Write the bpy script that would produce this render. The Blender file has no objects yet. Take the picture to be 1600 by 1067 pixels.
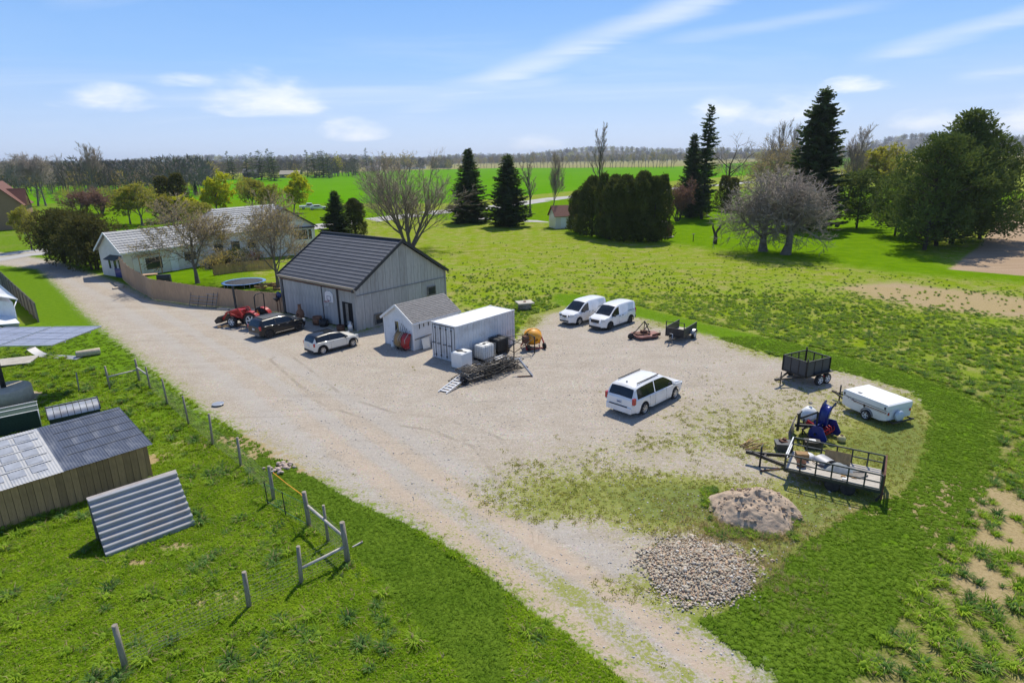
import bpy, math, random
import numpy as np
from mathutils import Vector, Matrix, Euler

D = bpy.data
S = bpy.context.scene
C = S.collection
R = math.radians
random.seed(7)
rng = np.random.default_rng(11)

# ------------------------------------------------------------------ camera
CAM_F, CAM_PITCH, CAM_ROLL, CAM_H = 955.1, 0.2901, -0.0169, 13.377   # focal length in px of a 1600 px wide frame
cd = D.cameras.new('camera'); cam = D.objects.new('camera', cd); C.objects.link(cam)
cd.sensor_width = 36.0; cd.lens = 36.0 * CAM_F / 1600.0
cd.clip_start = 0.1; cd.clip_end = 20000
cam.location = (0, 0, CAM_H)
cam.rotation_mode = 'QUATERNION'
cam.rotation_quaternion = (Matrix.Rotation(math.pi/2 - CAM_PITCH, 3, 'X') @ Matrix.Rotation(CAM_ROLL, 3, 'Z')).to_quaternion()
S.camera = cam

# ------------------------------------------------------------------ daylight
SUN_EL, SUN_AZ = R(56), R(16)            # azimuth measured from +Y towards +X
sun_dir = Vector((math.sin(SUN_AZ)*math.cos(SUN_EL), math.cos(SUN_AZ)*math.cos(SUN_EL), math.sin(SUN_EL)))
sl = D.lights.new('sun', 'SUN'); sl.energy = 4.2; sl.angle = R(0.53); sl.color = (1.0, 0.93, 0.80)
so = D.objects.new('sun', sl); C.objects.link(so); so.location = (30, 60, 120)
so.rotation_mode = 'QUATERNION'; so.rotation_quaternion = sun_dir.to_track_quat('Z', 'Y')
SKY_STRENGTH = 0.100; HAZE = 0.00009
S.view_settings.view_transform = 'Standard'; S.view_settings.look = 'None'
S.view_settings.exposure = 0.2; S.view_settings.gamma = 1.0
S.view_settings.use_curve_mapping = False
S.cycles.max_bounces = 6; S.cycles.diffuse_bounces = 3; S.cycles.glossy_bounces = 3
S.cycles.transmission_bounces = 4; S.cycles.transparent_max_bounces = 8
S.cycles.use_denoising = True
S.cycles.sample_clamp_indirect = 4.0

class NT:
    """small helper round a node tree"""
    def __init__(s, tree): s.t = tree; s.n = tree.nodes; s.l = tree.links
    def set(s, sock, v):
        if isinstance(v, bpy.types.NodeSocket): s.l.new(v, sock)
        elif v is not None:
            if hasattr(sock.default_value, '__len__') and not hasattr(v, '__len__'):
                v = (v,)*len(sock.default_value)
            if hasattr(sock.default_value, '__len__') and len(sock.default_value) == 4 and len(v) == 3: v = (*v, 1)
            sock.default_value = v
    def node(s, typ, ins=None, **kw):
        n = s.n.new(typ)
        for k, v in kw.items(): setattr(n, k, v)
        for k, v in (ins or {}).items(): s.set(n.inputs[k], v)
        return n
    def math(s, op, a, b=None, c=None, clamp=False):
        n = s.node('ShaderNodeMath', operation=op, use_clamp=clamp)
        s.set(n.inputs[0], a)
        if b is not None: s.set(n.inputs[1], b)
        if c is not None: s.set(n.inputs[2], c)
        return n.outputs[0]
    def vmath(s, op, a, b=None):
        n = s.node('ShaderNodeVectorMath', operation=op); s.set(n.inputs[0], a)
        if b is not None: s.set(n.inputs[1], b)
        return n.outputs['Value'] if op in ('DOT_PRODUCT', 'LENGTH') else n.outputs[0]
    def mix(s, f, a, b, mode='MIX'):
        n = s.node('ShaderNodeMix', data_type='RGBA', blend_type=mode)
        s.set(n.inputs[0], f); s.set(n.inputs[6], a); s.set(n.inputs[7], b)
        return n.outputs[2]
    def step(s, x, lo, hi):
        n = s.node('ShaderNodeMapRange', interpolation_type='SMOOTHSTEP')
        s.set(n.inputs['Value'], x); s.set(n.inputs['From Min'], lo); s.set(n.inputs['From Max'], hi)
        return n.outputs[0]
    def lin(s, x, lo, hi, a=0.0, b=1.0):
        n = s.node('ShaderNodeMapRange')
        s.set(n.inputs['Value'], x); s.set(n.inputs['From Min'], lo); s.set(n.inputs['From Max'], hi)
        s.set(n.inputs['To Min'], a); s.set(n.inputs['To Max'], b)
        return n.outputs[0]
    def noise(s, vec, scale, detail=3, rough=0.55, dist=0.0):
        n = s.node('ShaderNodeTexNoise', {'Vector': vec, 'Scale': scale, 'Detail': detail, 'Roughness': rough, 'Distortion': dist})
        return n.outputs['Fac']
    def attr(s, name): return s.node('ShaderNodeAttribute', attribute_name=name).outputs['Fac']

# ---- world: physical sky with a layer of thin high cloud and small fair-weather clouds near the horizon
W = D.worlds.new('World'); S.world = W; W.use_nodes = True
w = NT(W.node_tree); w.n.clear()
sky = w.node('ShaderNodeTexSky', sky_type='NISHITA', sun_disc=False, sun_elevation=SUN_EL, sun_rotation=SUN_AZ,
             altitude=250.0, air_density=1.0, dust_density=0.6, ozone_density=2.2)
tc = w.node('ShaderNodeTexCoord').outputs['Generated']
sep = w.node('ShaderNodeSeparateXYZ', {0: tc})
sx, sy, sz = sep.outputs
zz = w.math('MAXIMUM', sz, 0.012)
px_ = w.math('DIVIDE', sx, w.math('ADD', zz, 0.04)); py_ = w.math('DIVIDE', sy, w.math('ADD', zz, 0.04))
cp = w.node('ShaderNodeCombineXYZ', {0: px_, 1: py_}).outputs[0]
# cirrus: stretched streaks
mp = w.node('ShaderNodeMapping', {'Vector': cp, 'Rotation': (0, 0, R(-28)), 'Scale': (0.34, 0.85, 1)}).outputs[0]
ci = w.noise(mp, 0.55, 7, 0.6, 0.9)
ci2 = w.noise(mp, 0.14, 3, 0.5)
cirrus = w.math('MULTIPLY', w.step(ci, 0.42, 0.80), w.step(ci2, 0.38, 0.58))
cirrus = w.math('MULTIPLY', cirrus, w.step(sz, 0.02, 0.10))
# two long wisps of cirrus rising to the right
az0 = w.math('ARCTAN2', sx, sy); el0 = w.math('ARCSINE', sz); wn_ = w.noise(mp, 1.6, 6, .62, .5)
for (a0, e0, a1, e1, wd_, k_) in ((-9, 4.2, 27, 15.5, 1.25, 1.0), (28, 6.8, 44, 9.8, .8, .9), (-7, 5.2, 6, 6.6, .6, .6), (34, 5.0, 41, 5.4, .5, .6), (-34, 11, -22, 13.5, .9, .5), (12, 9.0, 30, 10.5, .6, .45)):
    ux, uy = R(a1-a0), R(e1-e0); L2 = ux*ux+uy*uy
    dx_ = w.math('SUBTRACT', az0, R(a0)); dy_ = w.math('SUBTRACT', el0, R(e0))
    t_ = w.math('DIVIDE', w.math('ADD', w.math('MULTIPLY', dx_, ux), w.math('MULTIPLY', dy_, uy)), L2)
    pd = w.math('DIVIDE', w.math('SUBTRACT', w.math('MULTIPLY', dy_, ux), w.math('MULTIPLY', dx_, uy)), math.sqrt(L2)*R(wd_))
    pd = w.math('ADD', pd, w.math('MULTIPLY', w.math('SUBTRACT', wn_, .5), 1.6))
    s_ = w.math('MULTIPLY', w.step(w.math('ABSOLUTE', pd), 1.3, 0.0), w.math('MULTIPLY', w.step(t_, -.1, .25), w.step(t_, 1.1, .7)))
    cirrus = w.math('MAXIMUM', cirrus, w.math('MULTIPLY', s_, w.math('MULTIPLY', w.lin(wn_, .25, .6, .35, 1.35), k_)))
# cumulus: flat-based puffs in a low band; azimuth/elevation coordinates
az = w.math('ARCTAN2', sx, sy)
el = w.math('ARCSINE', sz)
ce = w.node('ShaderNodeCombineXYZ', {0: w.math('MULTIPLY', az, 9.0), 1: w.math('MULTIPLY', el, 26.0)}).outputs[0]
cn = w.noise(ce, 0.85, 8, 0.58, 0.25)
cn2 = w.noise(ce, 0.35, 2, 0.5)
# banks of cloud: (azimuth, elevation of the base, half width, height) in degrees
BANKS = [(-20.5, 4.6, 6.0, 3.2), (-13.5, 2.2, 3.6, 1.7), (-31.0, 4.3, 4.5, 1.8), (2.6, 1.0, 3.6, 1.3), (21.5, 3.0, 7.0, 2.6),
         (33.5, 2.0, 3.6, 1.7), (28.0, 4.8, 3.2, 1.2), (40.5, 1.8, 5.5, 2.8), (-26.0, 6.0, 3.0, 1.0), (-45, 3, 6, 2), (55, 3, 7, 3), (70, 2, 6, 3), (-65, 4, 9, 3), (110, 4, 9, 3), (-110, 3, 9, 3), (160, 4, 12, 3), (-150, 3, 10, 3)]
acc = None
for (a0, e0, hw, hh) in BANKS:
    da = w.math('DIVIDE', w.math('SUBTRACT', az, R(a0)), R(hw))
    de = w.math('DIVIDE', w.math('SUBTRACT', el, R(e0)), R(hh))
    # flat base: fall off fast below
    de2 = w.math('MAXIMUM', de, w.math('MULTIPLY', de, -2.6))
    q = w.math('SUBTRACT', 1.0, w.math('ADD', w.math('MULTIPLY', da, da), w.math('MULTIPLY', de2, de2)))
    q = w.math('MAXIMUM', q, 0.0)
    acc = q if acc is None else w.math('MAXIMUM', acc, q)
cum = w.math('ADD', w.math('MULTIPLY', acc, 0.50), w.math('MULTIPLY', w.math('SUBTRACT', cn, 0.5), 2.3))
cum = w.math('MULTIPLY', w.step(cum, 0.02, 0.95), w.step(acc, 0.0, 0.35))
skyc = w.mix(1.0, sky.outputs[0], (0.78, 0.93, 1.20), 'MULTIPLY')
grad = w.node('ShaderNodeValToRGB', {'Fac': w.lin(sz, 0.0, 0.5)}); e_ = grad.color_ramp.elements
e_[0].color = (.54, .625, .80, 1); e_[1].color = (.055, .185, .56, 1); e_[1].position = 1.0
for q_, c_ in ((.12, (.42, .56, .80)), (.27, (.265, .47, .80)), (.52, (.145, .345, .74))): x_ = e_.new(q_); x_.color = (*c_, 1)
skyc = w.mix(w.math('MULTIPLY', w.step(sz, 0.75, 0.25), 0.85), skyc, w.mix(1.0, grad.outputs[0], (11.2, 11.2, 11.2), 'MULTIPLY'))
skyc = w.mix(w.math('MULTIPLY', cirrus, 0.40), skyc, (8.6, 9.0, 9.8))
skyc = w.mix(w.math('MULTIPLY', cum, 0.78), skyc, (9.8, 9.9, 10.2))
bg = w.node('ShaderNodeBackground', {'Color': skyc, 'Strength': SKY_STRENGTH})
w.l.new(bg.outputs[0], w.node('ShaderNodeOutputWorld').inputs[0])

# ------------------------------------------------------------------ measuring: a point of the photograph -> a point of the place
_cp, _sp = math.cos(CAM_PITCH), math.sin(CAM_PITCH)
_cr, _sr = math.cos(CAM_ROLL), math.sin(CAM_ROLL)
def gp(px, py, z=0.0):
    X = px-800.0; Y = py-533.5
    X, Y = _cr*X+_sr*Y, -_sr*X+_cr*Y
    a = X/CAM_F; b = -Y/CAM_F
    d = Vector((a, _cp+b*_sp, -_sp+b*_cp))
    t = (z-CAM_H)/d.z
    return Vector((d.x*t, d.y*t, z))
def gpoly(pts, z=0.0): return [gp(x, y, z) for x, y in pts]
def yaw_of(a, b): return math.atan2(b.y-a.y, b.x-a.x)

# ------------------------------------------------------------------ scene objects
def tagp(o, label=None, cat=None, group=None, kind=None):
    if label: o['label'] = label
    if cat: o['category'] = cat
    if group: o['group'] = group
    if kind: o['kind'] = kind
    return o
def thing(name, label, cat, loc=(0, 0, 0), rz=0.0, group=None, scale=None):
    o = D.objects.new(name, None); C.objects.link(o); o.empty_display_size = 0.3
    o.location = loc; o.rotation_euler = (0, 0, rz)
    if scale: o.scale = scale
    return tagp(o, label, cat, group)
def copy_tree(o, parent=None):
    c = o.copy(); C.objects.link(c)
    if parent: c.parent = parent
    for ch in list(o.children): copy_tree(ch, c)
    return c
def link_mesh(name, me, parent=None, loc=None, rot=None, scale=None, label=None):
    o = D.objects.new(name, me); C.objects.link(o)
    if parent: o.parent = parent
    if loc is not None: o.location = loc
    if rot is not None: o.rotation_euler = rot
    if scale is not None: o.scale = scale
    if label: o['label'] = label
    return o

class MB:
    """collects shapes; build() links them as one mesh object"""
    def __init__(s): s.v = []; s.f = []; s.m = []; s.s = []; s.M = None
    def add(s, vs, fs, mat=0, smooth=False):
        b = len(s.v)
        if s.M is not None: vs = [tuple(s.M @ Vector(q)) for q in vs]
        s.v += [tuple(q) for q in vs]
        for f in fs: s.f.append(tuple(b+i for i in f)); s.m.append(mat); s.s.append(smooth)
        return s
    def box(s, c, d, rz=0.0, mat=0, rot=None):
        x, y, z = d[0]/2, d[1]/2, d[2]/2
        vs = [Vector((i*x, j*y, k*z)) for i in (-1, 1) for j in (-1, 1) for k in (-1, 1)]
        m = Euler(rot).to_matrix() if rot else Matrix.Rotation(rz, 3, 'Z')
        vs = [m @ q + Vector(c) for q in vs]
        return s.add(vs, [(0, 1, 3, 2), (4, 6, 7, 5), (0, 4, 5, 1), (2, 3, 7, 6), (0, 2, 6, 4), (1, 5, 7, 3)], mat)
    def bar(s, p, q, w=0.05, h=None, mat=0, up=(0, 0, 1)):
        p = Vector(p); q = Vector(q); h = w if h is None else h
        d = (q-p)
        if d.length < 1e-6: return s
        d.normalize(); u = Vector(up)
        if abs(d.dot(u)) > 0.98: u = Vector((1, 0, 0))
        a = d.cross(u).normalized(); b = a.cross(d).normalized()
        vs = [e + a*(i*w/2) + b*(j*h/2) for e in (p, q) for i in (-1, 1) for j in (-1, 1)]
        return s.add(vs, [(0, 1, 3, 2), (4, 6, 7, 5), (0, 4, 5, 1), (2, 3, 7, 6), (0, 2, 6, 4), (1, 5, 7, 3)], mat)
    def tube(s, pts, rad, n=6, mat=0, caps=True, smooth=True, closed=False):
        pts = [Vector(p) for p in pts]
        if not hasattr(rad, '__len__'): rad = [rad]*len(pts)
        vs = []; k = len(pts); prev = None
        for i, p in enumerate(pts):
            if closed: d = pts[(i+1) % k]-pts[i-1]
            else: d = pts[min(i+1, k-1)]-pts[max(i-1, 0)]
            d.normalize()
            if prev is None:
                u = Vector((0, 0, 1)) if abs(d.z) < 0.9 else Vector((1, 0, 0))
                a = d.cross(u).normalized()
            else:
                a = (prev-d*prev.dot(d)).normalized()
            prev = a; b = d.cross(a)
            for j in range(n):
                t = 2*math.pi*j/n
                vs.append(p+(a*math.cos(t)+b*math.sin(t))*rad[i])
        fs = []
        rngk = range(k) if closed else range(k-1)
        for i in rngk:
            i2 = (i+1) % k
            for j in range(n):
                j2 = (j+1) % n
                fs.append((i*n+j, i*n+j2, i2*n+j2, i2*n+j))
        s.add(vs, fs, mat, smooth)
        if caps and not closed:
            b = len(s.v)-len(vs)
            s.f.append(tuple(b+j for j in range(n))[::-1]); s.m.append(mat); s.s.append(False)
            s.f.append(tuple(b+(k-1)*n+j for j in range(n))); s.m.append(mat); s.s.append(False)
        return s
    def lathe(s, prof, n=16, mat=0, smooth=True, M=None, caps=True):
        vs = []; fs = []; k = len(prof)
        for r, z in prof:
            for j in range(n):
                t = 2*math.pi*j/n
                vs.append(Vector((r*math.cos(t), r*math.sin(t), z)))
        for i in range(k-1):
            for j in range(n):
                j2 = (j+1) % n
                fs.append((i*n+j, i*n+j2, (i+1)*n+j2, (i+1)*n+j))
        if M is not None: vs = [M @ q for q in vs]
        s.add(vs, fs, mat, smooth)
        if caps:
            b = len(s.v)-len(vs)
            s.f.append(tuple(b+j for j in range(n))[::-1]); s.m.append(mat); s.s.append(False)
            s.f.append(tuple(b+(k-1)*n+j for j in range(n))); s.m.append(mat); s.s.append(False)
        return s
    def prism(s, poly, axis, a, b, mat=0):
        """poly: 2-D outline; axis 'x'/'y'/'z' is the direction it is pushed along, from a to b"""
        def P(u, t):
            return {'x': (t, u[0], u[1]), 'y': (u[0], t, u[1]), 'z': (u[0], u[1], t)}[axis]
        n = len(poly)
        vs = [P(u, a) for u in poly]+[P(u, b) for u in poly]
        fs = [tuple(range(n))[::-1], tuple(range(n, 2*n))]+[(i, (i+1) % n, n+(i+1) % n, n+i) for i in range(n)]
        return s.add(vs, fs, mat)
    def slab(s, quad, t, mat=0):
        """a plate: four corners, thickness t downwards along the normal"""
        q = [Vector(p) for p in quad]
        nrm = (q[1]-q[0]).cross(q[3]-q[0]).normalized()
        if nrm.z < 0: nrm = -nrm
        vs = q+[p-nrm*t for p in q]
        return s.add(vs, [(0, 1, 2, 3), (7, 6, 5, 4), (0, 4, 5, 1), (1, 5, 6, 2), (2, 6, 7, 3), (3, 7, 4, 0)], mat)
    def mesh(s, name, mats):
        me = D.meshes.new(name); me.from_pydata(s.v, [], s.f)
        for m in (mats if isinstance(mats, (list, tuple)) else [mats]): me.materials.append(m)
        if len(me.polygons):
            if any(s.m): me.polygons.foreach_set('material_index', s.m)
            me.polygons.foreach_set('use_smooth', s.s)
        me.update()
        return me
    def build(s, name, mats, parent=None, loc=None, rot=None, label=None):
        return link_mesh(name, s.mesh(name, mats), parent, loc, rot, None, label)

# ------------------------------------------------------------------ materials
def pm(name, base, rough=0.6, metal=0.0, var=0.12, scale=2.5, bump=0.0, bscale=None, dirt=None, rnd=0.0, streak=False, coat=0.0, spec=0.5, trans=0.0):
    m = D.materials.new(name); m.use_nodes = True; t = NT(m.node_tree); t.n.clear()
    out = t.node('ShaderNodeOutputMaterial')
    p = t.node('ShaderNodeBsdfPrincipled')
    co = t.node('ShaderNodeTexCoord').outputs['Object']
    if streak: co = t.node('ShaderNodeMapping', {'Vector': co, 'Scale': (3.0, 3.0, 0.35)}).outputs[0]
    n = t.noise(co, scale, 5, 0.6)
    lo = tuple(c*(1-var) for c in base); hi = tuple(min(1, c*(1+var)) for c in base)
    col = t.mix(t.lin(n, 0.3, 0.7), lo, hi)
    if dirt:
        dc, amt, dsc = dirt
        dn = t.noise(co, dsc, 6, 0.65)
        col = t.mix(t.math('MULTIPLY', t.step(dn, 0.45, 0.72), amt), col, dc)
    if rnd:
        r = t.node('ShaderNodeObjectInfo').outputs['Random']
        col = t.mix(1.0, col, t.node('ShaderNodeCombineColor', {0: t.lin(r, 0, 1, 1-rnd, 1+rnd), 1: t.lin(r, 0, 1, 1-rnd, 1+rnd), 2: t.lin(r, 0, 1, 1-rnd, 1+rnd)}).outputs[0], 'MULTIPLY')
    t.set(p.inputs['Base Color'], col)
    p.inputs['Roughness'].default_value = rough; p.inputs['Metallic'].default_value = metal
    p.inputs['Specular IOR Level'].default_value = spec
    if coat: p.inputs['Coat Weight'].default_value = coat; p.inputs['Coat Roughness'].default_value = 0.05
    if bump:
        bn = t.noise(co, bscale or scale*6, 4, 0.6)
        b = t.node('ShaderNodeBump', {'Strength': bump, 'Distance': 0.05, 'Height': bn})
        t.l.new(b.outputs[0], p.inputs['Normal'])
    t.l.new(p.outputs[0], out.inputs[0])
    return m
def leafm(name, c1, c2, trans=0.35, rough=0.6, nscale=0.6):
    """foliage: colour varies by instance and by place, some light passes through"""
    m = D.materials.new(name); m.use_nodes = True; t = NT(m.node_tree); t.n.clear()
    out = t.node('ShaderNodeOutputMaterial')
    r = t.node('ShaderNodeObjectInfo').outputs['Random']
    pos = t.node('ShaderNodeNewGeometry').outputs['Position']
    isl = t.node('ShaderNodeNewGeometry').outputs['Random Per Island']
    n = t.noise(pos, nscale, 4, 0.6)
    f = t.math('ADD', t.math('MULTIPLY', t.lin(n, 0.3, 0.7), 0.5), t.math('ADD', t.math('MULTIPLY', r, 0.2), t.math('MULTIPLY', isl, 0.3)))
    col = t.mix(f, c1, c2)
    d = t.node('ShaderNodeBsdfPrincipled', {'Base Color': col, 'Roughness': 0.9, 'Specular IOR Level': 0.04})
    tr = t.node('ShaderNodeBsdfTranslucent', {'Color': t.mix(1.0, col, (1.25, 1.15, 0.7), 'MULTIPLY')})
    mx = t.node('ShaderNodeMixShader', {0: trans}); t.l.new(d.outputs[0], mx.inputs[1]); t.l.new(tr.outputs[0], mx.inputs[2])
    t.l.new(mx.outputs[0], out.inputs[0])
    return m
def glassm(name, base=(0.012, 0.016, 0.02), rough=0.06):
    m = D.materials.new(name); m.use_nodes = True; t = NT(m.node_tree)
    p = t.n['Principled BSDF']
    co = t.node('ShaderNodeTexCoord').outputs['Object']
    t.set(p.inputs['Base Color'], t.mix(t.noise(co, 1.5, 2), tuple(c*0.7 for c in base), tuple(c*1.4 for c in base)))
    p.inputs['Roughness'].default_value = rough; p.inputs['Specular IOR Level'].default_value = 0.5
    return m
M = {}
M['white_paint'] = pm('white_paint', (0.80, 0.80, 0.79), 0.3, var=0.03, coat=0.5, dirt=((0.52, 0.46, 0.38), 0.35, 1.6))
M['cream_paint'] = pm('cream_paint', (0.74, 0.71, 0.62), 0.35, var=0.02, coat=0.4)
M['black_paint'] = pm('black_paint', (0.012, 0.014, 0.017), 0.34, var=0.2, coat=0.2, spec=.35)
M['red_paint'] = pm('red_paint', (0.42, 0.018, 0.02), 0.4, var=0.2, dirt=((0.2, 0.1, 0.07), 0.5, 3))
M['glass'] = glassm('car_glass')
M['window_glass'] = glassm('window_glass', (0.03, 0.035, 0.04), 0.08)
M['tyre'] = pm('tyre_rubber', (0.022, 0.022, 0.023), 0.85, var=0.3, dirt=((0.12, 0.10, 0.08), 0.4, 4))
M['rim'] = pm('wheel_metal', (0.55, 0.56, 0.57), 0.35, 0.7, var=0.1)
M['rim_dark'] = pm('dark_wheel', (0.03, 0.03, 0.032), 0.5, 0.3)
M['rim_white'] = pm('white_wheel', (0.75, 0.75, 0.74), 0.5, var=0.08, dirt=((0.4, 0.35, 0.3), 0.4, 6))
M['plastic_black'] = pm('black_plastic', (0.025, 0.025, 0.027), 0.6, var=0.2)
M['plastic_grey'] = pm('grey_plastic', (0.16, 0.165, 0.17), 0.55, var=0.15)
M['lamp_red'] = pm('red_lens', (0.45, 0.02, 0.02), 0.2, var=0.2, coat=0.5)
M['lamp_clear'] = pm('clear_lens', (0.55, 0.58, 0.6), 0.12, var=0.25, scale=8, coat=0.5)
M['orange_lens'] = pm('amber_lens', (0.7, 0.22, 0.03), 0.25)
M['plate'] = pm('number_plate', (0.60, 0.63, 0.66), 0.4, var=0.15, scale=20)
M['ink_blue'] = pm('dark_blue_print', (0.04, 0.06, 0.16), 0.5)
M['chrome'] = pm('bright_metal', (0.62, 0.63, 0.64), 0.25, 0.9, var=0.1)
M['steel'] = pm('galvanised_steel', (0.42, 0.44, 0.46), 0.45, 0.7, var=0.15, dirt=((0.25, 0.2, 0.16), 0.4, 2))
M['alu'] = pm('aluminium', (0.66, 0.67, 0.68), 0.4, 0.6, var=0.08)
M['rust'] = pm('rusty_steel', (0.13, 0.06, 0.035), 0.85, 0.1, var=0.4, scale=8, bump=0.3)
M['dark_steel'] = pm('dark_steel', (0.035, 0.036, 0.034), 0.6, 0.3, var=0.4, dirt=((0.11, 0.065, 0.04), 0.5, 4))
M['black_frame'] = pm('black_frame_paint', (0.018, 0.02, 0.022), 0.5, var=0.3, dirt=((0.09, 0.07, 0.05), 0.35, 5))
M['green_frame'] = pm('dark_green_frame_paint', (0.022, 0.034, 0.032), 0.45, var=0.3, dirt=((0.10, 0.09, 0.07), 0.35, 5))
M['mesh_grey'] = pm('grey_mesh_sheet', (0.075, 0.08, 0.085), 0.6, 0.3, var=0.25, scale=30)
M['wood_grey'] = pm('weathered_wood', (0.25, 0.22, 0.185), 0.9, var=0.3, scale=5, bump=0.4, rnd=0.14, streak=True)
M['post_wood'] = pm('grey_post_wood', (0.33, 0.285, 0.225), 0.9, var=0.3, scale=6, bump=0.5, streak=True)
M['rail_wood'] = pm('pale_rail_wood', (0.46, 0.43, 0.38), 0.85, var=0.2, scale=6, bump=0.3)
M['wood_tan'] = pm('tan_fence_wood', (0.47, 0.31, 0.19), 0.85, var=0.16, scale=4, rnd=0.10, streak=True)
M['wood_brown'] = pm('brown_boards', (0.43, 0.265, 0.115), 0.9, var=0.3, scale=4, bump=0.3, rnd=0.22, streak=True, dirt=((0.15, 0.105, 0.06), 0.6, 2))
M['plywood'] = pm('weathered_plywood', (0.50, 0.46, 0.39), 0.85, var=0.2, scale=5, dirt=((0.27, 0.23, 0.18), 0.6, 2.5))
M['barn_wall'] = pm('grey_barn_siding', (0.43, 0.41, 0.375), 0.75, 0.05, var=0.18, scale=1.6, rnd=0.11, streak=True, dirt=((0.25, 0.225, 0.195), 0.7, 1.3))
M['barn_door'] = pm('faded_barn_door', (0.43, 0.415, 0.39), 0.75, var=0.2, scale=2.2, rnd=0.10, streak=True, dirt=((0.21, 0.22, 0.24), 0.55, 1.6))
M['barn_roof'] = pm('charcoal_metal_roof', (0.098, 0.100, 0.108), 0.6, 0.0, var=0.14, scale=2.0, rnd=0.10, bump=0.12, bscale=14)
M['dark_trim'] = pm('dark_trim', (0.03, 0.03, 0.032), 0.6)
M['tan_trim'] = pm('tan_fascia', (0.43, 0.37, 0.28), 0.8, var=0.15)
M['dark_inside'] = pm('dark_interior', (0.012, 0.011, 0.010), 0.9)
M['white_siding'] = pm('white_siding', (0.72, 0.73, 0.74), 0.6, var=0.06, scale=2, rnd=0.03, dirt=((0.5, 0.49, 0.46), 0.35, 1.5))
M['white_trim'] = pm('white_trim', (0.80, 0.80, 0.79), 0.5, var=0.04)
M['shingle'] = pm('grey_shingles', (0.21, 0.20, 0.19), 0.9, var=0.35, scale=9, bump=0.3, rnd=0.25)
M['container'] = pm('white_container_paint', (0.62, 0.63, 0.64), 0.5, 0.0, var=0.06, scale=1.5, dirt=((0.36, 0.33, 0.30), 0.5, 1.2), rnd=0.03)
M['container_top'] = pm('white_container_roof', (0.82, 0.82, 0.80), 0.55, var=0.05, scale=1.0, dirt=((0.62, 0.59, 0.54), 0.4, 0.9))
M['poly_white'] = pm('milky_plastic', (0.78, 0.78, 0.74), 0.45, var=0.05)
M['poly_black'] = pm('black_tank_plastic', (0.03, 0.032, 0.034), 0.5, var=0.2)
M['orange_paint'] = pm('orange_drum_paint', (0.85, 0.36, 0.012), 0.5, var=0.12, dirt=((0.6, 0.45, 0.25), 0.3, 3))
M['blue_paint'] = pm('blue_machine_paint', (0.018, 0.032, 0.20), 0.35, var=0.25, coat=0.3)
M['concrete'] = pm('concrete', (0.52, 0.44, 0.33), 0.9, var=0.15, scale=4, bump=0.3)
M['concrete_dark'] = pm('grey_stone', (0.22, 0.20, 0.17), 0.9, var=0.3, scale=6, bump=0.4)
M['terracotta'] = pm('rusty_brown_metal', (0.27, 0.13, 0.07), 0.8, var=0.3, scale=4)
M['tile_roof'] = pm('silver_tile_roof', (0.40, 0.40, 0.395), 0.7, 0.0, var=0.2, scale=3, rnd=0.12, spec=.2)
M['house_wall'] = pm('cream_house_siding', (.74, .70, .62), .7, var=.06, dirt=((.5, .45, .38), .3, 1.2))
M['brick'] = pm('brown_brick', (0.30, 0.19, 0.11), 0.9, var=0.25, scale=6)
M['red_roof'] = pm('red_brown_roof', (0.16, 0.065, 0.045), 0.85, var=0.25, scale=5)
M['bark'] = pm('grey_bark', (0.16, 0.135, 0.11), 0.9, var=0.3, scale=3, bump=0.4)
M['bark_dark'] = pm('dark_bark', (0.07, 0.055, 0.045), 0.9, var=0.3, scale=3, bump=0.4)
M['bark_pale'] = pm('silver_bark', (0.30, 0.275, 0.25), 0.9, var=0.25, scale=3)
M['twig_grey'] = pm('grey_twigs', (0.31, 0.265, 0.22), 0.9, var=0.25, scale=0.6)
M['twig_brown'] = pm('brown_twigs', (0.25, 0.205, 0.15), 0.9, var=0.3, scale=0.6)
M['twig_red'] = pm('reddish_twigs', (0.19, 0.10, 0.085), 0.9, var=0.3, scale=0.6)
M['spruce'] = leafm('spruce_needles', (0.052, 0.085, 0.032), (0.130, 0.180, 0.062), 0.35)
M['pine'] = leafm('pine_needles', (0.062, 0.105, 0.030), (0.165, 0.215, 0.066), 0.3)
M['cedar'] = leafm('cedar_sprays', (0.055, 0.076, 0.024), (0.140, 0.160, 0.050), 0.25)
M['juniper'] = leafm('juniper_sprays', (0.075, 0.080, 0.026), (0.180, 0.168, 0.058), 0.25)
M['bud_yellow'] = leafm('yellow_green_buds', (0.42, 0.45, 0.02), (0.68, 0.70, 0.05), 0.5)
M['bud_olive'] = leafm('olive_buds', (0.27, 0.28, 0.04), (0.44, 0.43, 0.08), 0.45)
M['bud_tan'] = leafm('tan_buds', (0.32, 0.26, 0.10), (0.46, 0.38, 0.17), 0.4)
M['bud_red'] = leafm('red_buds', (0.17, 0.095, 0.075), (0.26, 0.16, 0.12), 0.3)
M['weed'] = leafm('weed_leaves', (0.22, 0.27, 0.04), (0.42, 0.44, 0.11), 0.45)
M['grass_pasture'] = leafm('pasture_grass', (0.115, 0.255, 0.010), (0.370, 0.520, 0.030), 0.45, nscale=0.9)
M['grass_mown'] = leafm('mown_grass', (0.100, 0.200, 0.012), (0.225, 0.345, 0.034), 0.42, nscale=0.9)
M['grass_tussock'] = leafm('tussock_grass', (0.120, 0.265, 0.018), (0.410, 0.560, 0.065), 0.45, nscale=1.2)
M['grass_blue'] = leafm('bluish_tuft_grass', (0.060, 0.150, 0.030), (0.200, 0.330, 0.090), 0.4, nscale=1.2)
M['straw'] = leafm('dry_grass', (0.30, 0.23, 0.11), (0.46, 0.37, 0.20), 0.3)
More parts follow.
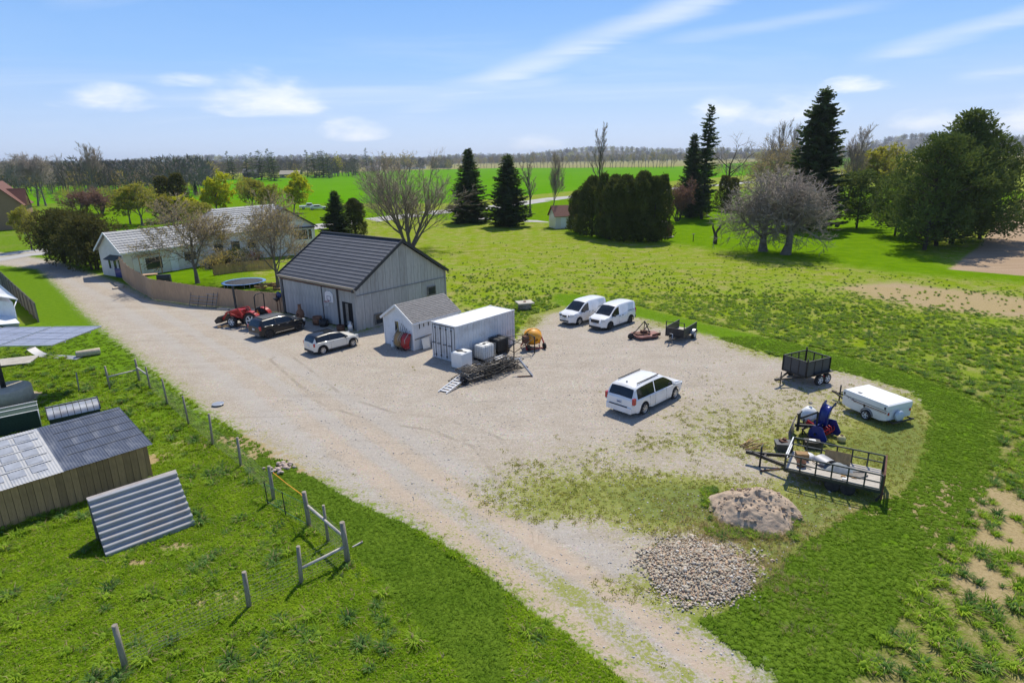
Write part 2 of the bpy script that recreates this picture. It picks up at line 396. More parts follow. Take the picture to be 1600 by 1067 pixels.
# ------------------------------------------------------------------ the ground
def sdf(P, poly):
    """signed distance of points P (n,2) to a polygon; negative inside"""
    poly = np.asarray([(q[0], q[1]) for q in poly], float); n = len(poly)
    d = np.full(len(P), 1e18); ins = np.zeros(len(P), bool)
    for i in range(n):
        a = poly[i]; b = poly[(i+1) % n]; e = b-a; w_ = P-a
        t = np.clip((w_@e)/max(e@e, 1e-12), 0, 1)
        d = np.minimum(d, ((w_-t[:, None]*e)**2).sum(1))
        c = ((a[1] <= P[:, 1]) & (b[1] > P[:, 1])) | ((b[1] <= P[:, 1]) & (a[1] > P[:, 1]))
        with np.errstate(divide='ignore', invalid='ignore'):
            xx = a[0]+(P[:, 1]-a[1])*e[0]/(e[1] if e[1] else 1e-12)
        ins ^= c & (P[:, 0] < xx)
    d = np.sqrt(d)
    return np.where(ins, -d, d)
def pline(P, line):
    """signed distance to an open line"""
    line = np.asarray([(q[0], q[1]) for q in line], float)
    best = np.full(len(P), 1e18); sg = np.ones(len(P))
    for i in range(len(line)-1):
        a = line[i]; b = line[i+1]; e = b-a; w_ = P-a
        t = np.clip((w_@e)/(e@e), 0, 1)
        d = ((w_-t[:, None]*e)**2).sum(1)
        s_ = np.sign(e[0]*w_[:, 1]-e[1]*w_[:, 0])
        m = d < best; best[m] = d[m]; sg[m] = s_[m]
    return np.sqrt(best)*sg

GRAVEL = gpoly([(-60, 408), (60, 421), (95, 452), (130, 489), (172, 523), (235, 573), (330, 648), (410, 694), (480, 738),
                (560, 785), (640, 820), (715, 862), (790, 920), (880, 985), (985, 1067), (1010, 1090), (1240, 1085), (1215, 1067), (1140, 1012), (1085, 968),
                (1130, 955), (1190, 905), (1250, 850), (1330, 800), (1415, 765), (1440, 700), (1452, 650), (1420, 610), (1330, 585), (1200, 556),
                (1110, 525), (1000, 497), (930, 488), (880, 480), (830, 492), (806, 530), (760, 520), (700, 505), (600, 505), (562, 519), (446, 489), (300, 476),
                (240, 468), (200, 447), (160, 432), (120, 420), (90, 408), (0, 394), (-60, 400)])
MOWN = gpoly([(800, 1090), (790, 925), (640, 825), (480, 742), (330, 655), (230, 578), (190, 560), (230, 595), (300, 650), (360, 700), (430, 760), (500, 815), (560, 880), (640, 960), (720, 1067), (760, 1100)])
MOWN2 = gpoly([(1240, 1090), (1310, 1067), (1360, 1000), (1450, 880), (1530, 760), (1560, 680), (1550, 640), (1500, 612), (1400, 578), (1250, 538), (1110, 507),
               (1000, 480), (920, 461), (865, 458), (862, 474), (880, 478), (1000, 497), (1110, 525), (1330, 585), (1420, 608), (1455, 650), (1440, 700), (1420, 765),
               (1330, 805), (1250, 855), (1190, 910), (1120, 960), (1080, 965), (1140, 1012), (1215, 1067)])
LAWN = gpoly([(430, 400), (300, 470), (200, 420), (100, 330), (200, 300), (480, 310), (700, 345), (860, 347), (900, 372), (1040, 380), (1130, 392), (1240, 405), (1330, 418), (1420, 430), (1500, 436), (1640, 445),
              (1640, 425), (1500, 418), (1440, 395), (1480, 350), (1640, 300), (1300, 290), (860, 312), (700, 330), (520, 350)])
VERGE = gpoly([(-60, 408), (60, 421), (95, 452), (130, 489), (172, 523), (235, 573), (200, 590), (120, 570), (60, 520), (20, 470), (-60, 430)])
PLOUGH = gpoly([(1482, 421), (1530, 385), (1560, 340), (1590, 312), (1700, 300), (1900, 330), (1900, 460), (1640, 434)])
CROP = gpoly([(-300, 335), (150, 315), (360, 312), (520, 318), (700, 318), (860, 302), (1030, 285), (1240, 268), (1400, 258), (1420, 243.5), (1250, 249), (1050, 261.5), (900, 262.5), (780, 263), (560, 268), (470, 276), (380, 278), (300, 290), (60, 292), (-300, 300)])
BARE = gpoly([(1335, 445), (1400, 440), (1480, 452), (1560, 462), (1640, 472), (1640, 502), (1560, 494), (1440, 480), (1370, 468)])
DRIVE = gpoly([(1130, 1118), (1060, 1058), (1000, 1008), (900, 930), (820, 872), (740, 815), (640, 748), (520, 660), (420, 590), (320, 530), (220, 470), (130, 430), (60, 408)])
LOOP = gpoly([(440, 560), (520, 625), (600, 652), (680, 662), (760, 690), (800, 740), (820, 800)])

def spread(lo, hi, step, far, ratio):
    c = list(np.arange(lo, hi+1e-6, step)); s_ = step; x = hi
    while x < far: s_ *= ratio; x += s_; c.append(x)
    s_ = step; x = lo; a = []
    while x > -far: s_ *= ratio; x -= s_; a.append(x)
    return np.array(a[::-1]+c)
gx = spread(-72, 82, 0.5, 9000, 1.13); gy = spread(6, 118, 0.5, 9000, 1.13)
GX, GY = np.meshgrid(gx, gy); nX, nY = len(gx), len(gy)
GP = np.stack([GX.ravel(), GY.ravel()], 1)
sdg = sdf(GP, GRAVEL)
# let the mesh lines follow the edge of the yard
h_ = 0.25
near_edge = np.abs(sdg) < 0.30
gr = np.stack([(sdf(GP[near_edge]+(h_, 0), GRAVEL)-sdf(GP[near_edge]-(h_, 0), GRAVEL))/(2*h_), (sdf(GP[near_edge]+(0, h_), GRAVEL)-sdf(GP[near_edge]-(0, h_), GRAVEL))/(2*h_)], 1)
GP[near_edge] -= gr*sdg[near_edge][:, None]*0.98
sdg = sdf(GP, GRAVEL)
def gauss(P, spots):
    o = np.zeros(len(P))
    for (x, y, rx, ry, a) in spots:
        c = gp(x, y); dx = (P[:, 0]-c.x); dy = (P[:, 1]-c.y)
        o += a*np.exp(-(dx*dx/(rx*rx)+dy*dy/(ry*ry)))
    return o
WEEDS = [(1400, 640, 2.2, 2.0, .7), (1350, 620, 2.5, 1.5, .5), (1440, 680, 2, 2, .7), (770, 770, 3.0, 1.6, .42), (830, 735, 3.5, 1.6, .40), (930, 715, 4.0, 1.5, .38), (1090, 650, 3.5, 2.0, .35), (1020, 800, 3, 1.5, .5), (900, 770, 3.0, 1.6, .9), (840, 800, 2.0, 1.0, .7), (1010, 760, 2.4, 1.6, .8), (1060, 800, 2.2, 1.2, .8), (1090, 770, 1.6, 1.5, .8), (1240, 700, 5.0, 3.0, .45), (1330, 700, 4.5, 3.0, .75), (1400, 700, 3.0, 4.0, .9), (1300, 790, 4, 2.0, .95), (1200, 790, 3.0, 2.0, .8),
         (1180, 640, 5, 3, .40), (1120, 600, 5, 3, .28), (1260, 610, 3.5, 2.5, .35), (1080, 690, 4, 2, .38), (960, 690, 4, 1.4, .25), (870, 480, 6, 2.2, .75), (820, 500, 3.0, 3.0, .8), (1010, 510, 4.0, 2.0, .5), (1130, 550, 4, 3, .35),
         (490, 605, 3.5, 1.0, .35), (450, 590, 3.0, .8, .35), (230, 480, 4, 2.0, .2), (700, 600, 3, 1.2, .25), (650, 575, 2, 1.0, .2), (800, 640, 3, 1, .2), (1010, 905, 1.6, 1.4, .6), (1150, 930, 2.5, 1.2, .8), (1210, 870, 2, 2, .9), (1000, 830, 2.0, 1.2, .45), (960, 920, 2.5, .7, .4), (560, 560, 4, 1.5, .12), (740, 700, 5, 1.2, .12)]
weed = gauss(GP, WEEDS)*.72
straw = gauss(GP, [(1530, 820, 2.2, 2.6, .55), (1560, 780, 2.5, 2.5, .5), (1500, 900, 1.6, 1.6, .4), (1470, 960, 1.5, 1.2, .3), (1590, 900, 2, 3, .45), (350, 930, 1.6, .9, .3), (460, 745, 1.6, 1.2, .6), (420, 720, 1.3, 1.2, .85), (400, 690, 2.0, 1.5, .5), (235, 720, .8, .8, .8), (250, 745, .5, .5, .6), (210, 880, 1.1, .3, .9), (270, 855, 1.4, .3, .9),
                  (330, 960, 2.5, .8, .28), (60, 555, 3, 2, .35), (20, 600, 2.5, 1.5, .5), (60, 625, 1.6, .8, .7), (1350, 580, 4, 1.5, .3), (850, 470, 3, 2, .35), (1000, 505, 4, 1.5, .35), (1100, 560, 3, 1.0, .3), (1400, 650, 3, 2, .3), (320, 690, 2.2, 1.0, .5), (290, 620, 3, .7, .4), (1200, 800, 3, 2, .35), (1290, 790, 4, 1.5, .4), (1450, 460, 10, 3, .6), (1560, 480, 10, 3, .7), (1350, 450, 5, 1.5, .5)])
grid_attr = {'sd_gravel': sdg, 'sd_mown': np.minimum(np.minimum(sdf(GP, MOWN), sdf(GP, MOWN2)), sdf(GP, VERGE)), 'sd_lawn': sdf(GP, LAWN), 'sd_plough': sdf(GP, PLOUGH), 'sd_crop': sdf(GP, CROP), 'sd_bare': sdf(GP, BARE),
             'weed': weed, 'straw': straw, 'track': pline(GP, DRIVE), 'loop': pline(GP, LOOP)}
gz = 0.04*np.sin(GP[:, 0]*0.31+GP[:, 1]*0.17)*np.clip(sdg/3, 0, 1)*np.clip((GP[:, 1]-30)/20, 0, 1)

def ground_material(kind):
    m = D.materials.new(kind); m.use_nodes = True; t = NT(m.node_tree); t.n.clear()
    out = t.node('ShaderNodeOutputMaterial'); p = t.node('ShaderNodeBsdfPrincipled', {'Roughness': 1.0, 'Specular IOR Level': 0.0})
    pos = t.node('ShaderNodeNewGeometry').outputs['Position']
    nA = t.noise(pos, 0.12, 4, 0.6); nB = t.noise(pos, 0.55, 6, 0.65); nC = t.noise(pos, 2.3, 6, 0.7); nD = t.noise(pos, 9.0, 5, 0.7); nE = t.noise(pos, 32.0, 3, 0.7)
    A = {k: t.attr(k) for k in grid_attr}
    def edge(sd, wob, soft):   # 1 inside
        x = t.math('ADD', A[sd], t.math('MULTIPLY', t.math('SUBTRACT', nC, 0.5), wob))
        x = t.math('ADD', x, t.math('MULTIPLY', t.math('SUBTRACT', nD, 0.5), wob*0.7))
        return t.step(x, soft, -soft)
    # --- gravel
    g = t.mix(t.lin(nB, 0.3, 0.7), (0.350, 0.300, 0.240), (0.440, 0.392, 0.325))
    g = t.mix(t.math('MULTIPLY', t.step(nA, 0.5, 0.7), 0.5), g, (0.42, 0.385, 0.335))
    g = t.mix(t.math('MULTIPLY', t.step(nC, 0.60, 0.80), 0.25), g, (0.28, 0.25, 0.21))
    g = t.mix(t.math('MULTIPLY', t.step(nD, 0.55, 0.72), 0.45), g, (0.25, 0.225, 0.195))
    g = t.mix(t.math('MULTIPLY', t.step(nD, 0.44, 0.28), 0.40), g, (0.58, 0.52, 0.44))
    vo = t.node('ShaderNodeTexVoronoi', {'Vector': pos, 'Scale': 16.0})
    g = t.mix(t.math('MULTIPLY', t.step(nB, 0.42, 0.62), 0.40), g, t.mix(0.55, g, vo.outputs['Color'], 'SOFT_LIGHT'))
    g = t.mix(t.math('MULTIPLY', t.step(nE, 0.55, 0.70), 0.42), g, (0.22, 0.20, 0.175))
    nG = t.noise(pos, 5.5, 3, 0.8)
    g = t.mix(t.math('MULTIPLY', t.step(nG, 0.53, 0.66), 0.42), g, (0.235, 0.20, 0.16))
    g = t.mix(t.math('MULTIPLY', t.step(nG, 0.46, 0.34), 0.45), g, (0.62, 0.56, 0.48))
    nF = t.noise(pos, 17.0, 4, 0.75)
    g = t.mix(t.math('MULTIPLY', t.step(nF, 0.55, 0.68), 0.85), g, (0.20, 0.165, 0.125))
    g = t.mix(t.math('MULTIPLY', t.step(nF, 0.45, 0.34), 0.75), g, (0.66, 0.60, 0.52))
    # wheel tracks: packed, paler and smoother; loose grey stone between
    ta = t.math('ABSOLUTE', t.math('ADD', A['track'], t.math('MULTIPLY', t.math('SUBTRACT', nB, 0.5), 0.7)))
    band = t.math('MULTIPLY', t.step(ta, 0.35, 0.75), t.step(ta, 1.65, 1.15))
    g = t.mix(t.math('MULTIPLY', t.math('MULTIPLY', band, t.lin(t.node('ShaderNodeSeparateXYZ', {0: pos}).outputs[1], 17, 34, 1, .12)), 0.80), g, t.mix(t.lin(nC, 0.3, 0.7), (0.42, 0.325, 0.235), (0.52, 0.425, 0.325)))
    mid = t.math('MAXIMUM', t.step(ta, 0.6, 0.25), t.math('MULTIPLY', t.step(ta, 1.5, 1.9), t.step(ta, 3.2, 2.2)))
    g = t.mix(t.math('MULTIPLY', mid, 0.45), g, t.mix(t.lin(nE, 0.3, 0.7), (0.30, 0.275, 0.24), (0.52, 0.50, 0.47)))
    # turning streaks across the yard
    st = t.node('ShaderNodeMapping', {'Vector': pos, 'Rotation': (0, 0, R(-38)), 'Scale': (0.10, 1.5, 1)}).outputs[0]
    ns = t.noise(st, 1.2, 5, 0.6, 0.6)
    g = t.mix(t.math('MULTIPLY', t.step(ns, 0.55, 0.68), 0.38), g, (0.30, 0.262, 0.22))
    g = t.mix(t.math('MULTIPLY', t.step(ns, 0.42, 0.30), 0.30), g, (0.50, 0.46, 0.415))
    tl = t.math('ABSOLUTE', t.math('SUBTRACT', t.math('ABSOLUTE', A['loop']), 0.75)); tl = t.math('ADD', tl, t.math('MULTIPLY', t.math('SUBTRACT', nD, 0.5), 0.18))
    g = t.mix(t.math('MULTIPLY', t.math('MULTIPLY', t.step(tl, 0.17, 0.05), t.step(nB, 0.42, 0.58)), 0.5), g, (0.22, 0.19, 0.15))
    g = t.mix(t.math('MULTIPLY', t.step(t.noise(pos, 1.1, 3, .5, 1.2), 0.66, 0.74), 0.35), g, (0.24, 0.205, 0.165))
    # --- greens
    gn = t.math('ADD', t.math('MULTIPLY', nC, 0.55), t.math('MULTIPLY', nD, 0.45))
    past = t.mix(t.step(gn, 0.32, 0.66), (0.060, 0.138, 0.008), (0.185, 0.280, 0.020))
    past = t.mix(t.math('MULTIPLY', t.step(nB, 0.52, 0.70), 0.6), past, (0.170, 0.205, 0.040))
    past = t.mix(t.math('MULTIPLY', t.step(nA, 0.50, 0.66), 0.45), past, (0.21, 0.215, 0.06))
    mown = t.mix(t.step(gn, 0.30, 0.68), (0.082, 0.165, 0.008), (0.148, 0.258, 0.016))
    lawn = t.mix(t.step(nB, 0.30, 0.70), (0.100, 0.205, 0.003), (0.150, 0.270, 0.005))
    lawn = t.mix(t.math('MULTIPLY', t.step(nC, 0.5, 0.75), 0.6), lawn, (0.185, 0.275, 0.008))
    lawn = t.mix(t.math('MULTIPLY', t.step(nD, 0.55, 0.4), 0.35), lawn, (0.07, 0.145, 0.008))
    fld = t.mix(t.step(gn, 0.30, 0.66), (0.130, 0.190, 0.006), (0.235, 0.315, 0.014))
    fld = t.mix(t.math('MULTIPLY', t.step(nA, 0.45, 0.65), 0.35), fld, (0.18, 0.31, 0.025))
    fld = t.mix(t.step(t.node('ShaderNodeSeparateXYZ', {0: pos}).outputs[1], 44, 18), fld, t.mix(t.lin(gn, .35, .65), (.125, .150, .022), (.235, .235, .075)))
    strw = t.mix(t.lin(nD, 0.3, 0.7), (0.30, 0.225, 0.105), (0.45, 0.36, 0.20))
    sy_ = t.node('ShaderNodeSeparateXYZ', {0: pos})
    # beyond the yard lies the tussocky field, this side of the fence the pasture
    side = t.math('SUBTRACT', sy_.outputs[1], t.math('ADD', 24.0, t.math('MULTIPLY', sy_.outputs[0], -1.6)))
    col = t.mix(t.step(side, -3, 3), past, fld)
    smask = t.math('ADD', A['straw'], t.math('MULTIPLY', t.math('SUBTRACT', nC, 0.5), 0.9))
    smask = t.math('ADD', smask, t.math('MULTIPLY', t.math('SUBTRACT', nD, 0.5), 1.0))
    fieldstraw = t.math('MULTIPLY', t.step(t.math('ADD', t.math('MULTIPLY', nB, 0.55), t.math('MULTIPLY', nD, 0.45)), 0.46, 0.60), t.math('MULTIPLY', t.step(side, -3, 3), 0.6))
    col = t.mix(fieldstraw, col, strw)
    col = t.mix(edge('sd_bare', 5.0, 1.6), col, t.mix(t.lin(nC, 0.3, 0.7), (0.33, 0.245, 0.14), (0.44, 0.345, 0.22)))
    col = t.mix(edge('sd_lawn', 5.0, 3.0), col, lawn)
    col = t.mix(edge('sd_mown', 1.8, 0.7), col, mown)
    col = t.mix(t.step(smask, 0.30, 0.55), col, strw)
    rows = t.noise(t.node('ShaderNodeMapping', {'Vector': pos, 'Rotation': (0, 0, R(35)), 'Scale': (0.012, 0.22, 1)}).outputs[0], 1.0, 3)
    crop = t.mix(t.lin(rows, 0.3, 0.7), (0.080, 0.235, 0.001), (0.115, 0.295, 0.002))
    crop = t.mix(t.math('MULTIPLY', t.step(t.noise(pos, 0.02, 3), 0.45, 0.65), 0.4), crop, (0.135, 0.29, 0.015))
    far_ = t.step(sy_.outputs[1], 820, 930)
    col = t.mix(far_, col, t.mix(t.lin(t.noise(pos, 0.01, 3), .3, .7), (.30, .25, .14), (.24, .26, .08)))
    col = t.mix(t.step(A['sd_crop'], 1.0, -1.0), col, crop)
    pr = t.noise(t.node('ShaderNodeMapping', {'Vector': pos, 'Rotation': (0, 0, R(62)), 'Scale': (0.06, 1.6, 1)}).outputs[0], 1.0, 4)
    pl = t.mix(t.lin(pr, 0.3, 0.7), (0.33, 0.235, 0.150), (0.43, 0.325, 0.225))
    col = t.mix(edge('sd_plough', 1.0, 0.4), col, pl)
    # --- gravel over all of it, ragged at the edges and grown through with weeds
    gm = edge('sd_gravel', 2.8, 0.45)
    wv0 = t.math('MULTIPLY', t.math('MULTIPLY', t.step(ta, 0.55, 0.2), t.step(A['sd_gravel'], 0.0, -1.0)), t.math('MULTIPLY', t.step(sy_.outputs[1], 30.0, 16.0), 0.38))
    wv = t.math('ADD', t.math('ADD', A['weed'], wv0), t.math('MULTIPLY', t.step(A['sd_gravel'], -2.2, 0.0), 0.50))
    wmask = t.math('ADD', wv, t.math('ADD', t.math('MULTIPLY', t.math('SUBTRACT', nC, 0.5), 1.6), t.math('MULTIPLY', t.math('SUBTRACT', nD, 0.5), 2.2)))
    wcol = t.mix(t.lin(nD, 0.3, 0.7), (0.165, 0.205, 0.020), (0.295, 0.310, 0.065))
    wcol = t.mix(t.math('MULTIPLY', t.step(wmask, 0.9, 1.3), 0.7), wcol, (0.085, 0.145, 0.016))
    g = t.mix(t.math('MULTIPLY', t.step(wmask, 0.20, 0.70), 0.45), g, (0.33, 0.285, 0.17))
    g = t.mix(t.math('MULTIPLY', t.step(wmask, 0.48, 0.80), 0.85), g, wcol)
    col = t.mix(gm, col, g)
    t.set(p.inputs['Base Color'], col)
    hgt = t.math('ADD', t.math('MULTIPLY', nC, 0.45), t.math('ADD', t.math('MULTIPLY', nD, 0.35), t.math('MULTIPLY', nE, 0.12)))
    amt = t.mix(gm, (0.55, 0.55, 0.55), (0.30, 0.30, 0.30))
    b = t.node('ShaderNodeBump', {'Distance': 0.25, 'Height': hgt})
    t.set(b.inputs['Strength'], t.node('ShaderNodeSeparateColor', {0: amt}).outputs[0])
    t.l.new(b.outputs[0], p.inputs['Normal']); t.l.new(p.outputs[0], out.inputs[0])
    return m
GM = ground_material('ground_cover')
idx = np.arange(nX*nY).reshape(nY, nX)
quads = np.stack([idx[:-1, :-1], idx[:-1, 1:], idx[1:, 1:], idx[1:, :-1]], -1).reshape(-1, 4)
def fmean(a): return a[quads].mean(1)
fg = fmean(sdg); region = np.zeros(len(quads), int)
for k, (nm) in enumerate(['sd_crop', 'sd_lawn', 'sd_mown', 'sd_plough', 'sd_gravel']):
    region[fmean(grid_attr[nm]) < 0] = k+1
for k, nm in enumerate(['ground', 'crop_field', 'lawn', 'mown_strip', 'ploughed_field', 'gravel_yard']):
    q = quads[region == k]
    if not len(q): continue
    used = np.unique(q); remap = np.full(nX*nY, -1); remap[used] = np.arange(len(used))
    me = D.meshes.new(nm); me.vertices.add(len(used)); me.loops.add(q.size); me.polygons.add(len(q))
    co = np.zeros((len(used), 3), np.float32); co[:, :2] = GP[used]; co[:, 2] = gz[used]
    me.vertices.foreach_set('co', co.ravel()); me.loops.foreach_set('vertex_index', remap[q].ravel().astype(np.int32))
    me.polygons.foreach_set('loop_start', np.arange(0, q.size, 4, dtype=np.int32)); me.polygons.foreach_set('loop_total', np.full(len(q), 4, np.int32))
    me.polygons.foreach_set('use_smooth', np.ones(len(q), bool))
    me.update(calc_edges=True); me.materials.append(GM)
    for an, av in grid_attr.items():
        a = me.attributes.new(an, 'FLOAT', 'POINT'); a.data.foreach_set('value', np.clip(av[used], -1e5, 1e5).astype(np.float32))
    tagp(link_mesh(nm, me), kind='structure')

# the paved country road behind the house, and a drive off it
def ribbon(name, line, wid, z, mat):
    P = [Vector((q.x, q.y, z)) for q in line]; mb = MB(); vs = []; fs = []
    for i, q in enumerate(P):
        d = (P[min(i+1, len(P)-1)]-P[max(i-1, 0)]).normalized(); n = Vector((-d.y, d.x, 0))
        vs += [q+n*wid/2, q-n*wid/2]
        if i: fs.append((2*i-2, 2*i-1, 2*i+1, 2*i))
    mb.add(vs, fs); return tagp(mb.build(name, mat), kind='structure')
M['asphalt'] = pm('pale_asphalt', (0.40, 0.385, 0.36), 0.9, var=0.08, scale=0.3, dirt=((0.30, 0.28, 0.26), 0.4, 0.15))
M['lane_paint'] = pm('yellow_road_paint', (0.55, 0.42, 0.10), 0.7)
ROAD = [Vector((-140, 22, 0)), Vector((-80, 91, 0)), gp(40, 396), Vector((-46, 128, 0)), gp(690, 331), gp(780, 323), gp(870, 310), gp(1040, 296), gp(1245, 279), gp(1320, 272), gp(1400, 265), gp(1480, 259)]
ribbon('road', ROAD, 9.0, 0.03, M['asphalt'])
ribbon('road_line', ROAD, 0.35, 0.06, M['lane_paint'])
ribbon('driveway', [gp(720, 340), gp(790, 344.5), gp(862, 346.5)], 4.0, 0.02, M['asphalt'])

# ------------------------------------------------------------------ scattering of stuff (grass, gravel, far woods)
def scatter(name, pts, protos, scl, rot=None, mat=None, tilt=0.15, parent=None, kind='stuff', label=None, sclz=None):
    n = len(pts)
    me = D.meshes.new(name); me.vertices.add(n); me.vertices.foreach_set('co', np.asarray(pts, np.float32).ravel())
    r_ = np.stack([rng.normal(0, tilt, n), rng.normal(0, tilt, n), rng.uniform(0, 6.283, n)], 1) if rot is None else rot
    s_ = np.asarray(scl, np.float32); s3 = np.stack([s_, s_, s_*(1 if sclz is None else sclz)], 1) if s_.ndim == 1 else s_
    for an, av, ty in (('irot', r_, 'FLOAT_VECTOR'), ('iscl', s3, 'FLOAT_VECTOR')):
        a = me.attributes.new(an, ty, 'POINT'); a.data.foreach_set('vector', np.asarray(av, np.float32).ravel())
    a = me.attributes.new('iidx', 'INT', 'POINT'); a.data.foreach_set('value', rng.integers(0, len(protos), n).astype(np.int32))
    o = D.objects.new(name, me); C.objects.link(o); tagp(o, kind=kind, label=label)
    if parent: o.parent = parent
    ng = D.node_groups.new(name, 'GeometryNodeTree')
    ng.interface.new_socket('Geometry', in_out='INPUT', socket_type='NodeSocketGeometry'); ng.interface.new_socket('Geometry', in_out='OUTPUT', socket_type='NodeSocketGeometry')
    N = ng.nodes; L = ng.links
    gi = N.new('NodeGroupInput'); go = N.new('NodeGroupOutput'); iop = N.new('GeometryNodeInstanceOnPoints'); jn = N.new('GeometryNodeJoinGeometry')
    for pme in protos:
        src = D.objects.new(name+'_clump', pme)          # only read by the node group, never linked to the scene
        oi = N.new('GeometryNodeObjectInfo'); oi.inputs['Object'].default_value = src; oi.inputs['As Instance'].default_value = True
        L.new(oi.outputs['Geometry'], jn.inputs[0])
    L.new(gi.outputs[0], iop.inputs['Points']); L.new(jn.outputs[0], iop.inputs['Instance'])
    iop.inputs['Pick Instance'].default_value = True
    for an, ty, sk in (('irot', 'FLOAT_VECTOR', 'Rotation'), ('iscl', 'FLOAT_VECTOR', 'Scale'), ('iidx', 'INT', 'Instance Index')):
        q = N.new('GeometryNodeInputNamedAttribute'); q.data_type = ty; q.inputs[0].default_value = an
        L.new(q.outputs[0], iop.inputs[sk])
    L.new(iop.outputs[0], go.inputs[0])
    md = o.modifiers.new('scatter', 'NODES'); md.node_group = ng
    return o

def tuft_mesh(name, mat, blades, h, spreadr, lean, wid, seed, mats2=None, p2=0.0, dome=0.0):
    r = random.Random(seed); mb = MB()
    if dome:      # the dense heart of the tuft
        vs = []; n = 8
        for (q, z) in ((1.0, -.02), (.86, .55), (.45, .92)):
            for i in range(n): a = 6.283*(i+.5*(q < .9))/n; k = spreadr*dome*q*r.uniform(.75, 1.25); vs.append((k*math.cos(a), k*math.sin(a), h*.62*z*r.uniform(.8, 1.2)))
        vs.append((0, 0, h*.60)); fs = []
        for i in range(n):
            i2 = (i+1) % n; fs += [(i, i2, n+i2, n+i), (n+i, n+i2, 2*n+i2, 2*n+i), (2*n+i, 2*n+i2, 3*n)]
        mb.add(vs, fs, 0, True)
    for i in range(blades):
        a = r.uniform(0, 6.283); d = spreadr*math.sqrt(r.random())
        x, y = d*math.cos(a), d*math.sin(a); a2 = a+r.uniform(-0.7, 0.7)
        hh = h*r.uniform(0.5, 1.1); ln = lean*r.uniform(0.5, 1.3)*hh
        dx, dy = math.cos(a2), math.sin(a2); w_ = wid*r.uniform(0.7, 1.3)/2
        tx, ty = -dy*w_, dx*w_
        p0 = (x, y, -0.02); p1 = (x+dx*ln*0.30, y+dy*ln*0.30, hh*0.62); p2_ = (x+dx*ln, y+dy*ln, hh*(1.0-0.35*lean))
        mb.add([(p0[0]-tx, p0[1]-ty, p0[2]), (p0[0]+tx, p0[1]+ty, p0[2]), (p1[0]+tx, p1[1]+ty, p1[2]), (p1[0]-tx, p1[1]-ty, p1[2]), p2_],
               [(0, 1, 2, 3), (3, 2, 4)], 1 if r.random() < p2 else 0, True)
    return mb.mesh(name, [mat]+([mats2] if mats2 else []))
def inside(P, poly): return sdf(P, poly) < 0
def sample_region(n, x0, x1, y0, y1): return np.stack([rng.uniform(x0, x1, n), rng.uniform(y0, y1, n)], 1)
def vnoise(P, s, seed):
    """cheap smooth noise for densities"""
    r = np.random.default_rng(seed); o = np.zeros(len(P))
    for k in range(6):
        a = r.uniform(0, 6.283); f_ = s*r.uniform(0.6, 1.7); ph = r.uniform(0, 6.283)
        o += np.sin((P[:, 0]*math.cos(a)+P[:, 1]*math.sin(a))*f_+ph)
    return o/6
def in_view(P, margin=60):
    dx = P[:, 0]; dy = P[:, 1]; d = dy*_cp+CAM_H*_sp; u = dy*_sp-CAM_H*_cp
    X = CAM_F*dx/d; Y = -CAM_F*u/d
    return (np.abs(X) < 800+margin) & (Y < 534+margin) & (d > 1)
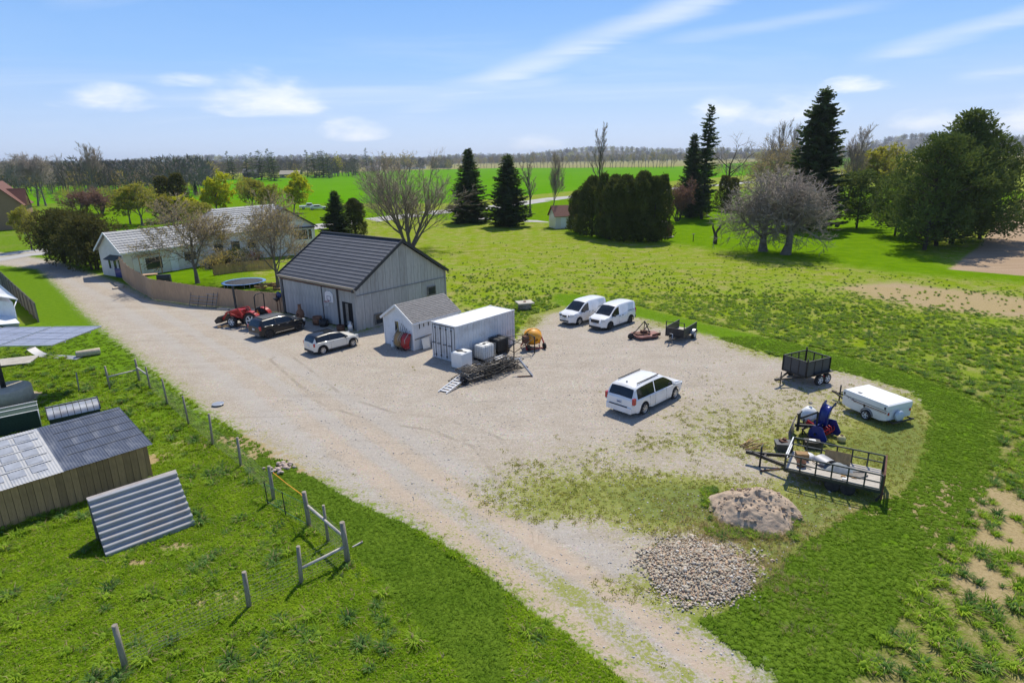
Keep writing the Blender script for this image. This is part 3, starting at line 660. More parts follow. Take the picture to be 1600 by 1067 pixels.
# ------------------------------------------------------------------ trees
def _perp(d, r):
    u = Vector((r.uniform(-1, 1), r.uniform(-1, 1), r.uniform(-1, 1)))
    u = u-d*u.dot(d)
    return u.normalized() if u.length > 1e-3 else Vector((1, 0, 0))
def bare_tree(seed, H, trunk=0.22, ang=38, ratio=0.66, kids=(6, 6, 6, 5), up=0.12, r0=None, stems=1, twig=0.016, droop=0.0, flare=1.0, buds=None, bud_n=2, bud_s=0.10, mats=None, tip=4, first=0.45, jit=0.22):
    """a leafless (or just budding) tree; returns meshes (trunk with limbs, crown of twigs)"""
    r = random.Random(seed); T = MB(); K = MB()
    r0 = r0 or H*0.018
    def grow(p, d, L, rad, lev):
        nseg = 4 if lev < 2 else (3 if lev == 2 else 2)
        pts = [p.copy()]; dd = d.copy(); q = p.copy()
        for i in range(nseg):
            dd = (dd+_perp(dd, r)*jit*r.random()+Vector((0, 0, up if lev < 3 else up-droop))*0.5).normalized()
            q = q+dd*(L/nseg); pts.append(q.copy())
        rr = [rad*(1-0.62*i/nseg) for i in range(nseg+1)]
        if lev == 0: rr[0] *= 1.35*flare
        (T if lev <= 1 else K).tube(pts, rr, 8 if lev == 0 else (6 if lev == 1 else (4 if lev == 2 else 3)), 0, caps=False)
        if lev >= len(kids): 
            ends(pts, L, rad); return
        nk = kids[lev]; a0 = r.uniform(0, 6.283)
        t0 = first if lev == 0 else 0.22
        for k in range(nk):
            t = t0+(1-t0)*(k+r.random()*0.8)/nk; t = min(t, 0.99)
            f_ = t*nseg; i = int(f_); base = pts[i].lerp(pts[i+1], f_-i)
            loc = (pts[i+1]-pts[i]).normalized()
            a_ = a0+k*2.4+r.uniform(-0.5, 0.5)
            u = Vector((0, 0, 1)) if abs(loc.z) < 0.9 else Vector((1, 0, 0))
            x = loc.cross(u).normalized(); y = loc.cross(x)
            side = x*math.cos(a_)+y*math.sin(a_)
            th = R(ang*r.uniform(0.65, 1.25))
            nd = (loc*math.cos(th)+side*math.sin(th)).normalized()
            grow(base, nd, L*ratio*r.uniform(0.75, 1.15)*(1.15-0.45*t if lev else 1.0), max(rad*(1-0.5*t)*0.52, twig), lev+1)
        if lev > 0: ends(pts[-2:], L*0.5, rad*0.4)
    def ends(pts, L, rad):
        d0 = (pts[-1]-pts[-2]).normalized()
        for k in range(tip):
            t = r.random(); b = pts[-2].lerp(pts[-1], t) if len(pts) < 3 else pts[r.randrange(len(pts)-1)].lerp(pts[-1], t)
            d = (d0+_perp(d0, r)*r.uniform(0.35, 1.0)+Vector((0, 0, up*0.6-droop*1.2))).normalized()
            l_ = L*r.uniform(0.35, 0.8); e = b+d*l_; n = _perp(d, r)*twig; m = d.cross(n)
            K.add([b+n, b-n*0.5+m*0.87, b-n*0.5-m*0.87, e], [(0, 1, 3), (1, 2, 3), (2, 0, 3)], 0, True)
            if buds:
                for _ in range(bud_n):
                    c = b.lerp(e, r.uniform(0.2, 1.0))+Vector((r.gauss(0, .06), r.gauss(0, .06), r.gauss(0, .06)))
                    a = Vector((r.gauss(0, 1), r.gauss(0, 1), r.gauss(0, 1))).normalized(); s_ = bud_s*r.uniform(0.6, 1.5)
                    b2 = _perp(a, r)
                    K.add([c-a*s_, c+b2*s_*0.6, c+a*s_, c-b2*s_*0.6], [(0, 1, 2, 3)], 1, False)
    for s_ in range(stems):
        if stems == 1:
            grow(Vector((0, 0, -0.1)), Vector((r.gauss(0, .04), r.gauss(0, .04), 1)).normalized(), H*0.55 if first < 0.6 else H*0.5, r0, 0)
        else:
            a = 6.283*s_/stems+r.uniform(-.4, .4); tl = r.uniform(0.18, 0.5)
            grow(Vector((0.25*math.cos(a), 0.25*math.sin(a), -0.1)), Vector((math.cos(a)*tl, math.sin(a)*tl, 1)).normalized(), H*0.55*r.uniform(.85, 1.1), r0*r.uniform(.7, 1.0), 0)
    mats = mats or ('bark', 'twig_grey')
    return T.mesh('trunk', M[mats[0]]), K.mesh('crown', [M[mats[1]]]+([M[buds]] if buds else []))

def kite(K, c, d, n, L, w_, mat=0, bend=0.0):
    """a spray of foliage: pointed leaf along d, folded a little down the middle"""
    s_ = d.cross(n); s_ = s_.normalized() if s_.length > 1e-6 else Vector((1, 0, 0))
    m_ = c+d*L*0.45
    K.add([c, m_+s_*w_*0.5-n*bend*w_, c+d*L, m_-s_*w_*0.5-n*bend*w_], [(0, 1, 2), (0, 2, 3)], mat, False)
def spruce(seed, H, Rr, z0=0.04, step=0.42, droop=0.30, gap=0.0, top=0.75, mat='spruce', dens=1.0, ragged=0.2, fat=1.0):
    r = random.Random(seed); T = MB(); K = MB()
    lean = (r.gauss(0, .008), r.gauss(0, .008))
    def axis(z): return Vector((lean[0]*z+0.12*math.sin(z*0.4+seed), lean[1]*z, z))
    T.tube([axis(H*i/8) for i in range(9)], [H*0.014*(1-i/8.4) for i in range(9)], 7, 0)
    z = H*z0
    while z < H*0.985:
        t = z/H; Lb = Rr*((1-t)**top)*(0.90+0.10*math.sin(z*1.7+seed))*min(1, .75+t*4)
        nb = max(3, int((5.5 if t < 0.85 else 4)*dens+r.random()))
        a0 = r.uniform(0, 6.283)
        for k in range(nb):
            if r.random() < gap: continue
            a = a0+6.283*k/nb+r.uniform(-.3, .3); L = max(0.25, Lb*r.uniform(1-ragged*1.3, 1+ragged*0.7))
            out = Vector((math.cos(a), math.sin(a), 0)); b = axis(z+r.uniform(-.6, .6)*step)
            pts = []
            for i in range(5):
                u = i/4; pts.append(b+out*L*u+Vector((0, 0, L*(-droop*u+0.28*u*u*(1 if t < .9 else 2)+0.08*(t > .7)*u))))
            K.tube([pts[0], pts[2], pts[4]], [0.035, 0.02, 0.006], 3, 1, caps=False)
            ns = max(4, int(L/0.17*dens))
            for j in range(ns):
                u = (j+r.random())/ns; f_ = u*4; i = min(3, int(f_)); c = pts[i].lerp(pts[i+1], f_-i)
                dd = (pts[i+1]-pts[i]).normalized(); sd = dd.cross(Vector((0, 0, 1))).normalized()
                for sgn in (-1, 1):
                    d = (dd*r.uniform(.35, .9)+sd*sgn*r.uniform(.35, .95)+Vector((0, 0, r.uniform(-.55, .15)))).normalized()
                    n = (Vector((r.gauss(0, .35), r.gauss(0, .35), 1))).normalized()
                    kite(K, c, d, n, (0.38+0.40*L*(1-u*.6)*0.5)*r.uniform(.7, 1.25), fat*(0.27*r.uniform(.7, 1.4)+0.045*L), 0, 0.25)
        for k in range(int(7*dens)):       # needles close in to the stem close the crown
            a = r.uniform(0, 6.283); q = Lb*r.uniform(.05, .62); out = Vector((math.cos(a), math.sin(a), 0)); c = axis(z)+out*q+Vector((0, 0, -q*droop*.6))
            kite(K, c, (out+Vector((r.gauss(0, .5), r.gauss(0, .5), r.uniform(-.7, .1)))).normalized(), Vector((r.gauss(0, .5), r.gauss(0, .5), 1)).normalized(), r.uniform(.5, .95)+.1*Lb, fat*(r.uniform(.3, .5)+.06*Lb), 0, .2)
        z += step*(1-0.35*t)*r.uniform(.8, 1.2)
    for k in range(5):
        kite(K, axis(H*0.97), Vector((r.gauss(0, .15), r.gauss(0, .15), 1)).normalized(), _perp(Vector((0, 0, 1)), r), 0.5, 0.14)
    return T.mesh('trunk', M['bark_dark']), K.mesh('crown', [M[mat], M['bark_dark']])
def cedar(seed, H, Rr, n=5200, mat='cedar', stems=1, z0=0.0, sway=0.25, shape=0.5, brown=None, size=1.0):
    """an upright, sprayed evergreen; several leaders, soft uneven outline"""
    r = random.Random(seed); T = MB(); K = MB()
    lobes = []
    for s_ in range(stems):
        a = 6.283*s_/max(1, stems)+r.uniform(-.5, .5); q = 0 if stems == 1 else Rr*0.42
        lobes.append((q*math.cos(a), q*math.sin(a), H*r.uniform(.84, 1.0) if s_ else H, Rr*(1.0 if stems == 1 else r.uniform(.55, .75)), r.uniform(0, 6)))
    for (x, y, h, R_, ph) in lobes:
        T.tube([(x*0.3, y*0.3, -0.1), (x*0.8, y*0.8, h*0.35), (x, y, h*0.9)], [H*0.022, H*0.014, 0.02], 7, 0)
    for k in range(n):
        x, y, h, R_, ph = lobes[k % len(lobes)]
        t = r.random()**0.85; t = z0+(1-z0)*t
        prof = (min(1, (t-z0)/0.12+0.35)) * (1-t)**shape * (1+0.16*math.sin(9*t+ph)+0.13*math.sin(23*t+ph*2))
        a = r.uniform(0, 6.283); rad = R_*prof*(1+0.18*math.sin(3*a+ph+5*t)+0.15*math.sin(7*a-ph+13*t))*r.uniform(0.55, 1.02)**0.6
        c = Vector((x+rad*math.cos(a), y+rad*math.sin(a), h*t+r.gauss(0, .1)))
        out = Vector((math.cos(a), math.sin(a), 0))
        d = (out*r.uniform(.2, .8)+Vector((r.gauss(0, sway), r.gauss(0, sway), r.uniform(.35, 1.0)))).normalized()
        nn = (out+Vector((r.gauss(0, .5), r.gauss(0, .5), r.gauss(0, .4)))).normalized()
        kite(K, c, d, nn, r.uniform(.28, .62)*size, r.uniform(.12, .26)*size, 0, 0.3)
    return T.mesh('trunk', M['bark_dark']), K.mesh('crown', [M[mat]])
def clumpy(seed, H, Rr, nclump=60, per=90, z0=0.25, mat='pine', trunk_r=None, flat=0.7, stems=1, rc=1.0, shape='dome', lopside=0.0, size=1.0):
    """a pine or wide juniper: limbs carrying separate clumps of needles"""
    r = random.Random(seed); T = MB(); K = MB(); tr = trunk_r or H*0.022
    tops = []
    for s_ in range(stems):
        a = r.uniform(0, 6.283) if stems == 1 else 6.283*s_/stems+r.uniform(-.5, .5); q = 0 if stems == 1 else Rr*0.25
        pts = [Vector((q*0.5*math.cos(a), q*0.5*math.sin(a), -0.1))]
        for i in range(1, 7):
            u = i/6; pts.append(Vector((q*(0.5+u*0.6)*math.cos(a)+r.gauss(0, .08), q*(0.5+u*.6)*math.sin(a)+r.gauss(0, .08), H*0.92*u*(1 if s_ == 0 else r.uniform(.75, .95)))))
        T.tube(pts, [tr*(1-0.8*i/6) for i in range(7)], 8, 0); tops.append(pts)
    for k in range(nclump):
        t = z0+(1-z0)*(k+r.random())/nclump; tt = (t-z0)/(1-z0)
        if shape == 'dome': prof = math.sqrt(max(0.0, 1-(abs(tt-0.30)/0.74)**2.2))*1.0 if tt > .3 else 0.72+0.28*tt/.3
        else: prof = (1-tt)**0.62*(0.65+0.35*min(1, tt/0.15))
        a = k*2.39996+r.uniform(-.5, .5)
        rad = Rr*prof*r.uniform(0.22, 1.08)**0.7*(1+lopside*math.cos(a))*(1+.22*math.sin(2*a+7*t+seed))
        pts = tops[k % len(tops)]; f_ = min(.97, max(0.05, t-0.10))*6; i = min(5, int(f_)); b = pts[i].lerp(pts[i+1], f_-i)
        c = Vector((rad*math.cos(a)+pts[0].x, rad*math.sin(a)+pts[0].y, H*t+r.gauss(0, .25)))
        T.tube([b, b.lerp(c, .55)+Vector((0, 0, -.1)), c], [tr*.26*(1-t*.5), tr*.16, .02], 4, 0, caps=False)
        cr = rc*r.uniform(.7, 1.35)*(0.75+0.5*(1-tt))*Rr*0.26
        for j in range(int(per*r.uniform(.7, 1.2))):
            v = Vector((r.gauss(0, 1), r.gauss(0, 1), r.gauss(0, 1))).normalized(); v.z = v.z*flat+0.12
            p = c+Vector((v.x, v.y, v.z))*cr*r.uniform(.45, 1.0)
            d = (v+Vector((r.gauss(0, .5), r.gauss(0, .5), r.uniform(-.1, .7)))).normalized()
            kite(K, p, d, _perp(d, r), r.uniform(.25, .55)*size, r.uniform(.10, .24)*size, 0, 0.3)
    return T.mesh('trunk', M['bark_dark']), K.mesh('crown', [M[mat]])
TREE_H = {}
def plant(name, meshes, loc, label, cat='tree', group=None, rz=0.0, s=1.0, sz=None):
    o = thing(name, label, cat, (loc[0], loc[1], loc[2] if len(loc) > 2 else 0), rz, group, (s, s, sz or s))
    link_mesh('trunk', meshes[0], o); link_mesh('crown', meshes[1], o)
    return o
def hgt(px, py, ptop):
    """height of something standing at ground pixel (px,py) whose top shows at pixel row ptop"""
    b = gp(px, py); lo, hi = 0.0, 60.0
    for _ in range(40):
        z = (lo+hi)/2; d = b.y*_cp-(z-CAM_H)*_sp; u = b.y*_sp+(z-CAM_H)*_cp
        X = CAM_F*b.x/d; Y = -CAM_F*u/d; yy = 533.5+_sr*X+_cr*Y
        if yy > ptop: lo = z
        else: hi = z
    return (lo+hi)/2
def at_h(px, py, ptop): return gp(px, py), hgt(px, py, ptop)

# --- prototypes (heights in metres; each is copied at its own scale)
PT = {}
PT['bareA'] = (bare_tree(1, 14, ang=36, kids=(7, 6, 5, 4), twig=.026, tip=6), 14)
PT['bareB'] = (bare_tree(2, 16, ang=28, ratio=.62, kids=(8, 6, 5, 3), twig=.026, up=.22, tip=6, mats=('bark', 'twig_brown')), 16)
PT['bareC'] = (bare_tree(3, 12, ang=46, ratio=.70, kids=(9, 6, 5, 3), twig=.02, up=.08, first=.26, buds='bud_tan', bud_n=1, bud_s=.075, mats=('bark', 'twig_brown'), tip=5), 12)
PT['multi'] = (bare_tree(5, 14, stems=7, ang=28, ratio=.62, kids=(7, 6, 5), twig=.021, up=.2, first=.25, r0=.24, tip=3, mats=('bark', 'twig_brown')), 14)
PT['dome'] = (bare_tree(6, 10, ang=56, ratio=.72, kids=(10, 7, 6, 4), twig=.022, up=.06, droop=.0, first=.33, r0=.42, tip=5, jit=.30, mats=('bark', 'twig_grey')), 10)
PT['slim'] = (bare_tree(8, 16, ang=26, ratio=.42, kids=(12, 5, 4), twig=.026, up=.22, first=.3, r0=.24, tip=6, mats=('bark_dark', 'twig_brown')), 16)
PT['gnarl'] = (bare_tree(9, 14, ang=50, ratio=.62, kids=(6, 5, 4), twig=.025, up=.10, first=.45, r0=.32, tip=3, jit=.55, mats=('bark_dark', 'twig_brown')), 14)
PT['yellow'] = (bare_tree(10, 9, ang=40, ratio=.64, kids=(9, 6, 5, 3), twig=.016, up=.12, first=.25, buds='bud_yellow', bud_n=5, bud_s=.11, mats=('bark', 'bud_olive'), tip=4), 9)
PT['olive'] = (bare_tree(11, 9, ang=40, ratio=.64, kids=(8, 6, 5, 3), twig=.016, up=.10, first=.25, buds='bud_olive', bud_n=3, bud_s=.10, mats=('bark', 'twig_brown'), tip=4), 9)
PT['red'] = (bare_tree(12, 7, stems=5, ang=36, ratio=.62, kids=(6, 6, 4), twig=.016, up=.12, first=.2, buds='bud_red', bud_n=2, bud_s=.085, mats=('bark_dark', 'twig_red'), tip=4, r0=.12), 7)
PT['spruceA'] = (spruce(21, 15, 4.3, step=.30), 15)
PT['spruceB'] = (spruce(22, 15, 4.6, top=.60, droop=.22, step=.30), 15)
PT['spruceTall'] = (spruce(23, 24, 3.5, z0=.10, top=.42, step=.62, gap=.22, ragged=.34, droop=.30, fat=1.3), 24)
PT['spruceDark'] = (spruce(24, 24, 6.2, z0=.08, top=.50, step=.36, gap=.10, ragged=.26, droop=.30, fat=1.5), 24)
PT['cedarA'] = (cedar(31, 11, 2.7, 8500, shape=.36, size=1.05, sway=.35), 11)
PT['cedarB'] = (cedar(32, 11, 2.9, 9000, stems=3, shape=.36, size=1.05, sway=.35), 11)
PT['cedarC'] = (cedar(33, 10, 2.4, 5600, stems=2, shape=.36, mat='juniper'), 10)
PT['juniper'] = (clumpy(41, 8.5, 4.4, 110, 85, z0=.18, mat='juniper', stems=3, rc=.95, flat=.8, size=1.15), 8.5)
PT['pineA'] = (clumpy(42, 16, 6.6, 120, 95, z0=.13, mat='pine', rc=.74, trunk_r=.34, shape='dome', size=1.35), 16)
PT['pineB'] = (clumpy(43, 19, 8.6, 180, 100, z0=.07, mat='pine', rc=.64, trunk_r=.36, shape='cone', size=1.35), 19)
PT['pineC'] = (clumpy(44, 10, 3.9, 56, 80, z0=.18, mat='pine', rc=1.0, trunk_r=.18, shape='dome', size=1.3), 10)
def put(kind, name, px, py, ptop, label, rz=0.0, group=None, wide=1.0, cat='tree'):
    me, h0 = PT[kind]; h0 = max(max(v.co.z for v in m_.vertices) for m_ in me) if kind not in TREE_H else TREE_H[kind]; TREE_H[kind] = h0; p, h = at_h(px, py, ptop)
    s_ = h/h0; o = plant(name, me, p, label, cat, group, rz, s_*wide, s_)
    return o
# --- beside the yard, the house and on the lawns
put('juniper', 'juniper_tree', 104, 411, 322, 'left of the three shaggy olive junipers where the drive meets the road', .4, 'junipers at the road end of the drive')
put('juniper', 'juniper_tree', 128, 415, 324, 'middle one of the three shaggy junipers at the road end', 2.1, 'junipers at the road end of the drive')
put('juniper', 'juniper_tree', 150, 421, 330, 'juniper nearest the white house wing, casting shade over the drive', 4.0, 'junipers at the road end of the drive')
put('bareC', 'budding_tree', 309, 443, 298, 'budding brown tree inside the tan board fence by the trampoline', .6, wide=1.25)
put('bareC', 'budding_tree', 436, 452, 290, 'thin branched leafless tree at the left corner of the grey barn', 2.6, wide=1.0)
put('spruceB', 'spruce_tree', 528, 373, 297, 'short dark spruce showing above the left part of the barn roof', .3, wide=1.3)
put('cedarA', 'cedar_tree', 556, 368, 308, 'dark bushy evergreen just right of the spruce behind the barn', 1.1, wide=1.35)
put('multi', 'bare_tree', 640, 388, 226, 'large many-stemmed leafless tree behind the grey barn', .5, wide=1.25)
put('spruceA', 'spruce_tree', 735, 348, 231, 'pointed dark spruce on the lawn, left one of the pair by the road', .8, wide=1.3)
put('spruceB', 'spruce_tree', 795, 354, 240, 'broad dark spruce on the lawn, right one of the pair by the road', 2.2, wide=1.25)
put('slim', 'bare_tree', 829, 337, 250, 'thin leafless tree just right of the spruce pair', .2)
put('bareB', 'bare_tree', 862, 351, 232, 'leafless upright tree with ivy dark trunk left of the cedar clump', 1.2, wide=.6)
put('slim', 'dead_tree', 937, 330, 188, 'tall nearly dead tree rising behind the cedar clump', 2.4, wide=.62)
for i, (x, y, t, k, wd, lb) in enumerate([(905, 362, 292, 'cedarB', 1.0, 'leftmost and lowest cedar of the dark clump on the lawn'), (925, 368, 272, 'cedarA', .95, 'second cedar from the left in the dark clump'), (950, 373, 266, 'cedarB', .95, 'third cedar from the left in the dark clump'),
                                          (976, 376, 270, 'cedarA', .95, 'third cedar from the right in the dark clump'), (1002, 377, 264, 'cedarA', .95, 'second cedar from the right in the dark clump'), (1022, 376, 268, 'cedarB', .85, 'rightmost cedar of the dark clump, beside the red bush')]):
    put(k, 'cedar_tree', x, y, t, lb, i*1.3, 'cedars in a clump on the lawn', wd*(1.22 if i % 2 else 1.12))
put('red', 'red_shrub', 1058, 346, 274, 'reddish brown twiggy bush right of the cedar clump', .4, wide=1.1, cat='bush')
put('spruceB', 'spruce_tree', 1077, 340, 207, 'layered green spruce left of the tall thin one', 1.4, wide=.72)
put('spruceTall', 'spruce_tree', 1096, 342, 162, 'very tall thin spruce with gappy branches and bare lower trunk', .9)
put('cedarC', 'evergreen_bush', 1092, 338, 290, 'low dark evergreen at the foot of the tall thin spruce', .2, wide=1.6, cat='bush')
put('cedarC', 'evergreen_bush', 1136, 330, 272, 'olive evergreen bush right of the tall thin spruce', 2.2, wide=1.5, cat='bush')
put('gnarl', 'bare_tree', 1140, 322, 203, 'gnarled dark leafless tree behind the spreading grey tree', .7)
put('bareC', 'bare_tree', 1205, 330, 212, 'wide brown leafless tree behind the spreading grey pair', 1.9, wide=1.25)
put('bareB', 'bare_tree', 1212, 318, 180, 'tall pale leafless tree left of the dark spruce', 3.0, wide=.6)
put('bareB', 'bare_tree', 1240, 318, 186, 'slender leafless tree close behind the dark spruce', 4.2, wide=.5)
put('dome', 'spreading_tree', 1227, 398, 250, 'right one of the grey spreading leafless trees with a thick trunk', .2, wide=1.1)
put('dome', 'spreading_tree', 1192, 393, 272, 'left one of the grey spreading leafless trees with slim leaning trunks', 2.9, wide=1.25)
put('spruceDark', 'spruce_tree', 1262, 357, 135, 'huge dark spruce standing above the grey spreading trees', .5, wide=1.05)
put('pineC', 'pine_tree', 1338, 357, 262, 'smaller open pine right of the huge dark spruce', 1.0, wide=1.15)
put('bareB', 'bare_tree', 1322, 330, 189, 'leafless tan tree between the dark spruce and the big pines', 2.0, wide=.75)
put('olive', 'budding_tree', 1366, 322, 222, 'wide budding tree behind and left of the big pines', .1, wide=1.3)
put('pineC', 'pine_tree', 1398, 368, 268, 'low pine at the left edge of the big pine group', 4.0, wide=1.1)
put('pineA', 'pine_tree', 1444, 391, 203, 'big pine with a clear straight trunk at the lawn edge', .3, wide=.9)
put('pineA', 'pine_tree', 1462, 384, 206, 'big pine close behind the clear-trunked one', 2.7, wide=.95)
put('pineB', 'pine_tree', 1486, 380, 166, 'tallest and widest pine beside the ploughed field', 1.5, wide=1.12)
put('pineA', 'pine_tree', 1530, 374, 205, 'dark pine at the right end of the pine group', 4.4, wide=.85)
# yellow and budding trees beyond the house
put('yellow', 'yellow_tree', 341, 340, 264, 'brightest yellow-green tree behind the house roof', .3, wide=1.0)
put('yellow', 'yellow_tree', 459, 333, 264, 'yellow-green tree above the right end of the house', 1.8, wide=1.0)
put('olive', 'budding_tree', 222, 352, 282, 'olive yellow budding tree behind the low house wing', .9, wide=1.25)
put('olive', 'budding_tree', 258, 348, 300, 'budding tree between the white roof and the dark cedar', 2.9, wide=1.0)
put('cedarC', 'cedar_tree', 275, 345, 268, 'round brownish cedar behind the house, left of the yellow tree', .5, wide=1.45)
put('olive', 'budding_tree', 396, 335, 274, 'thin budding tree between the two yellow trees', 4.1, wide=1.1)
put('olive', 'budding_tree', 318, 352, 312, 'low budding bush behind the house ridge', 5.0, wide=1.6, cat='bush')
put('olive', 'budding_tree', 50, 391, 318, 'small budding tree on the lawn beside the brick house', .8, wide=.8)
put('red', 'red_shrub', 130, 333, 290, 'reddish leafless thicket beyond the junipers', 1.3, wide=1.9, cat='bush')
put('red', 'red_shrub', 158, 335, 293, 'reddish thicket left of the white metal roof', 3.6, wide=1.7, cat='bush')
put('bareA', 'bare_tree', 60, 322, 236, 'leafless tree with two trunks just right of the brick house', .5, wide=.9)
put('bareA', 'bare_tree', 72, 322, 240, 'leaning leafless tree right of the two-trunked one', 2.8, wide=.9)
put('bareB', 'bare_tree', 146, 305, 219, 'tallest leafless tree on the left, crown above the skyline', 1.1, wide=.8)
put('bareB', 'bare_tree', 158, 300, 226, 'tall leafless tree just right of the tallest one on the left', 3.9, wide=.8)
put('slim', 'bare_tree', 108, 312, 238, 'thin dark leaning tree left of the tallest leafless tree', 2.0, wide=.6)
put('bareA', 'bare_tree', 34, 305, 240, 'leafless tree behind the brick house gable', 4.4)
put('bareA', 'bare_tree', -8, 305, 238, 'leafless tree at the edge behind the brick house', 5.2)
put('spruceA', 'spruce_tree', 307, 305, 282, 'tiny dark pointed evergreen between the brown cedar and the yellow tree', 1.0, wide=.7)
put('olive', 'budding_tree', 204, 350, 288, 'yellowish budding tree left of the white metal roof', 2.2, wide=1.1)
put('yellow', 'yellow_tree', 299, 350, 302, 'low yellow-green bush at the foot of the brown cedar behind the house', 3.3, wide=1.4, cat='bush')
put('olive', 'budding_tree', 425, 338, 285, 'budding tree close left of the yellow tree at the house end', 1.2, wide=1.0)
# young shrubs about the yard fence
def shrub_clump(name, px, py, h, label, mat='bud_tan', n=340, rad=1.0, seed=0, cat='bush'):
    r = random.Random(seed); K = MB()
    for k in range(n):
        a = r.uniform(0, 6.283); d = rad*math.sqrt(r.random()); t = r.random()**.7
        b = Vector((d*.35*math.cos(a), d*.35*math.sin(a), 0)); e = Vector((d*math.cos(a), d*math.sin(a), h*t*(1-.3*d/rad)))
        if k % 4 == 0: K.tube([b, b.lerp(e, .6)+Vector((0, 0, .1*h)), e], [.02, .012, .005], 3, 1, caps=False)
        dd = Vector((r.gauss(0, .6), r.gauss(0, .6), .6)).normalized(); kite(K, e, dd, _perp(dd, r), r.uniform(.15, .35), r.uniform(.06, .14), 0)
    o = K.build(name, [M[mat], M['bark_dark']], loc=gp(px, py)); tagp(o, label, cat); return o
shrub_clump('garden_shrub', 352, 415, 2.2, 'brown shrub against the house wall left of the trampoline', 'bud_tan', 700, 2.0, 1)
shrub_clump('garden_shrub', 372, 412, 2.4, 'dark evergreen shrub by the house wall behind the trampoline', 'cedar', 900, 1.8, 2)
shrub_clump('garden_shrub', 333, 420, 1.8, 'tan twiggy shrub nearest the budding tree in the garden', 'bud_tan', 600, 1.6, 3)
shrub_clump('garden_shrub', 397, 408, 1.6, 'reddish shrub at the right end of the garden bed', 'bud_red', 500, 1.4, 4)
# ------------------------------------------------------------------ far trees, woods and hills
GRP = 'trees in a row along the far edge of the green field'
lowA = bare_tree(61, 13, ang=32, kids=(7, 5), twig=.05, tip=5, r0=.26, up=.2, first=.35, mats=('bark', 'twig_grey'))
lowB = bare_tree(62, 13, ang=36, kids=(7, 5), twig=.05, tip=5, r0=.26, up=.15, first=.35, mats=('bark', 'twig_brown'), buds='bud_tan', bud_n=1, bud_s=.3)
lowY = bare_tree(63, 12, ang=38, kids=(7, 5), twig=.05, tip=4, r0=.26, up=.15, first=.3, mats=('bark', 'twig_brown'), buds='bud_olive', bud_n=2, bud_s=.35)
lowS = spruce(64, 15, 3.6, step=1.2, dens=.55)
lowS2 = spruce(65, 16, 4.6, step=1.1, dens=.6, top=.45)
for i in range(64):
    x = 700+i*5.6+random.uniform(-1.5, 1.5); y = 262.8-(x-700)*0.0012
    p = gp(x, y); h = random.uniform(15, 24)
    plant('row_tree', lowA if i % 3 else lowB, p, 'leafless tree in the long even row along the far edge of the green field', 'tree', GRP, random.uniform(0, 6), h/13*.75, h/13)
def far(meshes, h0, px, py, ptop, name, label, group, wide=1.0):
    p, h = at_h(px, py, ptop); plant(name, meshes, p, label, 'tree', group, px*.7, h/h0*wide, h/h0)
ORD = 'first second third fourth fifth sixth seventh eighth ninth tenth eleventh twelfth thirteenth fourteenth fifteenth sixteenth seventeenth'.split()
FC = 'dark conifers on the left skyline beyond the green field'
for i, (x, y, t, m) in enumerate([(360, 279, 236, 0), (365, 281, 244, 1), (388, 282, 240, 1), (397, 280, 238, 0), (409, 282, 234, 1), (423, 281, 232, 0), (429, 283, 236, 1), (481, 277, 234, 0), (492, 278, 237, 1), (500, 277, 236, 0), (506, 278, 234, 1), (514, 279, 239, 0), (556, 274, 241, 1), (574, 268, 231, 0), (583, 270, 249, 1), (600, 267, 236, 0), (612, 268, 243, 1)]):
    far((lowS, lowS2)[m], (15, 16)[m], x, y, t, 'conifer', f'{ORD[i]} dark conifer from the left on the farmstead skyline', FC, 1.25)
for i, (x, y, t) in enumerate([(528, 276, 243), (545, 275, 250), (606, 270, 238), (625, 270, 240), (632, 270, 236), (640, 269, 237)]):
    far(lowY if x in (528,) else lowB, 12 if x in (528,) else 13, x, y, t, 'farmstead_tree', f'{ORD[i]} budding tree from the left among the far farm houses', 'budding trees among the far farm houses', 1.3)
# the wood that closes the view: one mass
def band(px0, px1, n, ylo, yhi):
    out = []
    for _ in range(n):
        p = gp(random.uniform(px0, px1), random.uniform(ylo, yhi)); out.append((p.x, p.y, 0))
    return out
# distant crowns are built coarse: a short stem under a loose ball of twig or leaf flakes
def far_crown(seed, H, Rr, n, mat, z0=.25, k=.12):
    r = random.Random(seed); K = MB(); K.tube([(0, 0, 0), (0, 0, H*.5), (0, 0, H*.9)], [H*.018, H*.012, .02], 4, 1, caps=False)
    for i in range(n):
        t = r.random(); a = r.uniform(0, 6.283); rad = Rr*math.sqrt(r.random())*math.sqrt(max(.02, 1-(2*t-.9)**2*.9)); c = Vector((rad*math.cos(a), rad*math.sin(a), H*(z0+(1-z0)*t)))
        d = Vector((math.cos(a)*.5, math.sin(a)*.5, r.uniform(.2, 1.2))).normalized(); kite(K, c-d*H*k*.5, d, _perp(d, r), H*k*r.uniform(.7, 1.5), H*k*r.uniform(.12, .34), 0, .2)
    return K.mesh('crown', [M[mat], M['bark']])
M['far_twig'] = pm('distant_twigs', (.17, .15, .125), .95, var=.25, scale=.05); M['far_twig_brown'] = pm('distant_brown_twigs', (.20, .155, .105), .95, var=.25, scale=.05)
FARC = [far_crown(70, 14, 5.0, 190, 'far_twig'), far_crown(71, 14, 5.4, 190, 'far_twig_brown'), far_crown(72, 13, 5.4, 180, 'far_twig'), far_crown(73, 12, 5, 190, 'bud_tan'), far_crown(74, 13, 5.2, 190, 'bud_olive'), far_crown(75, 15, 4.0, 200, 'spruce', .05)]
pts = band(-170, 335, 560, 277, 290)+band(-170, 330, 260, 288, 304)+band(330, 560, 210, 270, 277)+band(-160, 60, 70, 290, 296)+band(555, 705, 90, 263.6, 266.5)
scl = [random.uniform(.85, 1.3) for p in pts]
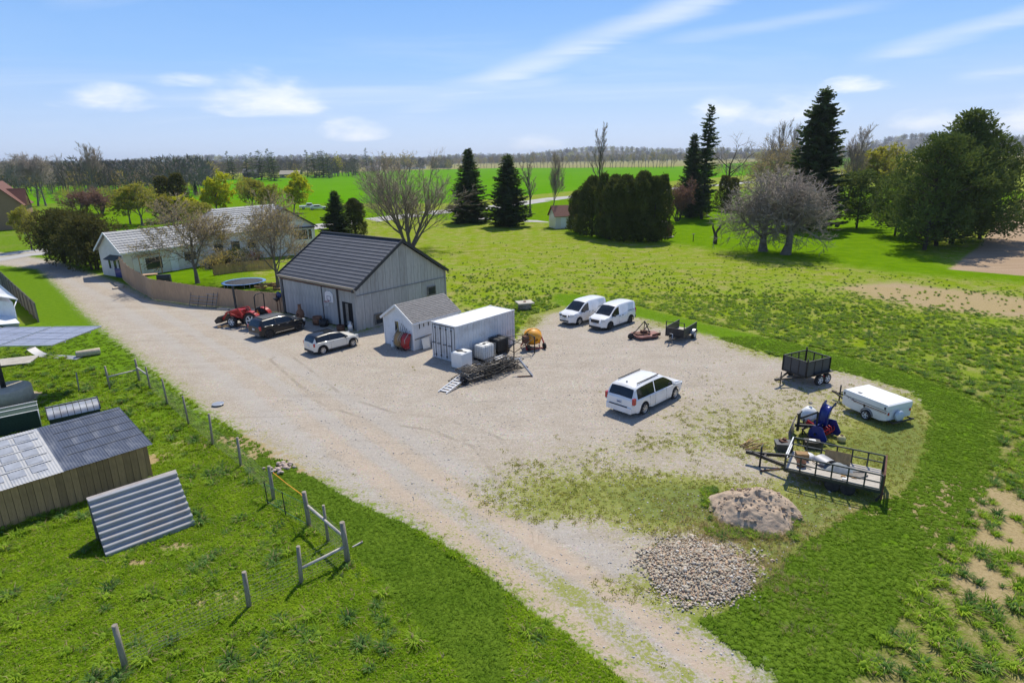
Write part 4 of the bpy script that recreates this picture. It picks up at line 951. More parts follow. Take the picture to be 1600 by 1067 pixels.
scatter('far_woods', pts, [FARC[0], FARC[1], FARC[2], FARC[0], FARC[1], lowA[1], FARC[3]], scl, tilt=.03)
pts2 = []; sc2 = []
for _ in range(2600):
    x = random.uniform(-300, 1900); dist = random.uniform(1750, 2350); th = math.atan((x-800)/CAM_F)
    pts2.append((dist*math.sin(th), dist*math.cos(th), 0)); sc2.append(random.uniform(1.0, 1.55))
hills = MB(); vs = []; fs = []
na = 220
for i in range(na+1):
    th = R(-62+124*i/na); pxx = 800+CAM_F*math.tan(max(-1.3, min(1.3, th)))
    hh = 20+9*math.sin(i*.11)+6*math.sin(i*.31+1)+14*math.exp(-((pxx-950)/130)**2)+52*math.exp(-((pxx-1420)/95)**2)+40*math.exp(-((pxx-1640)/90)**2)
    for (d, k) in ((2350, 0), (2750, .75), (3300, 1), (4200, 0)):
        vs.append((d*math.sin(th), d*math.cos(th), hh*k-0.5*(k == 0)))
    if i:
        for j in range(3): fs.append((4*(i-1)+j, 4*i+j, 4*i+j+1, 4*(i-1)+j+1))
hills.add(vs, fs, 0, True)
M['hill'] = pm('wooded_hill', (0.075, 0.070, 0.050), 0.95, var=.4, scale=.02, dirt=((.035, .045, .03), .7, .008))
tagp(hills.build('hills', M['hill']), kind='structure')
for _ in range(3400):
    i = random.uniform(0, na); th = R(-62+124*i/na); pxx = 800+CAM_F*math.tan(max(-1.3, min(1.3, th)))
    hh = 20+9*math.sin(i*.11)+6*math.sin(i*.31+1)+14*math.exp(-((pxx-950)/130)**2)+52*math.exp(-((pxx-1420)/95)**2)+40*math.exp(-((pxx-1640)/90)**2)
    u = random.random(); d = 2350+u*950; k = min(1, u*2.375*.75) if u < .42 else .75+.25*(u-.42)/.58
    pts2.append((d*math.sin(th), d*math.cos(th), hh*k-1)); sc2.append(random.uniform(1.3, 1.9))
scatter('hill_woods', pts2, [FARC[0], FARC[1], FARC[5], FARC[3], FARC[2], FARC[4], FARC[1], FARC[0]], sc2, tilt=.03)
scatter('near_scrub', band(60, 330, 90, 300, 316), [FARC[1], FARC[3], FARC[4], FARC[0]], [random.uniform(.22, .42) for _ in range(90)], tilt=.06)
# scrub beyond the road at the right
scatter('far_scrub', band(1110, 1600, 150, 262, 276)+band(1240, 1440, 60, 282, 300), [FARC[0], FARC[3], FARC[4], lowB[1]], [random.uniform(.3, .6) for _ in range(210)], tilt=.05)
# far farm buildings
def far_house(name, px, py, w_, d_, h, roof, label, wall='white_siding', roofm='shingle', rz=0.0):
    o = thing(name, label, 'house', gp(px, py), rz)
    mb = MB(); mb.prism([(-d_/2, 0), (d_/2, 0), (d_/2, h), (0, h+roof), (-d_/2, h)], 'x', -w_/2, w_/2); mb.build('wall', M[wall], o)
    rf = MB()
    for s_ in (-1, 1): rf.slab([(-w_/2-.4, s_*(d_/2+.5), h-.25), (w_/2+.4, s_*(d_/2+.5), h-.25), (w_/2+.4, 0, h+roof+.12), (-w_/2-.4, 0, h+roof+.12)], .15)
    rf.build('roof', M[roofm], o)
    for i in range(max(2, int(w_/5))):
        x = -w_/2+w_*(i+.5)/max(2, int(w_/5)); win = MB(); win.box((x, -d_/2-.03, h*.55), (1.2, .06, 1.1)); win.build('window', M['window_glass'], o)
    return o
far_house('farmhouse', 690, 263.0, 34, 12, 5, 7, 'far grey house with pinkish roof at the end of the green field', 'concrete_dark', 'concrete')
far_house('farmhouse', 584, 267.2, 20, 9, 4, 4, 'far pale blue-grey house under the lone dark spruce', 'white_siding', 'shingle')
far_house('farmhouse', 640, 264.5, 30, 8, 3.4, 3, 'long low far house behind the leafless tree crown', 'white_siding', 'shingle')
far_house('farmhouse', 657, 263.8, 18, 8, 3.4, 3, 'small far white house between two farm roofs', 'white_siding', 'concrete')
far_house('farm_shed', 523, 271, 10, 6, 3, 2, 'tiny white-roofed shed at the near edge of the far farmstead', 'concrete_dark', 'white_trim')
far_house('farmhouse', 393, 277, 14, 8, 4, 4, 'far blue-grey gabled house among conifers on the left skyline', 'mesh_grey', 'concrete_dark')
far_house('farmhouse', 455, 278, 18, 8, 3.4, 3, 'far grey bungalow between the two dark conifer groups', 'concrete_dark', 'concrete')
# ------------------------------------------------------------------ buildings
def course_mesh(name, L, wdt, pitch, amp, th, mat, x0=0.0, round_=True):
    """one course of a pressed-metal roof: runs along x, wdt up the slope (y), lower edge lifted"""
    mb = MB(); n = max(2, int(L/pitch)*4); vs = []; fs = []
    for i in range(n+1):
        x = x0+L*i/n; h = amp*(0.5-0.5*math.cos(2*math.pi*i/4)) if round_ else amp*((i % 4) in (1, 2))
        vs += [(x, -0.03, th+h-0.055), (x, -0.03, th+h), (x, wdt, h*0.6)]
    for i in range(n):
        a = 3*i; b = a+3
        fs += [(a, b, b+1, a+1), (a+1, b+1, b+2, a+2)]
    mb.add(vs, fs, 0, False)
    return mb.mesh(name, mat)
def course_roof(o, x0, x1, ya, za, yb, zb, n, pitch, amp, th, mat, inset=(0, 0)):
    """courses from the eave (ya,za) up to the ridge (yb,zb)"""
    sl = math.hypot(yb-ya, zb-za)/n; ang = math.atan2(zb-za, abs(yb-ya)); sg = 1 if yb > ya else -1
    shared = None
    for k in range(n):
        u = k/n
        if inset == (0, 0):
            if shared is None: shared = course_mesh('roof_course', x1-x0, sl*1.02, pitch, amp, th, mat)
            me = shared
        else: me = course_mesh('roof_course', (x1-x0)-(inset[0]+inset[1])*u, sl*1.02, pitch, amp, th, mat)
        if sg > 0: link_mesh('roof_course', me, o, (x0+inset[0]*u, ya+(yb-ya)*u, za+(zb-za)*u), (ang, 0, 0))
        else: link_mesh('roof_course', me, o, (x1-inset[1]*u, ya+(yb-ya)*u, za+(zb-za)*u), (ang, 0, math.pi))
def board_mesh(name, w_, h, t, mat, top=None):
    mb = MB(); top = top or h
    mb.add([(0, 0, 0), (w_, 0, 0), (w_, 0, top), (0, 0, h), (0, t, 0), (w_, t, 0), (w_, t, top), (0, t, h)], [(0, 1, 2, 3), (5, 4, 7, 6), (4, 0, 3, 7), (1, 5, 6, 2), (3, 2, 6, 7), (4, 5, 1, 0)])
    return mb.mesh(name, mat)

# --- the grey barn
barn = thing('barn', 'large grey barn with charcoal metal roof and sliding doors', 'barn', (-21.133, 55.508, 0), -0.684)
BL, BW, BE, BR = 11.02, 10.186, 3.62, 6.83
sl = (BR-BE)/(BW/2)
core = MB(); core.prism([(0.08, 0), (BW-.08, 0), (BW-.08, BE-.02), (BW/2, BR-.1), (0.08, BE-.02)], 'x', 0.08, BL-0.08); core.build('wall_core', M['dark_inside'], barn)
wpm = 0.0
def barn_panels(axis, a0, a1, step, zf, z0=0.0, mat='barn_wall', name='wall_panel', off=0.0, fixed=None):
    a = a0; k = 0
    while a < a1-0.05:
        b = min(a+step, a1); h0, h1 = zf(a), zf(b)
        if zf is gable_top and a < BW/2 < b:
            mb = MB(); mb.prism([(0, 0), (b-a-.02, 0), (b-a-.02, h1-z0), (BW/2-a, BR-.12-z0), (0, h0-z0)], 'y', 0, .05); me = mb.mesh(name, M[mat])
        else: me = board_mesh(name, b-a-0.022, h0-z0, 0.05, M[mat], h1-z0)
        j = random.uniform(0, .012)+off
        if axis == 'x': link_mesh(name, me, barn, (a, 0.05-j-.03, z0))
        else: link_mesh(name, me, barn, (BL-0.05+j+.03, a, z0), (0, 0, math.pi/2))
        a = b; k += 1
def gable_top(y): return BE-0.02+sl*(BW/2-abs(y-BW/2))-.10
barn_panels('y', 0.0, BW, 0.80, lambda y: 2.92, 0.0)
barn_panels('y', 0.0, BW, 0.80, gable_top, 2.94)
sm = MB(); sm.box((BL+.052, BW/2, 2.93), (.03, BW-.02, .05)); sm.build('siding_seam', M['plastic_grey'], barn)
barn_panels('x', 0.0, 0.42, 0.42, lambda x: 3.3)
barn_panels('x', 8.62, 9.02, 0.4, lambda x: 3.3); barn_panels('x', 10.42, BL-.02, 0.6, lambda x: 3.3)
barn_panels('x', 9.02, 10.42, 0.7, lambda x: 3.3, 2.25)
for nm, (a, b) in (('sliding_door', (0.5, 6.4)), ('sliding_door', (6.55, 8.55))):
    d = MB(); d.box(((a+b)/2, -.05, 1.66), (b-a, .05, 3.10)); dd = d.build(nm, M['barn_door'], barn)
    n = int((b-a)/.47)
    for k in range(n):
        x = a+(b-a)*k/n; link_mesh('door_board', board_mesh('door_board', (b-a)/n-.018, 3.12+random.uniform(-.03, .01), .03, M['barn_door']), dd, (x+.008, -.112-random.uniform(0, .012), .10+random.uniform(0, .03)))
tr = MB(); tr.bar((0.2, -.19, 3.33), (10.95, -.19, 3.33), .09, .12); tr.build('door_track', M['rust'], barn)
kn = MB(); kn.box((10.95, -.22, 3.33), (.16, .18, .2)); kn.build('track_end', M['dark_trim'], barn)
for x in (0.38, 6.47, 8.6):
    po = MB(); po.box((x, -.07, 1.65), (.12, .12, 3.3)); po.build('door_post', M['dark_trim'], barn)
fa = MB(); fa.slab([(-.1, -.14, 3.36), (BL+.1, -.14, 3.36), (BL+.1, -.26, 3.62), (-.1, -.26, 3.62)], .05); fa.build('fascia', M['tan_trim'], barn)
op = MB(); op.box((9.72, .06, 1.12), (1.36, .04, 2.22)); op.build('doorway', M['dark_inside'], barn)
dr = MB(); dr.box((9.72, -.02, 1.1), (.34, .05, 2.1)); dr.build('door', M['concrete_dark'], barn)
cn_ = MB(); cn_.box((BL-.05, -.05, 1.75), (.14, .14, 3.5)); cn_.box((-.02, -.05, 1.75), (.12, .12, 3.5)); cn_.box((BL, BW, 1.75), (.12, .12, 3.5)); cn_.build('corner_trim', M['barn_wall'], barn)
for (y, z, wy, hz) in ((2.1, .62, .75, .85), (8.35, 1.95, .95, .75)):
    wf = MB(); wf.box((BL+.055, y, z), (.05, wy, hz)); f_ = wf.build('window', M['window_glass'], barn)
    fr = MB()
    for s_ in (-1, 1): fr.box((BL+.07, y+s_*wy/2, z), (.07, .07, hz+.07)); fr.box((BL+.07, y, z+s_*hz/2), (.07, wy+.07, .07))
    fr.build('window_frame', M['concrete_dark'], f_)
bkw = MB(); bkw.box((BL/2, BW, BE/2), (BL-.1, .06, BE)); bkw.box((0, BW/2, 1.7), (.05, BW-.1, 3.4)); bkw.build('wall', M['barn_wall'], barn)
ov = .22; ge = .28
course_roof(barn, -ge, BL+ge, -ov, BE-sl*ov, BW/2, BR, 15, .38, .018, .05, M['barn_roof'])
course_roof(barn, -ge, BL+ge, BW+ov, BE-sl*ov, BW/2, BR, 15, .38, .018, .05, M['barn_roof'])
for x in (-ge, BL+ge):
    for y0 in (-ov, BW+ov): rk = MB(); rk.bar((x, y0, BE-sl*ov+.03), (x, BW/2, BR+.03), .10, .24); rk.build('rake_trim', M['dark_trim'], barn)
rc_ = MB(); rc_.tube([(-ge, BW/2, BR+.07), (BL+ge, BW/2, BR+.07)], .11, 8); rc_.build('ridge_cap', M['dark_trim'], barn)
def barn_pt(x, y, z=0.0): return barn_matrix @ Vector((x, y, z))
barn_matrix = Matrix.Translation(barn.location) @ Matrix.Rotation(-0.684, 4, 'Z')
# things by the barn front
bb = thing('basketball_hoop', 'white rounded basketball backboard fixed to the barn sliding door', 'basketball hoop', barn_pt(7.55, -.16, 2.35), -0.684)
pl = []
for i in range(13):
    t = math.pi*i/12; pl.append((.56*math.cos(t), .28+.34*math.sin(t)))
pl += [(-.56, -.32), (.56, -.32)]
mb = MB(); mb.prism(pl, 'y', -.03, .02); mb.build('backboard', M['white_paint'], bb)
mb = MB(); mb.tube([(.20*math.cos(6.283*i/16), -.30+.20*math.sin(6.283*i/16), -.22) for i in range(16)], .016, 5, closed=True); mb.bar((0, -.1, -.22), (0, 0, -.22), .05); mb.build('rim', M['red_paint'], bb)
mb = MB()
for i in range(10):
    a = 6.283*i/10; mb.tube([(.2*math.cos(a), -.3+.2*math.sin(a), -.22), (.11*math.cos(a+.3), -.3+.11*math.sin(a+.3), -.6)], .006, 3, caps=False)
mb.build('net', M['white_trim'], bb)
mb = MB(); mb.bar((-.26, -.034, -.18), (.26, -.034, -.18), .02, .03); mb.bar((-.26, -.034, .18), (.26, -.034, .18), .02, .03)
for s_ in (-1, 1): mb.bar((s_*.26, -.034, -.18), (s_*.26, -.034, .18), .03, .02)
mb.build('target_square', M['ink_blue'], bb)
def lathe_thing(name, label, cat, loc, prof, mat, n=14, rz=0, group=None, rot=None, extra=None):
    o = thing(name, label, cat, loc, rz, group); mb = MB(); mb.lathe(prof, n); mb.build('body', M[mat], o, rot=rot); return o
ch = lathe_thing('clay_chiminea', 'rusty brown pot-bellied chiminea between the dark wagon and the barn', 'chiminea', barn_pt(4.2, -1.0), [(.22, .28), (.32, .42), (.36, .65), (.30, .92), (.16, 1.1), (.13, 1.45), (.17, 1.52), (.12, 1.52), (.10, 1.2)], 'terracotta')
mb = MB()
for k in range(3):
    a = 2.1*k; mb.bar((.25*math.cos(a), .25*math.sin(a), 0), (.2*math.cos(a), .2*math.sin(a), .42), .04)
mb.tube([(.24*math.cos(6.283*i/12), .24*math.sin(6.283*i/12), .30) for i in range(12)], .02, 4, closed=True); mb.build('stand', M['rust'], ch)
mb = MB(); mb.lathe([(.13, -.02), (.13, .02)], 10, M=Matrix.Translation((-.12, -.30, .66)) @ Matrix.Rotation(R(90), 4, 'X') @ Matrix.Rotation(R(-20), 4, 'Y')); mb.build('mouth', M['dark_inside'], ch)
for (x, y, r_, h_, mt, lb) in ((6.35, -.75, .42, .72, 'terracotta', 'rusty brown half barrel left of the barn hoop'), (7.25, -.75, .40, .58, 'black_frame', 'black round tub below the barn hoop'), (9.9, -.95, .34, .55, 'rust', 'low rusty drum in front of the dark barn doorway')):
    o = thing('barrel', lb, 'barrel', barn_pt(x, y)); mb = MB(); mb.lathe([(r_*.88, 0), (r_, h_*.5), (r_*.93, h_), (r_*.86, h_), (r_*.84, h_*.82), (0.01, h_*.82)], 16); mb.build('staves', M[mt], o)
    for q in (.2, .8):
        hb = MB(); hb.lathe([(r_*.955, h_*q-.025), (r_*.985, h_*q+.025)], 16, caps=False); hb.build('hoop', M['dark_steel'], o)
o = thing('milk_can', 'pale grey milk can by the right corner of the barn front', 'milk can', barn_pt(10.65, -.55)); mb = MB(); mb.lathe([(.2, 0), (.2, .5), (.12, .66), (.12, .78), (.16, .82)], 12); mb.build('body', M['alu'], o)
mb = MB(); mb.lathe([(.13, .82), (.13, .88), (.03, .9)], 10); mb.build('lid', M['steel'], o)
for s_ in (-1, 1):
    mb = MB(); mb.tube([(s_*.13, 0, .72), (s_*.24, 0, .70), (s_*.22, 0, .56)], .018, 5); mb.build('handle', M['steel'], o)

# --- white garden shed
SL, SW, SE, SR = 4.564, 3.236, 2.229, 3.267
shed = thing('garden_shed', 'small white clapboard shed with grey shingle roof', 'shed', (-7.206, 42.909, 0), .863)
def clap_wall(o, name, pts, outer, mat, lap=.13):
    """clapboards over a wall outline: pts=(a0,a1,top function); outer(a,z,d) places a point d proud of the wall"""
    a0, a1, top = pts; mb = MB(); z = 0.0; zm = max(top(a0), top(a1), top((a0+a1)/2))
    while z < zm-.01:
        z2 = min(z+lap, zm)
        def lim(zq):
            lo, hi = a0, a1
            if top(a0) < zq: lo = a0+(a1-a0)/2*(zq-top(a0))/(zm-top(a0))
            if top(a1) < zq: hi = a1-(a1-a0)/2*(zq-top(a1))/(zm-top(a1))
            return lo, hi
        l1, h1 = lim(z); l2, h2 = lim(z2-.001)
        mb.add([outer(l1, z, .022), outer(h1, z, .022), outer(h2, z2, .004), outer(l2, z2, .004), outer(l1, z, 0), outer(h1, z, 0)], [(0, 1, 2, 3), (4, 5, 1, 0)])
        z = z2
    return mb.build(name, M[mat], o)
mb = MB(); mb.prism([(.0, 0), (SW, 0), (SW, SE), (SW/2, SR), (0, SE)], 'x', .0, SL); mb.build('wall_core', M['white_siding'], shed)
clap_wall(shed, 'wall', (0, SW, lambda y: SR if abs(y-SW/2) < .01 else SE), lambda a, z, d: (-d-.002, a, z), 'white_siding')
clap_wall(shed, 'wall', (0, SL, lambda x: SE), lambda a, z, d: (a, -d-.002, z), 'white_siding')
tm = MB()
for (x, y) in ((0, 0), (0, SW), (SL, 0)): tm.box((x-.012 if x == 0 else x, y-.012 if y == 0 else y, SE/2-.02), (.10, .10, SE-.04))
tm.build('corner_trim', M['white_trim'], shed)
ssl = (SR-SE)/(SW/2); so_, sg_ = .22, .2
def shingle_roof(o, x0, x1, ya, za, yb, zb, cw, cl, mat, seed=1, name='roof'):
    r = random.Random(seed); n = max(3, int(math.hypot(yb-ya, zb-za)/cl)); mb = MB()
    for k in range(n):
        u0, u1 = k/n, (k+1)/n; x = x0-(cw*.5 if k % 2 else 0)
        while x < x1:
            a, b = max(x, x0), min(x+cw, x1)
            if b-a > .02:
                h = .03+r.uniform(0, .02); p = [(a+.006, ya+(yb-ya)*u0, za+(zb-za)*u0+h), (b-.006, ya+(yb-ya)*u0, za+(zb-za)*u0+h), (b-.006, ya+(yb-ya)*u1, za+(zb-za)*u1+.012), (a+.006, ya+(yb-ya)*u1, za+(zb-za)*u1+.012)]
                q = [(a+.006, ya+(yb-ya)*u0, za+(zb-za)*u0), (b-.006, ya+(yb-ya)*u0, za+(zb-za)*u0)]
                mb.add(p+q, [(0, 1, 2, 3), (4, 5, 1, 0)] if yb > ya else [(3, 2, 1, 0), (0, 1, 5, 4)])
            x += cw
    return mb.build(name, M[mat], o)
for (ya, yb) in ((-so_, SW/2), (SW+so_, SW/2)):
    dk = MB(); dk.slab([(-sg_, ya, SE-ssl*so_-.005), (SL+sg_, ya, SE-ssl*so_-.005), (SL+sg_, yb, SR-.005), (-sg_, yb, SR-.005)], .05); r_ = dk.build('roof_deck', M['white_trim'], shed)
    shingle_roof(r_, -sg_, SL+sg_, ya, SE-ssl*so_, yb, SR, .34, .16, 'shingle', int(ya*10), 'shingles')['kind'] = 'stuff'
fb = MB()
for y0 in (-so_, SW+so_): fb.bar((-sg_-.02, y0, SE-ssl*so_-.05), (-sg_-.02, SW/2, SR-.05), .04, .16); fb.bar((-sg_, y0, SE-ssl*so_-.06), (SL+sg_, y0, SE-ssl*so_-.06), .04, .13)
fb.build('fascia', M['white_trim'], shed)
wn = MB(); wn.box((-.035, 1.72, 1.35), (.03, .44, 1.22)); wo = wn.build('window', M['window_glass'], shed)
wn = MB(); wn.box((-.055, 1.62, 1.35), (.02, .16, 1.14)); wn.build('curtain', M['bud_tan'], wo)
wn = MB()
for s_ in (-1, 1): wn.box((-.045, 1.72+s_*.26, 1.35), (.06, .08, 1.38)); wn.box((-.045, 1.72, 1.35+s_*.65), (.06, .46, .08))
wn.build('window_frame', M['white_trim'], wo)
for k, x in enumerate((.62, 1.04, 1.50, 1.92)):
    v = MB(); v.box((x, -.035, 1.72-.0*k), (.055, .03, .38 if k < 1 else .26)); v.build('vent_slot', M['dark_inside'], shed)
pb = MB(); pb.bar((.1, -.06, .80), (4.2, -.06, .98), .04, .05); pb.build('rail', M['concrete_dark'], shed)
def shed_pt(x, y, z=0.0): return Matrix.Translation((-7.206, 42.909, 0)) @ Matrix.Rotation(.863, 4, 'Z') @ Vector((x, y, z))

# --- shipping container
CL, CW, CH = 6.058, 2.438, 2.591
cont = thing('shipping_container', 'white shipping container with corrugated sides', 'container', (-3.78, 39.72, 0.02), .854)
def corrugated(a0, a1, z0, z1, n, amp, place, name, mat, parent):
    mb = MB(); vs = []; fs = []; k = 0; per = (a1-a0)/n
    prof = [(0, 0), (.30, 0), (.45, 1), (.80, 1), (.95, 0)]
    for i in range(n):
        for (u, h) in prof: vs += [place(a0+per*(i+u), z0, -amp*h), place(a0+per*(i+u), z1, -amp*h)]
    vs += [place(a1, z0, 0), place(a1, z1, 0)]
    for i in range(len(vs)//2-1): fs.append((2*i, 2*i+2, 2*i+3, 2*i+1))
    mb.add(vs, fs); return mb.build(name, M[mat], parent)
corrugated(.12, CL-.12, .16, CH-.10, 21, .036, lambda a, z, d: (a, -d*1.0+.02, z), 'side_panel', 'container', cont)
corrugated(.12, CL-.12, .16, CH-.10, 21, .036, lambda a, z, d: (a, CW+d-.02, z), 'side_panel', 'container', cont)
corrugated(.12, CW-.12, .16, CH-.10, 8, .036, lambda a, z, d: (CL+d-.02, a, z), 'end_panel', 'container', cont)
fr = MB()
for x in (.06, CL-.06):
    for y in (.06, CW-.06): fr.box((x, y, CH/2), (.14, .14, CH))
for y in (.04, CW-.04): fr.box((CL/2, y, .09), (CL-.27, .10, .16)); fr.box((CL/2, y, CH-.06), (CL-.27, .09, .11))
for x in (.05, CL-.05): fr.box((x, CW/2, .09), (.09, CW-.27, .16)); fr.box((x, CW/2, CH-.06), (.09, CW-.27, .11))
fr.build('frame', M['container'], cont)
cb = MB()
for x in (.06, CL-.06):
    for y in (.06, CW-.06):
        for z in (.05, CH-.045): cb.box((x, y, z), (.18, .17, .12))
cb.build('corner_casting', M['container'], cont)
tp = MB(); vs = []; fs = []
for i in range(41):
    x = .1+(CL-.2)*i/40; h = CH-.03+(.012 if (i//2) % 2 else 0); vs += [(x, .06, h), (x, CW-.06, h)]
    if i: fs.append((2*i-2, 2*i, 2*i+1, 2*i-1))
tp.add(vs, fs); tp.build('roof', M['container_top'], cont)
for k, (a, b) in enumerate(((.14, CW/2-.01), (CW/2+.01, CW-.14))):
    d = MB(); d.box((.03, (a+b)/2, CH/2), (.05, b-a, CH-.36))
    for q in range(4): d.box((-.005, a+(b-a)*(q+.5)/4, CH/2), (.03, (b-a)/4-.09, CH-.6))
    dd = d.build('door', M['container'], cont)
    for y in (a+.28, b-.28):
        br = MB(); br.tube([(-.06, y, .12), (-.06, y, CH-.10)], .02, 6); br.box((-.06, y, .3), (.05, .10, .08)); br.box((-.06, y, CH-.35), (.05, .10, .08)); br.bar((-.09, y, 1.15), (-.09, y+.34, 1.12), .03, .05); br.build('lock_bar', M['dark_steel'], dd)
    sm_ = MB(); sm_.box((-.012, a if k == 0 else b, CH/2), (.02, .03, CH-.3)); sm_.build('door_gasket', M['plastic_black'], dd)
def cont_pt(x, y, z=0.0): return Matrix.Translation((-3.78, 39.72, 0)) @ Matrix.Rotation(.854, 4, 'Z') @ Vector((x, y, z))

# --- the house: low wing, main block with a hipped end, gabled cross wing
house = thing('house', 'white bungalow with silver tile roof and a gabled cross wing', 'house', (-47.5, 74.9, 0), R(58))
hm = Matrix.Translation(house.location) @ Matrix.Rotation(R(58), 4, 'Z'); hi = hm.inverted()
HW, HE, HR_ = 5.6, 3.35, 5.45; HL = 15.0
mb = MB(); mb.prism([(0, 0), (HW, 0), (HW, HE), (HW/2, HR_), (0, HE)], 'x', 0, HL); mb.build('wall', M['house_wall'], house)
course_roof(house, -.4, HL, -.4, HE-.25, HW/2, HR_+.05, 9, .40, .03, .06, M['tile_roof'])
course_roof(house, -.4, HL, HW+.4, HE-.25, HW/2, HR_+.05, 9, .40, .03, .06, M['tile_roof'])
fs_ = MB(); fs_.bar((-.4, -.42, HE-.3), (HL, -.42, HE-.3), .05, .2)
for y0 in (-.4, HW+.4): fs_.bar((-.42, y0, HE-.27), (-.42, HW/2, HR_), .05, .2)
fs_.build('fascia', M['white_trim'], house)
for (y, z, w_, h_) in ((.9, 1.6, .7, 1.3), (2.0, 1.6, .8, 1.4), (3.3, 1.6, .7, 1.3)):
    q = MB(); q.box((-.03, y, z), (.05, w_, h_)); wo = q.build('window', M['window_glass'], house)
    q = MB()
    for s_ in (-1, 1): q.box((-.05, y+s_*w_/2, z), (.08, .08, h_+.1)); q.box((-.05, y, z+s_*h_/2), (.08, w_+.1, .08))
    q.build('window_frame', M['white_trim'], wo)
aw = MB(); aw.slab([(-.05, .2, 2.75), (-.05, 2.9, 2.75), (-.95, 2.9, 2.3), (-.95, .2, 2.3)], .06); aw.build('awning', M['green_frame'], house)
for (x, w_, z, h_, dk) in ((1.6, 1.0, 1.1, 2.1, 0), (3.6, 2.2, 1.35, 1.6, 1), (6.2, .9, 1.1, 2.1, 0), (8.5, 1.8, 1.6, 1.2, 1), (11.5, 1.8, 1.6, 1.2, 1)):
    q = MB(); q.box((x, -.03, z), (w_, .05, h_)); wo = q.build('window' if dk else 'door', M['window_glass'] if dk else M['white_trim'], house)
    q = MB()
    for s_ in (-1, 1): q.box((x+s_*w_/2, -.05, z), (.1, .08, h_+.1)); q.box((x, -.05, z+s_*h_/2), (w_+.1, .08, .1))
    q.build('frame', M['white_trim'], wo)
bp = MB(); bp.box((-.06, 1.2, .55), (.10, 2.3, 1.1)); bp.build('base_panel', M['blue_paint'], house)
# main block in house coordinates, from the measured eave and ridge
e0 = hi @ gp(318.8, 370, 4.0); e1 = hi @ gp(404, 360, 4.0)
mx0, my0 = e0.x, (e0.y+e1.y)/2; mx1 = e1.x+6; MWd = 7.4
mb = MB(); mb.prism([(my0+.3, 0), (my0+MWd, 0), (my0+MWd, 4.0), (my0+.3, 4.0)], 'x', mx0+.3, mx1); mb.build('wall', M['house_wall'], house)
course_roof(house, mx0, mx1, my0, 4.0, my0+MWd/2, 7.25, 13, .40, .03, .06, M['tile_roof'], inset=(4.2, .001))
course_roof(house, mx0, mx1, my0+MWd, 4.0, my0+MWd/2, 7.25, 13, .40, .03, .06, M['tile_roof'], inset=(4.2, .001))
hp = MB(); hp.slab([(mx0, my0+MWd, 4.02), (mx0, my0, 4.02), (mx0+4.2, my0+MWd/2-.01, 7.27), (mx0+4.2, my0+MWd/2+.01, 7.27)], .05); hp.build('hip_roof', M['tile_roof'], house)
for k in range(4):
    x = mx0+2+k*2.6; q = MB(); q.box((x, my0+.27, 2.2), (1.3, .06, 1.3)); wo = q.build('window', M['window_glass'], house); q = MB(); q.box((x, my0+.24, 1.5), (1.5, .08, .1)); q.box((x, my0+.24, 2.9), (1.5, .08, .1)); q.build('window_frame', M['white_trim'], wo)
# cross wing
ga = hi @ gp(397, 358.5, 4.2); gb = hi @ gp(495, 352.8, 4.2)
gyaw = math.atan2(gb.y-ga.y, gb.x-ga.x); gw = (gb-ga).length
wing = MB(); wing.M = Matrix.Translation((ga.x, ga.y, 0)) @ Matrix.Rotation(gyaw, 4, 'Z')
wing.prism([(.35, 0), (gw-.35, 0), (gw-.35, 4.3), (gw/2, 6.75), (.35, 4.3)], 'y', .3, 9.0); wing.build('wall', M['house_wall'], house)
wr = MB(); wr.M = wing.M
wr.slab([(-.1, -.1, 4.1), (-.1, 9.2, 4.1), (gw/2, 9.2, 7.0), (gw/2, -.1, 7.0)], .12); wr.slab([(gw+.1, -.1, 4.1), (gw+.1, 9.2, 4.1), (gw/2, 9.2, 7.0), (gw/2, -.1, 7.0)], .12); wr.build('roof', M['barn_roof'], house)
wr = MB(); wr.M = wing.M; wr.bar((-.1, -.14, 4.08), (gw/2, -.14, 6.95), .06, .22); wr.bar((gw+.1, -.14, 4.08), (gw/2, -.14, 6.95), .06, .22); wr.box((gw/2, .1, 4.05), (gw-.6, .36, .18)); wr.build('fascia', M['dark_trim'], house)
for (u, w_) in ((.64, .6), (.76, 1.5), (.88, .6)):
    q = MB(); q.M = wing.M; q.box((gw*u, .27, 3.0), (w_, .06, 1.5)); wo = q.build('window', M['window_glass'], house)
    q = MB(); q.M = wing.M
    for s_ in (-1, 1): q.box((gw*u+s_*w_/2, .25, 3.0), (.14, .1, 1.7))
    q.box((gw*u, .25, 3.8), (w_, .1, .12)); q.box((gw*u, .25, 2.2), (w_, .1, .12)); q.build('window_frame', M['white_trim'], wo)

